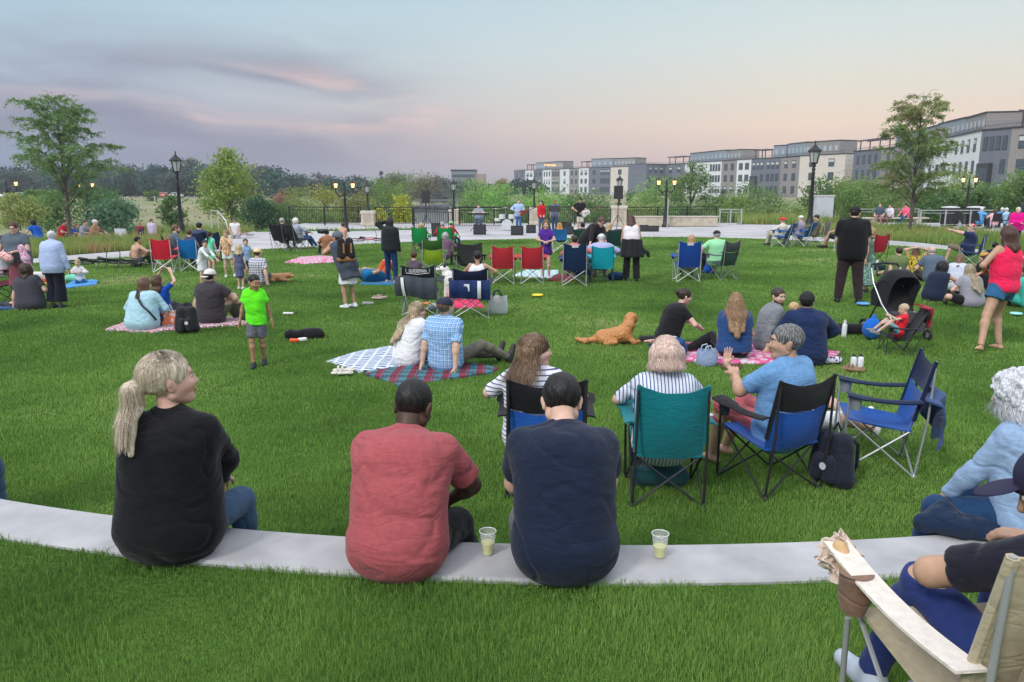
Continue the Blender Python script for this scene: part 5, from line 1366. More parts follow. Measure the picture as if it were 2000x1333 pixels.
    me = mesh_from('person', Vb, Qb, skin(SK.get(skinc, skinc)))
    if hh <= .007:        # lips have a colour of their own
        me.materials.append(skin((.45, .16, .14) if sex == 'f' else tuple(v * m_ for v, m_ in zip(SK.get(skinc, skinc), (.8, .6, .6)))))
        cen = HV[HQ].mean(1); lip = (np.abs(cen[:, 0]) < .023) & (cen[:, 1] > .085) & (cen[:, 2] < -.047) & (cen[:, 2] > -.072)
        idx = np.zeros(len(Qb), np.int32); idx[nbody:nbody + len(HQ)][lip] = 1; me.polygons.foreach_set('material_index', idx)
    root = link('person', me, None, (x0, y0, z), (0, 0, -R(face)))
    tag(root, label, 'person', group)
    def part(nm, ops, m, h=None, nz=None):
        V, Q = sdf(ops, h or hb, nz)
        return link(nm, mesh_from(nm, V, Q, m), root) if len(V) else None
    def hp(nm, VQ, m, sc=1.0):
        V, Q = VQ; W_ = (V * hsz * sc) @ Mh.T + hc
        if nm == 'hair' and pose != 'lie':      # long hair lies on the back instead of hanging into it
            drop = np.maximum(0, (hc[2] - .09 * hsz) - W_[:, 2]); k_ = max(0, math.tan(min(.9, bd))) * .95 + .12; bk = -unit(V3(f2[0], f2[1], 0)); W_ = W_ + (drop * k_ + np.minimum(1, drop / .05) * ((.036 + .02 * (w > 1)) if pose != 'stand' else .012))[:, None] * bk[None, :]
        o = link(nm, mesh_from(nm, W_, Q, m), root); return o
    wz = (-.0075 * wr * min(1, s), (4.5, 4.5, 8), sid, 1); wz2 = (.0022, (14, 14, 26), sid + 1)
    nz = [wz, wz2] if dist < 16 else None
    seated = pose in ('cross', 'legsout', 'kneesup', 'side', 'wall', 'chair', 'kneel')
    # --- top
    if top is not None:
        m = shirtmat or (top if not isinstance(top, tuple) else cloth(top))
        To = torso(topoff, fit=1.5)
        if seated: To.append(('e', tuple(pel - f1 * .045 * s), (.15 * s * w + topoff, .115 * s * wl + topoff, .13 * s), .06 * s))
        if not tank and not child:
            for sg in (-1, 1):
                To.append(('c', tuple(pel + d1 * .02 * s + Rt * sg * .088 * s * w), tuple(chest + Rt2 * sg * .098 * s), .092 * s * wl + topoff, .088 * s + topoff, .10 * s))
                To.append(('c', tuple(pel + d1 * .02 * s + Rt * sg * .04 * s * w - f1 * .015 * s), tuple(chest + Rt2 * sg * .05 * s - f2 * .012 * s), .105 * s * wl + topoff, .10 * s + topoff, .12 * s))
        if not seated and hem > .1:
            for sg in (-1, 1): To.append(('c', tuple(pel + Rt * .06 * s * sg * w), tuple(pel - d1 * hem * s + Rt * .06 * s * sg * w), .108 * s * wl + topoff, .118 * s * wl + topoff, .04 * s))
        if hem < .9: To.append(('cut', tuple(pel - d1 * hem * s), tuple(-d1)))
        if tank:
            nc = nb + d2 * .0 * s
            To.append(('sub', tuple(nb + d2 * .02 * s + f2 * .01 * s), (.082 * s, .10 * s, .085 * s), .01))
            for sg in (-1, 1): To.append(('sub', tuple(chest + d2 * .12 * s + Rt2 * sg * (sw + .012) * s), (.058 * s, .085 * s, .115 * s), .01))
        else: To += arm(shL, elL, wrL, topoff * .9, sleeve) + arm(shR, elR, wrR, topoff * .9, sleeve)
        if not tank: To.append(('sub', tuple(nb + d2 * .042 * s + f2 * .02 * s), (.066 * s, .076 * s, .03 * s), .008))
        if collar: To.append(('c', tuple(nb - d2 * .02 * s), tuple(nb + d2 * .035 * s), .068 * s, .060 * s, .01, True))
        if open_: pass
        part('shirt', To, m, nz=nz)
        if hood: part('hood', [('e', tuple(nb - f2 * .06 * s - d2 * .01 * s), (.12 * s, .075 * s, .075 * s), .02), ('c', tuple(nb - Rt2 * .09 * s + d2 * .02 * s), tuple(nb + Rt2 * .09 * s + d2 * .02 * s), .05 * s, .05 * s, .04)], m)
    # --- bottom
    if bot is not None:
        m = botmat or (bot if not isinstance(bot, tuple) else cloth(bot))
        Po = []
        for sg in (-1, 1):
            Po.append(('c', tuple(pel + Rt * .062 * s * sg * w), tuple(waist - d1 * .07 * s + Rt * .048 * s * sg * w), .108 * s * wl + bh, .098 * s * wl + bh, .06 * s))
            if seated: Po.append(('e', tuple(pel - f1 * .03 * s + Rt * sg * .075 * s * w), (.108 * s * wl + bh, .108 * s * wl + bh, .10 * s + bh), .08 * s))
            else: Po.append(('e', tuple(pel - f1 * .045 * s + Rt * sg * .06 * s - d1 * .03 * s), (.085 * s * w + bh, .085 * s * w + bh, .09 * s + bh), .05 * s))
        if skirt:
            kn_m = (knL + knR) / 2; an_m = (anL + anR) / 2
            if seated:
                for kn, hp_ in ((knL, hipL), (knR, hipR), (kn_m, pel)): Po.append(('c', tuple(hp_), tuple(kn), .11 * s * w, .085 * s, .08 * s))
                if skirt > 1:
                    for kn, an in ((knL, anL), (knR, anR)): Po.append(('c', tuple(kn), tuple(kn + (an - kn) * (skirt - 1)), .085 * s, .07 * s, .08 * s))
            else:
                e = pel - V3(0, 0, 1) * .85 * skirt * s / 1.0
                for a_ in range(4):
                    o_ = V3(math.cos(a_ * 1.57 + .8), .8 * math.sin(a_ * 1.57 + .8), 0)
                    Po.append(('c', tuple(pel + o_ * .03 * s * w), tuple(e + o_ * (.05 + .06 * skirt) * s), .115 * s * w, (.10 + .05 * skirt) * s * w, .08 * s, True))
        else:
            fl = q.get('flare', 0)
            Po += leg(hipL, knL, anL, botoff, botlen * 2 if botlen <= 1 else 2, fl) + leg(hipR, knR, anR, botoff, botlen * 2 if botlen <= 1 else 2, fl)
        Po.append(('cut', tuple(waist - d1 * .02 * s), tuple(d1)))
        part('skirt' if skirt else ('shorts' if botlen < .7 else 'trousers'), Po, m, nz=nz)
    # --- shoes
    if shoe is not None:
        V, Q = shoe_mesh(max(.007, min(hb, .013)), False); sc_ = s * (1 if sex == 'm' else .93) * (1.05 if not child else 1.1)
        for M, an in feet:
            link('shoe', mesh_from('shoe', (V * sc_) @ M.T + an, Q, plain(shoe, .6)), root)
    # --- hair, hats
    if hair:
        hcx = HC.get(hair[1], hair[1]); hm = hairm(hcx, hair[2] if len(hair) > 2 else None)
        VQ = hair_mesh(hair[0], hh)
        if dist < 10.5 and hair[0] in ('long', 'mid', 'bob', 'pony') or (dist < 6 and hair[0] == 'curly'):
            a = VQ; b = strands(hair[0], 2600 if dist < 6 else 900, 1, sid)
            b = (b[0], b[1]); VQ = joinVF([a, b])
        hp('hair', VQ, hm)
    if beard: hp('beard', sdf([('c', (-.045, .02, -.055), (.0, .070, -.085), .030, .032, .02), ('c', (.045, .02, -.055), (.0, .070, -.085), .030, .032, .02), ('sub', (0, .105, -.052), (.020, .03, .009), .006), ('cut', (0, 0, -.035), (0, .1, 1))], hh, [(.003, (60, 60, 40), 1)]), hairm(HC.get(beard, beard)))
    if hat: hp('hat' if hat[0] in ('wide', 'bucket', 'beanie') else ('helmet' if hat[0] == 'helmet' else 'cap'), hat_mesh(hat[0], hh), plain(hat[1], .85) if isinstance(hat[1], tuple) else hat[1])
    face_cam = dist < 22
    if face_cam and hh <= .011:
        for sg in (-1, 1):
            e = MB().lathe([(.0005, -.011), (.007, -.0085), (.0105, -.003), (.011, .0), (.0105, .003), (.007, .0085), (.0005, .011)], 12)
            V = np.array(e.V); V = V[:, [0, 2, 1]] + np.array((sg * .031, .081, .009)); 
            o = link('eye', mesh_from('eye', (V * hsz) @ Mh.T + hc, e.F, plain((.60, .58, .55), .25)), root)
            ir = MB().lathe([(.0001, .0110), (.0055, .0098), (.0056, .0088)], 10); V = np.array(ir.V)[:, [0, 2, 1]] + np.array((sg * .031, .082, .009))
            link('iris', mesh_from('iris', (V * hsz) @ Mh.T + hc, ir.F, plain((.03, .02, .015), .2)), o)
            bo = MB().tube([(sg * .016, .098, .024), (sg * .032, .098, .030), (sg * .047, .086, .026)], .0035, 6)
            bc = HC.get(hair[1], hair[1]) if hair else (.1, .07, .05)
            link('eyebrow', mesh_from('eyebrow', (np.array(bo.V) * hsz) @ Mh.T + hc, bo.F, plain(tuple(v * .5 for v in bc), .8)), root)
    if glasses:
        gm = MB()
        for sg in (-1, 1):
            gm.tube([(sg * .033 + .021 * math.cos(a), .106, .006 + .016 * math.sin(a)) for a in np.linspace(0, 5.9, 14)], .0022, 5, closed=True)
            gm.tube([(sg * .054, .104, .01), (sg * .078, .07, .012), (sg * .082, -.01, .012)], .002, 5)
            if glasses == 'sun': gm.box((sg * .033, .106, .006), (.038, .003, .028))
        gm.tube([(-.012, .107, .01), (.012, .107, .01)], .002, 5)
        link('glasses', mesh_from('glasses', (np.array(gm.V) * hsz) @ Mh.T + hc, gm.F, plain((.03, .025, .025), .3)), root)
    info = dict(root=root, s=s, pel=pel, waist=waist, chest=chest, nb=nb, shL=shL, shR=shR, elL=elL, elR=elR, wrL=wrL, wrR=wrR, hc=hc, Mh=Mh, f2=f2, Rt2=Rt2, d2=d2, knL=knL, knR=knR, anL=anL, anR=anR, hsz=hsz, hb=hb, d1=d1, x=x0, y=y0, z=z, face=face)
    return info
def to_world(I, v):
    c, s_ = math.cos(-R(I['face'])), math.sin(-R(I['face']))
    return (I['x'] + v[0] * c - v[1] * s_, I['y'] + v[0] * s_ + v[1] * c, I['z'] + v[2])
# ================================================================ props
def blanket(nm, label, poly, kind):
    c = np.mean(poly, 0); n = 6; P = []
    for i in range(len(poly)):
        a, b = np.array(poly[i]), np.array(poly[(i + 1) % len(poly)])
        for k in range(n): P.append(a + (b - a) * k / n)
    P = np.array(P) - c; rings = 9; V = [(0, 0, .05)]; m = len(P)
    for r_ in range(1, rings + 1):
        q = P * r_ / rings
        z = .045 + .030 * vnoise(np.stack([q[:, 0] * 5, q[:, 1] * 5, np.full(m, 3.)], 1) + 20, len(kind)) + .014 * vnoise(np.stack([q[:, 0] * 16, q[:, 1] * 16, np.full(m, 3.)], 1) + 20, 5)
        if r_ == rings: z = z - .02
        V += [(q[i][0], q[i][1], max(.012, z[i])) for i in range(m)]
    V += [(P[i][0], P[i][1], .0) for i in range(m)]
    Fc = [(0, 1 + i, 1 + (i + 1) % m) for i in range(m)]
    for r_ in range(rings):
        o = 1 + r_ * m
        for i in range(m): Fc.append((o + i, o + m + i, o + m + (i + 1) % m, o + (i + 1) % m))
    M_ = {'dash': pattern('dashes', (.62, .66, .72), (.05, .10, .22)), 'plaid': pattern('plaidxy', (.22, .04, .07), (.03, .22, .27), (.07, .035, .04)),
          'floral': pattern('blotch', (.50, .14, .18), (.60, .62, .64), (.25, .45, .50)), 'pinkf': pattern('blotch', (.55, .10, .22), (.70, .55, .60), (.45, .65, .7), .5), 'blue': cloth((.06, .28, .62)), 'pinkl': pattern('blotch', (.70, .12, .30), (.62, .58, .60), (.8, .3, .45), .35),
          'teal': pattern('dashes', (.62, .68, .68), (.10, .45, .50)), 'red': cloth((.20, .025, .03)), 'magenta': cloth((.75, .02, .12)), 'blue2': cloth((.02, .16, .32)), 'navy': cloth((.02, .07, .18))}[kind]
    o = MB().add(V, Fc).build('picnic_blanket', M_, None, True, (c[0], c[1], 0)); tag(o, label, 'blanket')
for b in BLANKETS: blanket(*b)

def camp_chair(label, px, py, face, fab, fr=(.03, .03, .035), top=None, pos=None, z=0.0, s=1.0, tall=1.0, arms=True, name='camping_chair', back='solid', logo=False, steel=False, xs=1.0, lean=.0, group=None, mats=None, leansag=.05):
    x, y = pos if pos else G(px, py, z)
    t = empty(name, (x, y, z), -R(face), label, 'camping chair', group)
    FM = mats[0] if mats else cloth(fab, .7, .25); TM = (mats[1] if mats else (cloth(top, .7, .25) if top else FM)); IR = plain(fr, .5, .6 if steel else .3)
    W = .25 * xs * s; zt = .90 * s * tall; zs = .40 * s
    FL, FR_, RL, RR_ = (-W - .015, .27 * s, 0), (W + .015, .27 * s, 0), (-W - .015, -.26 * s, 0), (W + .015, -.26 * s, 0)
    sFL, sFR, sRL, sRR = (-W, .25 * s, zs + .03), (W, .25 * s, zs + .03), (-W, -.20 * s, zs - .04), (W, -.20 * s, zs - .04)
    def yb(z_): return -.21 * s - (z_ - zs) * (.24 + lean)
    tl, tr = (-W, yb(zt), zt), (W, yb(zt), zt)
    r = .0095 * s
    for a, b, nm in ((FL, (-W - .03, .25 * s, .62 * s if arms else zs), 0), (FR_, (W + .03, .25 * s, .62 * s if arms else zs), 0), (RL, tl, 1), (RR_, tr, 1)):
        MB().tube([a, ((a[0] + b[0]) / 2, (a[1] + b[1]) / 2 - (.02 if nm else 0), (a[2] + b[2]) / 2), b], r, 8).lathe([(r * 2, -.005), (r * 2.2, .012), (r, .03)], 8, a).build('leg', IR, t, True)
    f = MB()
    for a, b in ((FL, sFR), (FR_, sFL), (RL, sRR), (RR_, sRL), (FL, sRL), (RL, sFL), (FR_, sRR), (RR_, sFR)): f.tube([a, b], r * .85, 6)
    f.build('cross_frame', IR, t, True)
    h0 = zs - .05
    def fb(u, v, z0, z1):
        zz = z0 + (z1 - z0) * v; sag = leansag * s * (1 - (2 * u - 1) ** 2) * (.35 + .65 * math.sin(math.pi * min(1, v * .9 + .1)))
        edge = -.018 * s * (1 - (2 * u - 1) ** 2) * (1 if v > .98 else 0)
        return (-W + 2 * W * u, yb(zz) - sag, zz + edge + .006 * math.sin(u * 17 + v * 5) * s * .4)
    dipf = lambda u: .045 * s * (1 - (2 * u - 1) ** 2)
    if back == 'two':
        zm = h0 + (zt - h0) * .58
        MB().sheet(lambda u, v: fb(u, v, h0, zm - dipf(u) * .6), 12, 8, .008).build('back_panel', FM, t, True)
        MB().sheet(lambda u, v: fb(u, v, zm - dipf(u) * .6 + .004, zt - dipf(u) * v * .9), 12, 8, .009).build('head_panel', TM, t, True)
    else:
        MB().sheet(lambda u, v: fb(u, v, h0, zt - dipf(u) * v * (.8 if not mats else .2)), 14, 14, .008).build('back_panel', FM, t, True)
    for u_ in (0, 1): MB().tube([fb(u_, 0, h0 + .1, zt), fb(u_, .5, h0 + .1, zt), (fb(u_, 1, h0, zt))], .016 * s, 6).build('side_sleeve', TM, t, True)
    def fs(u, v):
        sag = .055 * s * (1 - (2 * u - 1) ** 2) * math.sin(math.pi * v * .9 + .15)
        yy = -.22 * s + .47 * s * v; zz = (zs - .04) + .07 * v * s - sag
        return (-W + 2 * W * u, yy, zz)
    MB().sheet(fs, 12, 12, .01).build('seat', FM, t, True)
    if arms:
        for sg in (-1, 1):
            X = sg * (W + .035)
            MB().sheet(lambda u, v: (X + (u - .5) * (.09 + .05 * (v > .7)) * s, yb(.62 * s) + (.27 * s - yb(.62 * s)) * v, .635 * s - .025 * math.sin(math.pi * v) * s + .03 * s * (v - .5) + .012 * (abs(u - .5) * 2) ** 2 * -1), 4, 12, .012).build('armrest', TM if top else FM, t, True)
            c = MB(); c.lathe([(.036 * s, -.10 * s), (.045 * s, 0), (.047 * s, .006)], 12, (X, .20 * s, .62 * s)); c.build('cup_holder', IR if top else FM, t, True)
    if logo:
        MB().sheet(lambda u, v: (lambda p: (p[0], p[1] - .012, p[2]))(fb(.36 + .28 * u, .84 + .10 * v, h0, zt)), 6, 2, .003).build('logo_patch', plain((.6, .62, .65), .6), t, True)
    return t

def sdfobj(nm, ops, h, m, parent=None, loc=None, rz=0, nz=None, label=None, cat=None, group=None):
    V, Q = sdf(ops, h, nz); o = link(nm, mesh_from(nm, V, Q, m), parent, loc, (0, 0, rz))
    if label: tag(o, label, cat, group)
    return o
def backpack(label, px, py, rz, col, s=1.0, lying=False, accent=(.6, .6, .65), pos=None, z=0.0):
    x, y = pos if pos else G(px, py, z); t = empty('backpack', (x, y, z), R(rz), label, 'backpack')
    m = cloth(col, .75, .4); S_ = lambda o: o
    sdfobj('body', [('c', (-.09 * s, 0, .10 * s), (-.07 * s, 0, .36 * s), .10 * s, .075 * s, .06 * s), ('c', (.09 * s, 0, .10 * s), (.07 * s, 0, .36 * s), .10 * s, .075 * s, .06 * s), ('cut', (0, 0, .005), (0, 0, -1))], .012 * s, m, t, nz=[(.008, (9, 9, 9), 2)])
    sdfobj('pocket', [('c', (-.06 * s, -.10 * s, .10 * s), (-.05 * s, -.095 * s, .22 * s), .05 * s, .045 * s, .04 * s), ('c', (.06 * s, -.10 * s, .10 * s), (.05 * s, -.095 * s, .22 * s), .05 * s, .045 * s, .04 * s), ('cut', (0, 0, .01), (0, 0, -1))], .01 * s, m, t)
    st = MB()
    for sg in (-1, 1): st.tube([(sg * .07 * s, .07 * s, .40 * s), (sg * .09 * s, .16 * s, .32 * s), (sg * .10 * s, .15 * s, .16 * s), (sg * .09 * s, .09 * s, .06 * s)], .014 * s, 6)
    st.tube([(-.03 * s, .03 * s, .43 * s), (0, .03 * s, .49 * s), (.03 * s, .03 * s, .43 * s)], .009 * s, 6)
    st.build('strap', cloth(tuple(v * .6 for v in col)), t, True)
    MB().lathe([(.028 * s, 0), (.028 * s, .004)], 14).build('badge', plain(accent, .6), t, loc=(.03 * s, -.15 * s, .19 * s), rot=(R(90), 0, 0))
    if lying: t.rotation_euler = (R(-78), 0, R(rz)); t.location.z = z + .10
    return t
def tote(label, px, py, rz, m, w=.34, h=.34, d=.16, handle=(.05, .06, .12), trim=None, pos=None):
    x, y = pos if pos else G(px, py); t = empty('tote_bag', (x, y, 0), R(rz), label, 'bag')
    V = []; n = 28
    def ringp(z_, f, thk=0):
        out = []
        for k in range(n):
            a = 2 * math.pi * k / n; c, s_ = math.cos(a), math.sin(a)
            sx = math.copysign(abs(c) ** .5, c) * w / 2 * f; sy = math.copysign(abs(s_) ** .5, s_) * d / 2 * f
            out.append((sx * (1 + .03 * math.sin(a * 5 + z_ * 20)), sy * (1 + .12 * math.sin(a * 3 + z_ * 14)), z_ + .008 * math.sin(a * 4)))
        return out
    L_ = [ringp(0.0, .86), ringp(.02, .97), ringp(h * .4, 1.0), ringp(h * .75, .98), ringp(h, .92), ringp(h, .87), ringp(h * .5, .9), ringp(.03, .85)]
    for r_ in L_: V += r_
    Fc = [(i * n + k, i * n + (k + 1) % n, (i + 1) * n + (k + 1) % n, (i + 1) * n + k) for i in range(7) for k in range(n)] + [tuple(range(n - 1, -1, -1)), tuple(7 * n + k for k in range(n))]
    MB().add(V, Fc).build('body', m, t, True)
    for sg in (-1, 1): MB().tube([(-w * .22, sg * d * .42, h * .96), (-w * .17, sg * d * .36, h * 1.25), (w * .05, sg * d * .36, h * 1.33), (w * .2, sg * d * .42, h * .96)], .010, 6).build('handle', plain(handle, .8), t, True)
    return t
def bottle(label, px, py, col, h=.25, r=.036, capc=(.05, .05, .05), pos=None, z=0):
    x, y = pos if pos else G(px, py, z); t = empty('water_bottle', (x, y, z), 0, label, 'bottle')
    MB().lathe([(r * .95, 0), (r, .008), (r, h * .72), (r * .85, h * .80), (r * .5, h * .86), (r * .5, h * .88)], 18).build('body', plain(col, .3), t, True)
    MB().lathe([(r * .6, h * .88), (r * .6, h * .98), (r * .4, h)], 14).tube([(-r * .4, 0, h * .98), (0, 0, h * 1.08), (r * .4, 0, h * .98)], .004, 5).build('cap', plain(capc, .5), t, True)
    return t
def beer_cup(label, px, py, fill):
    z = WTOP; x, y = G(px, py, z); t = empty('plastic_cup', (x, y, z), 0, label, 'cup')
    def fcup(nt, b):
        b.inputs['Base Color'].default_value = (.93, .95, .96, 1); b.inputs['Roughness'].default_value = .12; b.inputs['Transmission Weight'].default_value = .0; b.inputs['Alpha'].default_value = .14; b.inputs['IOR'].default_value = 1.45; b.inputs['Specular IOR Level'].default_value = .8
    cm = mat('clear_plastic', fcup)
    n = 32; V = []; prof = [(.026, .001), (.0275, .01), (.030, .04), (.0325, .045), (.040, .118), (.041, .122), (.0395, .122), (.0385, .117), (.0315, .046), (.0285, .04), (.025, .004)]
    MB().lathe(prof, n).build('cup_wall', cm, t, True)
    rim = MB(); rim.tube([(.0408 * math.cos(a), .0408 * math.sin(a), .122) for a in np.linspace(0, 2 * math.pi, 33)[:-1]], .0018, 6, closed=True); rim.build('rim', plain((.82, .84, .86), .2), t, True)
    MB().lathe([(.0245, .006), (.0275, .038), (.0305, .046), (.0305 + .0085 * (fill - .046) / .072, fill)], n).build('drink', mat('beer', lambda nt, b: (setattr(b.inputs['Base Color'], 'default_value', (.66, .66, .16, 1)), setattr(b.inputs['Roughness'], 'default_value', .1), setattr(b.inputs['Alpha'], 'default_value', .85))), t, True)
    sm = MB()
    for k in range(3): sm.tube([((.033 + .0016 * k) * math.cos(a), (.033 + .0016 * k) * math.sin(a), .066 + .014 * k) for a in np.linspace(0, 2 * math.pi, 25)[:-1]], .0006, 4, closed=True)
    sm.build('ridges', plain((.8, .82, .84), .2), t, True)
    return t
def disc(label, px, py, col, r=.13):
    x, y = G(px, py); o = MB().lathe([(r * .9, 0), (r, .008), (r, .02), (r * .93, .030), (r * .5, .034), (.002, .035)], 28).build('frisbee', plain(col, .4), None, True, (x, y, .035)); tag(o, label, 'frisbee')
def sandals(label, px, py, rz, col, name='sandals', gap=.12, z=0.02, flop=True):
    x, y = G(px, py); t = empty('pair_of_shoes', (x, y, z), R(rz), label, 'shoes')
    for k, sg in enumerate((-1, 1)):
        sole = sdf([('c', (sg * gap / 2, -.09, .012), (sg * gap / 2, .03, .012), .036, .042, .02), ('c', (sg * gap / 2, .03, .012), (sg * gap / 2 - sg * .008, .11, .012), .044, .036, .02), ('cut', (0, 0, .028), (0, 0, 1)), ('cut', (0, 0, .004), (0, 0, -1))], .007)
        o = link('shoe', mesh_from('shoe', sole[0], sole[1], plain(col, .7)), t)
        st = MB(); X = sg * gap / 2
        for yy in (.02, .07): st.tube([(X - .042, yy, .02), (X - .02, yy + .01, .058), (X + .02, yy + .01, .058), (X + .042, yy, .02)], .010, 6)
        st.tube([(X - .036, -.07, .02), (X, -.10, .05), (X + .036, -.07, .02)], .008, 6); st.build('strap', plain(tuple(min(1, v * 1.1) for v in col), .7), o, True)
    return t
def lump(name, label, cat, px, py, ops, m, h=.012, rz=0, nz=((.008, (10, 10, 10), 3),), z=0.0, pos=None):
    x, y = pos if pos else G(px, py, z); return sdfobj(name, ops, h, m, None, (x, y, z), R(rz), list(nz) if nz else None, label, cat)
def guitar(label, x, y, z, rz, rx, col, ry=0, group=None):
    t = empty('guitar', (x, y, z), 0, label, 'guitar', group); t.rotation_euler = (R(rx), R(ry), R(rz))
    sdfobj('body', [('e', (0, 0, .16), (.17, .035, .15), .05), ('e', (0, 0, .36), (.13, .035, .12), .05)], .015, plain(col, .25), t)
    MB().box((0, -.02, .72), (.045, .03, .5), bev=.004).box((0, -.02, 1.02), (.07, .02, .14), bev=.004).build('neck', plain((.15, .09, .05), .4), t)
    MB().box((0, -.042, .22), (.06, .01, .04)).box((0, -.042, .34), (.05, .008, .05)).build('pickup', plain((.02, .02, .02), .4), t)
def bicycle(label, x, y, z, rz, lying=True, col=(.02, .02, .025), s=1.0, sw=(.6, .62, .65)):
    t = empty('bicycle', (x, y, z), 0, label, 'bicycle'); t.rotation_euler = (R(76) if lying else 0, 0, R(rz))
    for wx in (-.52 * s, .52 * s):
        w = MB(); w.tube([(wx + .33 * s * math.cos(a), 0, .34 * s + .33 * s * math.sin(a)) for a in np.linspace(0, 2 * math.pi, 29)[:-1]], .02 * s, 8, closed=True)
        o = w.build('wheel', plain((.02, .02, .02), .7), t, True)
        sp = MB()
        for k in range(14): a = k * math.pi / 7; sp.tube([(wx, 0, .34 * s), (wx + .31 * s * math.cos(a), 0, .34 * s + .31 * s * math.sin(a))], .002 * s, 4)
        sp.tube([(wx, -.05 * s, .34 * s), (wx, .05 * s, .34 * s)], .02 * s, 8); sp.build('spokes', plain((.5, .5, .52), .3, .8), o)
    f = MB(); P = dict(bb=(-.06, 0, .30), st=(-.20, 0, .78), ht=(.36, 0, .82), hb=(.40, 0, .62), rw=(-.52, 0, .34), fw=(.52, 0, .34))
    P = {k: tuple(c * s for c in v) for k, v in P.items()}
    for a, b, r in (('bb', 'st', .017), ('bb', 'hb', .024), ('st', 'ht', .019), ('ht', 'hb', .02), ('rw', 'bb', .012), ('rw', 'st', .011), ('hb', 'fw', .016)): f.tube([P[a], P[b]], r * s, 8)
    f.build('frame', plain(col, .3), t, True)
    MB().tube([P['ht'], (.38 * s, 0, .95 * s)], .012 * s, 6).tube([(.34 * s, -.30 * s, .97 * s), (.40 * s, -.15 * s, .95 * s), (.40 * s, .15 * s, .95 * s), (.34 * s, .30 * s, .97 * s)], .012 * s, 6).build('handlebar', plain((.04, .04, .04), .4), t, True)
    sdfobj('saddle', [('c', (-.32 * s, 0, .90 * s), (-.12 * s, 0, .91 * s), .06 * s, .02 * s, .02)], .012, plain((.02, .02, .02), .5), t); 
    MB().tube([P['st'], (-.22 * s, 0, .90 * s)], .012 * s, 6).build('seat_post', plain(sw, .3, .7), t, True)
    MB().tube([(-.06 * s, .05 * s, .30 * s), (-.06 * s, .05 * s, .16 * s), (-.06 * s, .13 * s, .16 * s)], .012 * s, 6).tube([(-.06 * s, -.05 * s, .30 * s), (-.06 * s, -.05 * s, .44 * s), (-.06 * s, -.13 * s, .44 * s)], .012 * s, 6).build('crank', plain(sw, .3, .7), t, True)
    return t
def speaker_on_stand(label, px, py, ytop, yb, slabel):
    x, y = G(px, py); t = empty('speaker_stand', (x, y, 0), 0, slabel, 'speaker stand'); zb = ZAT(yb, y); zt = ZAT(ytop, y)
    MB().tube([(0, 0, .5), (0, 0, zb)], .022, 8).build('pole', IRON, t, True)
    for k in range(3):
        a = k * 2.09 + .3; MB().tube([(0, 0, .9), (.55 * math.cos(a), .55 * math.sin(a), .02)], .016, 6).build('leg', IRON, t, True)
    s_ = empty('loudspeaker', (x, y, zb), R(8), label, 'loudspeaker'); h = zt - zb; w = h * .62
    MB().box((0, 0, h / 2), (w, w * .8, h), bev=.03).build('cabinet', plain((.018, .018, .02), .7), s_)
    MB().box((0, -w * .41, h / 2), (w * .88, .02, h * .92), bev=.008).build('grille', plain((.03, .03, .032), .6, nscale=60), s_)
def wedge(label, px, py, w=.62, h=.45):
    x, y = G(px, py); t = empty('monitor_speaker', (x, y, 0), 0, label, 'monitor speaker')
    V = [(-w / 2, -.20, 0), (w / 2, -.20, 0), (w / 2, .2, 0), (-w / 2, .2, 0), (-w / 2, -.16, h), (w / 2, -.16, h), (w / 2, .05, h * .9), (-w / 2, .05, h * .9)]
    MB().add(V, [(3, 2, 1, 0), (0, 1, 5, 4), (1, 2, 6, 5), (2, 3, 7, 6), (3, 0, 4, 7), (4, 5, 6, 7)]).build('cabinet', plain((.02, .02, .022), .7), t)
    MB().box((0, -.20, h * .5), (w * .8, .02, h * .75), bev=.006).build('panel', plain((.035, .035, .04), .7), t)
# ================================================================ the people, their chairs and their things
def CP(px, py, face, back=.26, z=0.0):      # chair centre from the pixel of its rear feet
    x, y = G(px, py, z); return (x + math.sin(R(face)) * back, y + math.cos(R(face)) * back)
def HH(pyf, pyh, z=0.0, px=None): x, y = G(1000, pyf, z); return max(.7, (ZAT(pyh, y) - z))
def POS(px, py, z=0): return G(px, py, z)
c = srgb
BLK, NAVY, WHT, DEN = (.012, .012, .014), (.014, .022, .05), (.72, .74, .76), (.045, .09, .17)
LBL = c(165, 195, 225)
# ---- foreground on the seat wall
person('woman with blonde ponytail and black sweater sitting on the seat wall', 0, 0, 0, 1.80, 'wall', z=WTOP, pos=(-1.67, 3.52), sex='f', w=1.14, neck=.085, hem=1, skinc='pink', hair=('pony', (.56, .46, .33), (.85, .77, .66)), top=(.006, .006, .008), sleeve=2, bot=DEN, yaw=52, pitch=-6, hs=1.10, hL=(.0, .42, .20), hR=(.10, .42, .22), aL=(-.05, .50, -.34), aR=(.20, .46, -.34), lean=4, bend=14, shoe=(.1, .1, .1), twist=4)
I2 = person('man in coral red t-shirt hunched on the seat wall left of the first cup', 0, 0, 5, 1.70, 'wall', z=WTOP, pos=(-.535, 3.34), w=1.04, neck=.075, hem=1, skinc='dark', hair=('buzz', 'black'), top=c(160, 80, 84), sleeve=.78, topoff=.022, bot=BLK, botlen=.75, yaw=12, pitch=30, hs=1.16, lean=14, bend=32, hL=(.02, .46, .20), hR=(.16, .44, .16), aR=(.30, .44, -.36), aL=(-.10, .46, -.36), botoff=.03)
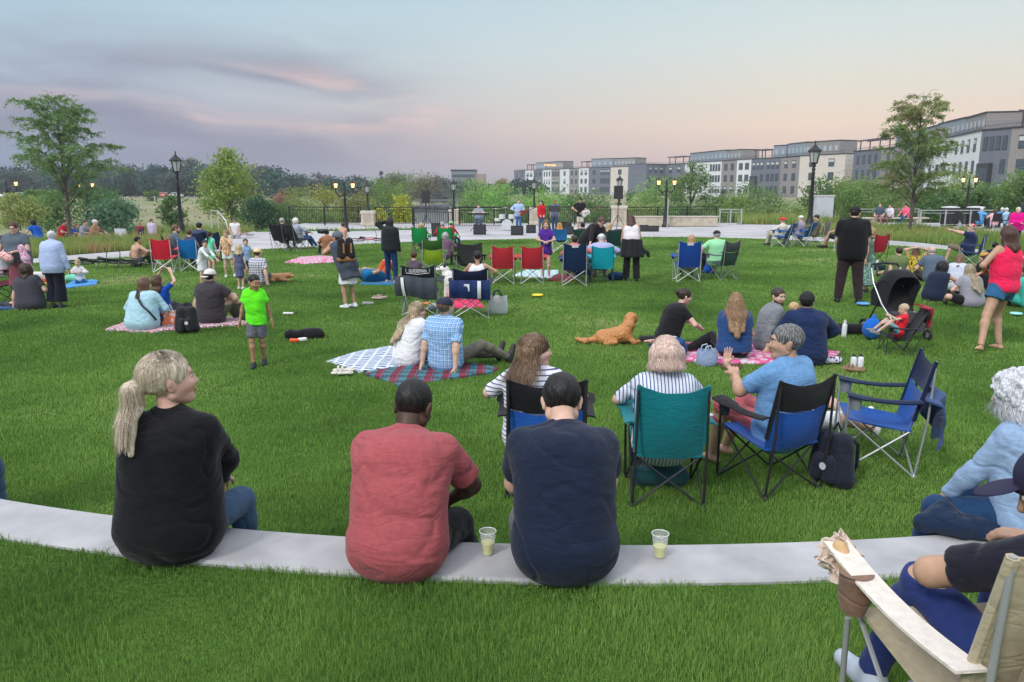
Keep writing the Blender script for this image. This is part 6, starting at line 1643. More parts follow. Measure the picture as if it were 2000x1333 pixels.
I3 = person('man in dark navy polo shirt sitting on the seat wall between the two cups', 0, 0, 0, 1.79, 'wall', z=WTOP, pos=(.245, 3.31), w=1.03, neck=.075, hem=1, skinc='light', hair=('short', 'black'), top=(.010, .017, .038), sleeve=.72, collar=True, topoff=.020, bot=(.14, .14, .15), botlen=.6, yaw=0, pitch=40, hs=1.11, lean=12, bend=32, hL=(-.04, .44, .18), hR=(.04, .46, .2), shoe=(.3, .3, .3), eL=(-1, -.1, -.3), eR=(1, -.1, -.3), botoff=.03)
def ring(I, nm, cen, ax, r, m, tr=.004):
    M = frame(ax, (0, 0, 1)); MB().tube([tuple(cen + M[:, 0] * r * math.cos(a) + M[:, 2] * r * math.sin(a)) for a in np.linspace(0, 6.283, 29)[:-1]], tr, 6, closed=True).build(nm, m, I['root'], True)
for I_, m_, tq, cc in ((I2, cloth(c(145, 66, 72)), .78, .074), (I3, cloth((.008, .013, .03)), .72, .0)):
    s_ = I_['s']
    for a_, b_ in ((I_['shL'], I_['elL']), (I_['shR'], I_['elR'])): ring(I_, 'sleeve_hem', a_ + (b_ - a_) * tq, b_ - a_, (.056 - .012 * tq) * s_ * 1.02 + .0105, m_, .0035)
    if cc: ring(I_, 'collar', I_['nb'] + I_['d2'] * .045 * s_ + I_['f2'] * .012, I_['d2'] * .9 + I_['f2'] * -.1, cc * s_, m_, .007)
beer_cup('left clear plastic cup of pale beer on the seat wall beside the coral shirted man', 953, 1083, .064)
beer_cup('right clear plastic cup of pale beer standing alone on the seat wall', 1288, 1088, .058)
person('woman with bushy grey hair and light blue jacket on the right wall end', 0, 0, -34, 1.64, 'wall', z=WTOP, pos=(2.66, 3.66), sex='f', w=1.12, skinc='light', hair=('curly', (.55, .56, .58), (.85, .86, .88)), top=c(140, 165, 195), sleeve=1.9, bot=c(30, 60, 95), yaw=-10, pitch=8, hem=1, hs=1.08, lean=6, bend=16, hL=(-.16, .40, .14), hR=(.1, .42, .16), aL=(-.30, .46, -.34), aR=(-.02, .5, -.34), eL=(-1, -.6, -.3), botoff=.02)
person('person in blue grey sleeve barely inside the left edge of the view', 0, 0, 20, 1.7, 'wall', z=WTOP, pos=(-3.72, 4.45), skinc='light', hair=('short', 'brown'), top=c(90, 105, 130), sleeve=1.7, bot=DEN, hR=(.22, .3, .25), eR=(1, -.5, 0))
# navy jacket dropped on the wall
lump('jacket', 'crumpled dark navy jacket lying on the right end of the seat wall', 'jacket', 1900, 1045, [('c', (-.24, .02, .05), (-.12, .05, .09), .055, .06, .04), ('c', (-.16, .03, .10), (-.10, .08, .15), .05, .03, .03), ('c', (-.12, .0, .05), (.12, -.06, .05), .07, .06, .05), ('c', (.05, -.05, .04), (.42, -.16, .05), .055, .05, .05), ('c', (-.02, .05, .05), (.3, .03, .07), .06, .05, .05), ('c', (.2, -.02, .06), (.45, -.05, .06), .06, .06, .05), ('cut', (0, 0, .004), (0, 0, -1))], cloth((.010, .024, .055), .85, .8), h=.008, z=WTOP, nz=((.016, (13, 13, 13), 3), (.007, (30, 30, 30), 5)))
# ---- man in the tan chair, bottom right
ucpos = (1.49, 2.05)
def m_mesh(nt, b):
    tc = nt.nodes.new('ShaderNodeTexCoord'); v = nt.nodes.new('ShaderNodeTexVoronoi'); v.inputs['Scale'].default_value = 260; v.inputs['Randomness'].default_value = .15
    nt.links.new(tc.outputs['Object'], v.inputs['Vector']); r = ramp(nt, [(.25, (.09, .075, .055)), (.4, (.36, .29, .21))]); nt.links.new(v.outputs['Distance'], r.inputs[0]); nt.links.new(r.outputs[0], b.inputs['Base Color']); b.inputs['Roughness'].default_value = .8
TMESH = mat('tan_mesh_fabric', m_mesh); TAN = cloth((.42, .36, .24), .8, .3)
tch = camp_chair('tan camping chair with mesh back in the bottom right corner', 0, 0, -6, (.4, .3, .2), fr=(.35, .36, .36), pos=ucpos, z=UP, tall=1.0, s=1.03, xs=1.35, arms=False, mats=(TAN, TAN), leansag=.03)
W_ = .25 * 1.35 * 1.03
MB().sheet(lambda u, v: (-W_ + .06 + (2 * W_ - .12) * u, -.21 - (.30 + .45 * v - .40) * .24 - .075 - .012, .34 + .41 * v), 8, 8, .006).build('mesh_panel', TMESH, tch, True)
MB().sheet(lambda u, v: (-W_ - .035 + (u - .5) * .085, -.30 + .66 * v, .60 + .03 * v - .03 * math.sin(math.pi * v)), 5, 14, .009).build('armrest', cloth((.70, .64, .56), .8, .3), tch, True)
MB().sheet(lambda u, v: (W_ + .035 + (u - .5) * .085, -.30 + .66 * v, .60 + .03 * v - .03 * math.sin(math.pi * v)), 5, 14, .009).build('armrest', cloth((.70, .64, .56), .8, .3), tch, True)
MB().lathe([(.035, -.13), (.05, -.08), (.05, 0), (.052, .004)], 18, (-W_ - .05, .20, .60)).build('cup_holder', cloth((.22, .13, .09), .9, .6), tch, True)
for dx, z_ in ((-.03, .82),): MB().lathe([(.0001, .004), (.009, .003), (.010, 0)], 12).build('rivet', plain((.7, .7, .72), .2, .9), tch, True, (-W_ + .05, -.35, .80), (R(78), 0, 0))
person('man in navy cap and black t-shirt sitting in the tan chair at bottom right', 0, 0, -6, 1.76, 'chair', z=UP, pos=(1.60, 2.0), skinc='tan', hair=('short', 'black'), hat=('cap', (.022, .020, .055)), top=(.014, .014, .024), sleeve=.7, bot=c(40, 55, 110), yaw=-46, pitch=24, hs=1.10, pel=(0, 0, .29), lean=-10, bend=18, hL=(-.06, .26, .58), eL=(-1, .35, -.2), aL=(-.27, .48, .10), aR=(.16, .56, .10), shoe=(.42, .47, .55), hR=(.2, .34, .62), det=.009)
sw_ = empty('wrapped_sandwich', (ucpos[0] - W_ - .045, ucpos[1] + .27, UP + .575), R(20), 'half eaten wrapped sandwich in crumpled pale paper on the tan chair arm', 'food')
for k, (a_, ht, wd_, ox) in enumerate([(-.5, .15, .12, -.02), (.35, .13, .13, .02), (1.5, .10, .11, .03), (-1.4, .09, .12, -.03), (2.8, .07, .10, 0)]):
    MB().sheet(lambda u, v: (lambda x_, y_, z_: (x_ * math.cos(a_) - y_ * math.sin(a_), x_ * math.sin(a_) + y_ * math.cos(a_), z_))(ox + (u - .5) * wd_ * (.5 + .7 * math.sin(v * 2.6)) + .010 * math.sin(v * 19 + k), .02 + .03 * v * v + .016 * math.sin(u * 11 + v * 7 + k) + .008 * math.sin(u * 29 + v * 17), -.05 + ht * v - .03 * abs(u - .5) * v * 4), 22, 18, .0016).build('paper', plain((.62, .50, .41), .6, nscale=20), sw_)
sdfobj('bread', [('c', (-.02, -.02, .0), (-.02, .02, .05), .030, .024, .02)], .006, plain((.55, .36, .18), .8, nscale=30, bump=.5), sw_)
# ---- middle front row of chairs
bk = (.010, .010, .012)
camp_chair('black and blue camping chair of the woman with long brown hair', 0, 0, 2, c(28, 84, 165), top=bk, pos=CP(1066, 972, 2), back='two', xs=1.08, s=1.0)
person('woman with long brown hair and white striped top in black and blue chair', 0, 0, 6, 1.72, 'chair', pos=CP(1042, 972, 2, .30), sex='f', w=1.05, skinc='pink', hair=('long', (.15, .09, .05), (.36, .25, .16)), top=WHT, shirtmat=pattern('stripes', (.72, .72, .78), (.08, .08, .20)), sleeve=.9, bot=DEN, yaw=82, pitch=-4, lean=-6, bend=8, hs=1.06, hL=(-.24, .30, .66), hR=(.24, .30, .66), glasses=None)
camp_chair('solid teal camping chair in the front row', 0, 0, 3, c(14, 116, 124), pos=CP(1304, 990, 3), xs=.94, s=1.0, leansag=.07)
person('woman with short pink blonde hair seen from behind in the teal chair', 0, 0, 3, 1.72, 'chair', pos=CP(1302, 990, 3, .30), sex='f', skinc='pink', hair=('bob', (.60, .42, .34), (.85, .70, .62)), top=WHT, shirtmat=pattern('vstripes', (.65, .68, .75), (.05, .10, .25)), sleeve=.9, bot=c(40, 50, 70), yaw=-6, pitch=8, hs=1.10, lean=-6, bend=10, hL=(-.22, .34, .63), hR=(.22, .34, .63))
lump('bag', 'dark teal bag lying on the grass under the teal chair', 'bag', 1290, 950, [('c', (-.16, 0, .08), (.14, 0, .08), .08, .07, .03), ('c', (-.05, 0, .10), (.1, .04, .12), .08, .06, .03), ('cut', (0, 0, .004), (0, 0, -1))], cloth((.012, .06, .07)))
lump('phone', 'phone with white case lying on the teal chair arm', 'phone', 1376, 812, [('c', (-.03, 0, .006), (.03, 0, .006), .032, .032, .01), ('cut', (0, 0, .012), (0, 0, 1)), ('cut', (0, 0, 0), (0, 0, -1))], plain((.75, .78, .8), .3), h=.006, z=.67, nz=None)
camp_chair('black and blue camping chair of the man in the blue t-shirt', 0, 0, -24, c(24, 78, 160), top=bk, pos=CP(1548, 966, -24), back='two', xs=1.0, s=1.0)
person('grey haired man in light blue t-shirt turning left in black and blue chair', 0, 0, -36, 1.80, 'chair', pos=CP(1578, 962, -24, .34), skinc='tan', hair=('short', (.10, .10, .10), (.35, .35, .35)), top=c(105, 150, 195), sleeve=.75, bot=c(190, 100, 105), botlen=.55, shoe=None, yaw=-45, pitch=0, hs=1.08, lean=-10, bend=14, hL=(-.08, .36, .74), eL=(-1, -.4, -.8), hR=(.24, .30, .64), aL=(-.12, .50, .08), aR=(.12, .56, .08), w=1.06)
camp_chair('empty navy camping chair with a jacket hanging over its back', 0, 0, -74, c(24, 80, 155), fr=(.42, .44, .46), top=c(12, 30, 62), steel=True, pos=G(1702, 905), back='two', xs=1.0, tall=1.03, s=1.0)
E_pos = G(1702, 905)
def drape(label, pos, face, W, zt, zb, m, dx=0.0, name='jacket', yo=-.37, tilt=0.0, s2=0.0):
    t = MB().sheet(lambda u, v: ((u - .5) * W + dx + .03 * math.sin(v * 6), yo - .03 - .035 * math.sin(u * 13 + v * 3) * (1 - v * .3) - .05 * math.sin(math.pi * u) + (.10 if v > .93 else 0), zb + (zt - zb) * v + tilt * (u - .5) + .05 * math.sin(u * 9) * (1 - v)), 22, 12, .016).build(name, m, None, True, (pos[0], pos[1], 0), (0, 0, -R(face)))
    return tag(t, label, 'jacket')
drape('slate blue jacket draped over the back of the empty navy chair', E_pos, -74, .62, .68, .30, cloth(c(58, 80, 125), .85, .5), yo=-.36, tilt=.10)
LW = person('woman in navy striped top lying on the grass with one arm raised', 0, 0, 97, 1.66, 'lie', pos=G(1556, 842), sex='f', skinc='pink', hair=('short', 'grey'), top=c(50, 55, 80), shirtmat=pattern('vstripes', (.03, .035, .07), (.3, .3, .36)), sleeve=.5, bot=c(235, 235, 240), botlen=.5, shoe=(.7, .7, .7), hL=(-.10, -.70, .66), eL=(-.3, 1, .2), hR=(.3, .1, .05), hands=('flat', 'relax'), yaw=-60, hdL=((0, .1, 1), (-1, .2, 0)), aL=(-.11, .62, .10), aR=(.14, .66, .10), kL=(-1, 0, .5), kR=(1, 0, .5), pitch=0, hs=1.05)
backpack('black and blue backpack leaning on the right side of the blue shirted man chair', 1622, 948, -60, (.015, .02, .035), s=1.0)
# bottle cap dropped in the lawn
lump('bottle_cap', 'tiny white cap lying alone in the grass near the right', 'cap', 1833, 985, [('c', (0, 0, .02), (0, 0, .03), .012, .012, .01)], plain((.8, .8, .82), .3), h=.004, nz=None, z=.02)
# ---- couple on the two blankets
person('woman with long blonde hair, glasses and white blouse sitting on the quilted blanket', 798, 716, 42, 1.66, 'cross', sex='f', skinc='pink', hair=('long', (.34, .25, .15), (.70, .60, .42)), top=(.76, .76, .78), sleeve=.6, bot=c(45, 85, 140), yaw=40, pitch=4, glasses='clear', topoff=.02, shoe=None, dz=.02)
person('man in blue checked shirt and navy cap leaning back on both arms', 872, 724, 24, 1.82, 'legsout', skinc='light', hair=('fringe', (.14, .08, .045)), hat=('capback', (.015, .022, .045)), top=c(60, 130, 200), shirtmat=pattern('plaid', (.04, .24, .62), (.30, .48, .70), (.70, .76, .8)), sleeve=.85, bot=c(105, 100, 90), aL=(.36, .72, .10), aR=(.55, .62, .10), hL=(-.24, -.20, .04), hR=(.24, -.22, .04), lean=-10, bend=16, yaw=8, shoe=(.03, .03, .03), dz=.02)
sandals('pair of cream slip on shoes beside the quilted blanket', 672, 731, 95, (.66, .62, .54), gap=.16)
lump('book', 'open teal and white booklet lying on the plaid blanket', 'book', 888, 708, [('c', (-.08, 0, .07), (.1, 0, .07), .03, .03, .01), ('cut', (0, 0, .085), (0, 0, 1)), ('cut', (0, 0, .06), (0, 0, -1))], plain((.3, .6, .65), .6), h=.008, nz=None)
# ---- right hand family
person('woman with dark hair bun and black t-shirt holding a toy', 1303, 684, 78, 1.70, 'kneel', sex='f', skinc='pink', hair=('bun', (.035, .020, .016)), top=BLK, sleeve=.6, topoff=.006, bot=c(85, 125, 110), lean=12, bend=22, hL=(-.12, .46, .34), hR=(.14, .44, .32), yaw=4, pitch=12, pel=(0, 0, .16), aL=(-.16, -.16, .07), aR=(.16, -.20, .07), kL=(-.3, 1, .1), kR=(.3, 1, .1), botoff=.025, shoe=None, dz=.03)
lump('toy', 'small red yellow and green plastic toy held by the woman in black', 'toy', 1352, 667, [('c', (-.04, 0, .26), (.02, 0, .26), .022, .022, .01), ('c', (.0, 0, .29), (.05, 0, .24), .015, .02, .01)], pattern('blotch', (.8, .05, .05), (.85, .75, .05), (.05, .6, .3), 2), h=.007, nz=None)
person('woman with long light brown hair and blue t-shirt on the pink edged blanket', 1432, 702, 6, 1.70, 'side', sex='f', w=1.10, skinc='pink', hair=('long', (.26, .15, .085), (.55, .36, .20)), top=c(42, 75, 125), sleeve=.55, bot=(.012, .012, .015), hL=(-.20, .05, .06), eL=(-.5, -1, 0), hR=(.2, .3, .25), lean=0, bend=12, yaw=4, hem=.02, dz=.03, hs=1.05, aL=(-.62, .30, .07), aR=(-.45, .46, .07))
person('bearded man in grey pullover looking back over his shoulder', 1497, 688, 95, 1.78, 'cross', skinc='light', hair=('short', (.05, .035, .025)), beard='brown', top=c(125, 130, 135), sleeve=1.7, bot=c(60, 60, 65), yaw=62, pitch=6, hR=(.26, -.06, .04), eR=(.4, -1, 0), lean=4, bend=12, dz=.03)
person('small blond child in bright blue shirt between the bearded man and the navy hoodie', 1540, 672, 75, .98, 'kneel', child=True, skinc='light', hair=('fringe', (.48, .32, .16)), top=c(20, 160, 205), sleeve=.6, bot=c(60, 70, 90), yaw=10)
person('person in navy hoodie and black and cream cap seen from behind', 1572, 713, 4, 1.80, 'cross', w=1.12, skinc='mid', hair=('short', 'black'), hat=('beanie', (.02, .02, .022)), top=c(28, 44, 80), sleeve=2, topoff=.028, hood=True, bot=c(70, 110, 95), yaw=25, hL=(-.2, .3, .2), hR=(.25, .3, .25), eR=(1, -.2, 0), dz=.03, lean=6, bend=14)
backpack('blue rounded backpack lying on the pink edged blanket', 1340, 704, 70, c(22, 70, 125), s=1.05, lying=True)
tote('pale blue plush bag beside the blue backpack', 1380, 714, 10, cloth(c(150, 165, 200)), w=.26, h=.20, d=.16, handle=(.4, .5, .6))
bottle('white water bottle standing by the black bag', 1648, 660, (.72, .73, .75), .26, .037, (.7, .7, .72))
lump('duffel_bag', 'long black bag lying behind the white water bottle', 'bag', 1653, 656, [('c', (-.22, .1, .09), (.34, .1, .09), .085, .08, .03), ('cut', (0, 0, .004), (0, 0, -1))], cloth((.012, .012, .016)))
tb = G(1702, 664)
sdfobj('ball_bag', [('e', (0, 0, .17), (.14, .13, .16), .02), ('c', (0, 0, .30), (.02, 0, .36), .04, .02, .03)], .014, cloth(c(25, 100, 190)), None, (tb[0], tb[1], 0), 0, [(.01, (9, 9, 9), 2)], 'bright blue drawstring bag beside the small black chair', 'bag')
bottle('left steel tumbler of the pair near the navy hoodie', 1666, 719, (.75, .76, .8), .17, .036, (.03, .03, .05))
bottle('right steel tumbler of the pair near the navy hoodie', 1680, 719, (.75, .76, .8), .17, .036, (.03, .03, .05))
sandals('brown sandals behind the head of the man in light blue', 1430, 721, 80, (.10, .06, .035), gap=.14)
sandals('small brown sandals beside the two steel tumblers', 1668, 726, 60, (.25, .15, .08), gap=.1)
lump('shoe_bag', 'dark grey flat bag in front of the lying golden dog', 'bag', 1270, 669, [('c', (-.12, 0, .05), (.12, .02, .06), .05, .045, .03), ('cut', (0, 0, .004), (0, 0, -1))], cloth((.03, .032, .036)))
lump('sunhat_bag', 'black and white bag on the grass right of the navy hoodie', 'bag', 1625, 712, [('c', (-.08, 0, .05), (.08, .02, .05), .05, .05, .03), ('cut', (0, 0, .004), (0, 0, -1))], pattern('blotch', (.6, .62, .7), (.01, .02, .04), (.02, .02, .05)))
disc('light blue frisbee by the feet of the man in black', 1685, 598, c(95, 160, 230), .12)
disc('yellow frisbee alone on the lawn in front of the red chairs', 1050, 581, (.85, .62, .03), .12)
disc('pale blue disc at the feet of the woman in the pink tank top', 1984, 618, c(150, 215, 225), .10)
# golden dog
dg = G(1205, 672); FUR = hairm((.50, .20, .06), (.72, .40, .17))
D_ = sdfobj('dog', [('c', (-.26, 0, .13), (.10, .02, .17), .13, .145, .06), ('c', (.10, .02, .18), (.20, .02, .34), .14, .10, .08), ('c', (.20, .02, .36), (.24, .06, .46), .085, .075, .06), ('e', (.24, .09, .49), (.085, .10, .075), .04), ('c', (.25, .16, .47), (.26, .25, .44), .045, .032, .03), ('c', (.17, .07, .50), (.14, .08, .42), .028, .03, .02), ('c', (.31, .08, .50), (.34, .09, .42), .028, .03, .02),
    ('c', (-.22, -.08, .10), (-.05, -.16, .06), .10, .05, .04), ('c', (-.05, -.16, .05), (-.22, -.17, .04), .04, .03, .03), ('c', (.18, -.06, .12), (.28, -.10, .05), .065, .045, .04), ('c', (.28, -.10, .045), (.38, .0, .04), .04, .035, .03), ('c', (.2, .10, .12), (.30, .22, .05), .06, .04, .04), ('c', (-.36, .0, .09), (-.55, -.03, .06), .06, .05, .04), ('c', (-.55, -.03, .06), (-.70, .0, .09), .05, .035, .04), ('cut', (0, 0, .005), (0, 0, -1))], .012, FUR, None, (dg[0], dg[1], 0), R(0), [(.007, (60, 60, 60), 2), (.006, (18, 18, 24), 4)], 'fluffy golden retriever lying on the lawn with its back to the camera', 'dog')
MB().tube([(.24 + .085 * math.cos(a), .05 + .085 * math.sin(a), .40) for a in np.linspace(0, 6.0, 14)], .010, 5, closed=True).build('collar', plain((.1, .02, .02), .6), D_, True); D_.scale = (.84, .86, .80)
# ---- standing man in black, stroller, small chair, woman in pink
person('man in black cap, black t-shirt and dark brown trousers standing with back turned', 1655, 592, 14, HH(592, 400) * 1.0, 'stand', w=1.16, skinc='light', hair=('short', 'dkbrown'), hat=('cap', (.012, .012, .013)), top=(.008, .008, .009), sleeve=.75, topoff=.03, bot=c(52, 38, 42), botoff=.035, yaw=28, pitch=8, hL=(-.20, .20, .92), hR=(.22, .14, .90), shoe=(.01, .01, .01), aL=(-.17, 0, .08), aR=(.17, -.05, .08), hem=.14)
sx, sy = G(1766, 666)
st = empty('stroller', (sx, sy + .35, 0), R(180 + 12), 'black baby stroller with its canopy up beside the small black chair', 'stroller')
SF = plain((.02, .02, .022), .5); SM = cloth((.012, .013, .016), .8, .4); AL = plain((.55, .57, .6), .3, .8)
for q in (-1, 1):
    MB().tube([(q * .25, -.30, 1.02), (q * .25, -.22, .80), (q * .24, .0, .50), (q * .20, .38, .14)], .014, 8).build('side_tube', AL, st, True)
    MB().tube([(q * .24, -.05, .58), (q * .26, -.30, .13)], .013, 8).build('rear_tube', SF, st, True)
    for yy, rr in ((-.32, .12), (.40, .085)):
        w_ = MB().tube([(q * .27, yy + (rr - .02) * math.cos(a), rr + (rr - .02) * math.sin(a)) for a in np.linspace(0, 6.28, 19)[:-1]], .022, 8, closed=True).build('wheel', plain((.02, .02, .02), .8), st, True)
        MB().tube([(q * .25, yy, rr), (q * .29, yy, rr)], rr * .5, 12).build('rim', plain((.2, .2, .22), .4), w_, True)
MB().tube([(-.25, -.30, 1.02), (-.22, -.34, 1.07), (0, -.35, 1.085), (.22, -.34, 1.07), (.25, -.30, 1.02)], .018, 8).build('handle', SF, st, True)
MB().sheet(lambda u, v: ((u - .5) * .50, -.27 + .46 * v, .66 + .36 * math.sin(math.pi * (.12 + .62 * v)) - .16 * abs(2 * u - 1) ** 4), 18, 12, .014).build('canopy', SM, st, True)
for q in (-1, 1): MB().sheet(lambda u, v: (q * (.245 - .02 * v), -.26 + (.44 - .1 * v) * u, .55 - .1 * v + (.36 * math.sin(math.pi * (.12 + .62 * u)) - .05 + .1 * v) * (1 - v)), 8, 6, .012).build('side_panel', SM, st, True)
MB().sheet(lambda u, v: ((u - .5) * .46, .12 - .36 * v - .04 * math.sin(math.pi * u), .40 + .40 * v), 8, 8, .02).build('back_panel', cloth((.018, .018, .02), .9, .3), st, True)
MB().sheet(lambda u, v: ((u - .5) * .38, .12 + .24 * v, .40 - .03 * math.sin(math.pi * v)), 6, 6, .03).build('seat', cloth((.05, .052, .058), .9, .3), st, True)
MB().sheet(lambda u, v: ((u - .5) * .38, .36 + .08 * v, .38 - .24 * v), 6, 6, .02).build('leg_rest', cloth((.05, .052, .058), .9, .3), st, True)
MB().box((0, .05, .20), (.36, .40, .10), bev=.03).build('basket', SM, st)
kc = G(1748, 690)
camp_chair('small low black folding chair holding the toddler', 0, 0, -78, (.014, .014, .018), fr=(.04, .04, .045), pos=kc, s=.62, xs=1.15, tall=1.15, lean=.3, name='child_chair')
person('blond toddler in red and yellow shirt sitting in the small black chair', 0, 0, -78, .86, 'chair', pos=kc, child=True, skinc='light', hair=('fringe', (.45, .36, .24)), top=(.70, .02, .04), sleeve=.6, bot=c(120, 180, 200), botlen=.5, shoe=(.2, .2, .22), lean=-22, bend=10, pel=(0, 0, .58), aL=(-.2, .55, .62), aR=(.2, .55, .62), hL=(-.05, .22, 1.05), hR=(.15, .25, .85), pitch=14, yaw=20, kL=(-.3, 0, 1), kR=(.3, 0, 1))
drape('dark red jacket hanging on the back of the small black chair', kc, -78, .34, .66, .40, cloth((.30, .012, .035)), yo=-.30)
person('woman in bright pink tank top and denim shorts standing with legs apart', 1940, 686, -22, HH(686, 437) * 1.02, 'stand', sex='f', w=1.04, skinc='tan', hair=('mid', (.060, .030, .024), (.16, .08, .06)), top=c(238, 40, 88), tank=True, topoff=.028, hem=.09, bot=c(50, 100, 140), botlen=.22, botoff=.026, yaw=20, aL=(-.38, -.08, .08), aR=(.18, .06, .08), pel=(.04, 0, .90), hL=(-.05, .22, 1.08), hR=(.02, .24, 1.05), eL=(-1, -.2, -.2), eR=(1, -.3, -.3), shoe=None, side=3)
# ---- seated cluster on the right
person('person in olive green t-shirt sitting behind the stroller', 1750, 548, 2, 1.66, 'legsout', sex='m', skinc='light', hair=('fringe', 'dkbrown'), top=c(105, 120, 75), sleeve=.6, bot=c(60, 60, 50), botlen=.5, lean=-8, bend=12, hL=(-.24, -.12, .05), hR=(.24, -.12, .05))
person('woman in yellow patterned top with a hand raised to her head', 1788, 545, 8, 1.62, 'cross', sex='f', skinc='light', hair=('mid', 'ltbrown'), top=(.8, .55, .03), shirtmat=pattern('blotch', (.03, .03, .03), (.82, .60, .04), (.85, .65, .05), 1.4), sleeve=.4, bot=BLK, hR=(.06, .02, .86), eR=(1, .2, 0), hL=(-.08, .05, .88), eL=(-1, .2, 0), yaw=20)
person('bald man in slate grey t-shirt seated in the cluster on the right', 1822, 552, 4, 1.80, 'cross', w=1.12, skinc='pink', hair=('balding', 'grey'), top=c(88, 102, 120), sleeve=.7, bot=c(70, 70, 70), pitch=14)
person('woman with curly black hair in navy sleeveless top reaching forward', 1822, 588, 62, 1.66, 'cross', sex='f', w=1.12, skinc='tan', hair=('curly', (.014, .012, .013)), top=NAVY, sleeve=.12, bot=BLK, hR=(.18, .50, .42), hL=(-.05, .52, .40), eR=(1, -.3, -.2), lean=10, bend=26, shoe=(.7, .7, .7), yaw=-20, pitch=10)
person('person in white striped shirt with dark shoulder strap sitting in the cluster', 1866, 566, 34, 1.66, 'cross', sex='f', w=1.1, skinc='light', hair=('mid', 'ltbrown'), top=WHT, shirtmat=pattern('vstripes', (.66, .70, .78), (.15, .22, .42)), sleeve=.6, bot=c(85, 110, 150), lean=10, bend=24, pitch=20)
camp_chair('navy camping chair of the man clapping on the right', 1893, 520, -52, c(18, 50, 90), fr=(.5, .5, .52), steel=True, tall=1.05)
person('bearded man in red and grey cap clapping in the navy chair', 1885, 515, -60, 1.80, 'chair', w=1.1, skinc='pink', hair=('short', 'grey'), beard='white', hat=('cap', pattern('blotch', (.55, .05, .05), (.5, .5, .48), (.6, .5, .35), .35)), top=c(35, 45, 80), sleeve=.7, bot=c(120, 110, 95), botlen=.55, hL=(-.06, .50, .98), hR=(.06, .50, .96), eL=(-1, -.2, -.6), eR=(1, -.2, -.6), hands='flat', shoe=(.2, .2, .2))
person('woman with long ash blonde hair in grey t-shirt and black shorts seated on grass', 1897, 600, -8, 1.68, 'cross', sex='f', w=1.08, skinc='pink', hair=('long', (.26, .20, .13), (.55, .47, .36)), top=c(148, 146, 158), sleeve=.6, bot=BLK, botlen=.45, shoe=(.02, .02, .02), aL=(-.30, .40, .08), aR=(-.02, .36, .08), kL=(-1, .3, .2), yaw=18)
person('person in mustard cap and black t-shirt seated behind the grey shirted woman', 1930, 565, -28, 1.72, 'cross', w=1.1, skinc='light', hair=('mid', 'dkbrown'), hat=('capback', (.55, .30, .06)), top=BLK, sleeve=.7, bot=c(60, 55, 50), yaw=-20)
person('woman with small dark bun in black t-shirt holding a white cup', 1937, 532, 38, 1.66, 'kneesup', sex='f', skinc='tan', hair=('bun', 'black'), top=BLK, sleeve=.6, bot=c(40, 40, 45), yaw=20)
person('older woman in magenta jacket standing with folded arms at the right edge', 1978, 492, -150, 1.62, 'stand', sex='f', w=1.15, skinc='pink', hair=('fringe', (.55, .48, .36)), top=c(215, 15, 130), sleeve=2, topoff=.03, bot=BLK, hL=(.10, .22, 1.10), hR=(-.10, .24, 1.12), eL=(-1, 0, -.5), eR=(1, 0, -.5), pitch=20, yaw=-10)
person('woman in teal dress seated at the right edge behind the pink tank top', 2012, 602, -20, 1.64, 'cross', sex='f', skinc='light', hair=('mid', 'brown'), top=c(60, 175, 160), sleeve=.5, bot=c(60, 175, 160), skirt=.9)
bottle('clear bottle standing in the dark green bag left of the olive shirt', 1712, 524, (.6, .66, .68), .26, .04, (.2, .25, .3))
lump('bag', 'dark green bag on the grass left of the olive shirt', 'bag', 1712, 528, [('c', (-.2, 0, .07), (.2, 0, .07), .09, .08, .03), ('cut', (0, 0, .004), (0, 0, -1))], cloth((.01, .03, .03)))
person('blonde girl in long green and white patterned dress behind the man in black', 1690, 572, -60, HH(572, 443), 'stand', sex='f', child=True, skinc='tan', hair=('curly', (.38, .26, .14)), top=c(90, 120, 110), sleeve=.4, bot=(.5, .6, .55), botmat=pattern('blotch', (.08, .25, .18), (.55, .62, .58), (.4, .55, .5), 1.5), skirt=.85)
camp_chair('red camping chair half hidden behind the man in black', 1703, 515, -20, (.42, .01, .03), pos=None)
camp_chair('grey folding chair of the person with crossed legs left of the man in black', 1645, 488, -62, (.35, .36, .38), fr=(.6, .6, .62), steel=True)
person('person in white top and dark shorts with one leg stretched left in a folding chair', 1640, 486, -66, 1.75, 'chair', skinc='tan', hair=('short', 'black'), top=(.6, .58, .6), sleeve=.7, bot=BLK, botlen=.5, aL=(-.1, .62, .10), shoe=BLK)
# ---- blue chair trio by the right lamp
camp_chair('left bright blue folding chair near the tall right lamp post', 1525, 482, -48, c(20, 85, 150), fr=(.55, .56, .58), steel=True, lean=.35, tall=1.06)
person('person in floppy red sun hat in the left bright blue chair', 1522, 480, -52, 1.68, 'chair', sex='f', skinc='light', hair=('short', 'grey'), hat=('wide', (.72, .02, .03)), top=c(215, 205, 190), sleeve=1.8, bot=c(190, 180, 165), lean=-18)
camp_chair('right bright blue folding chair near the tall right lamp post', 1565, 480, -44, c(20, 85, 150), fr=(.55, .56, .58), steel=True, lean=.35, tall=1.06)
person('person in white cap and checked shirt in the right bright blue chair', 1558, 478, -48, 1.76, 'chair', skinc='pink', hair=('short', 'grey'), hat=('cap', (.7, .69, .66)), top=c(120, 100, 120), shirtmat=pattern('plaid', (.25, .16, .22), (.4, .35, .42), (.5, .5, .55)), sleeve=.8, bot=c(60, 65, 80), lean=-16)
camp_chair('khaki folding chair at the right end of the blue chair trio', 1600, 474, -40, (.20, .17, .12), fr=(.55, .56, .58), steel=True)
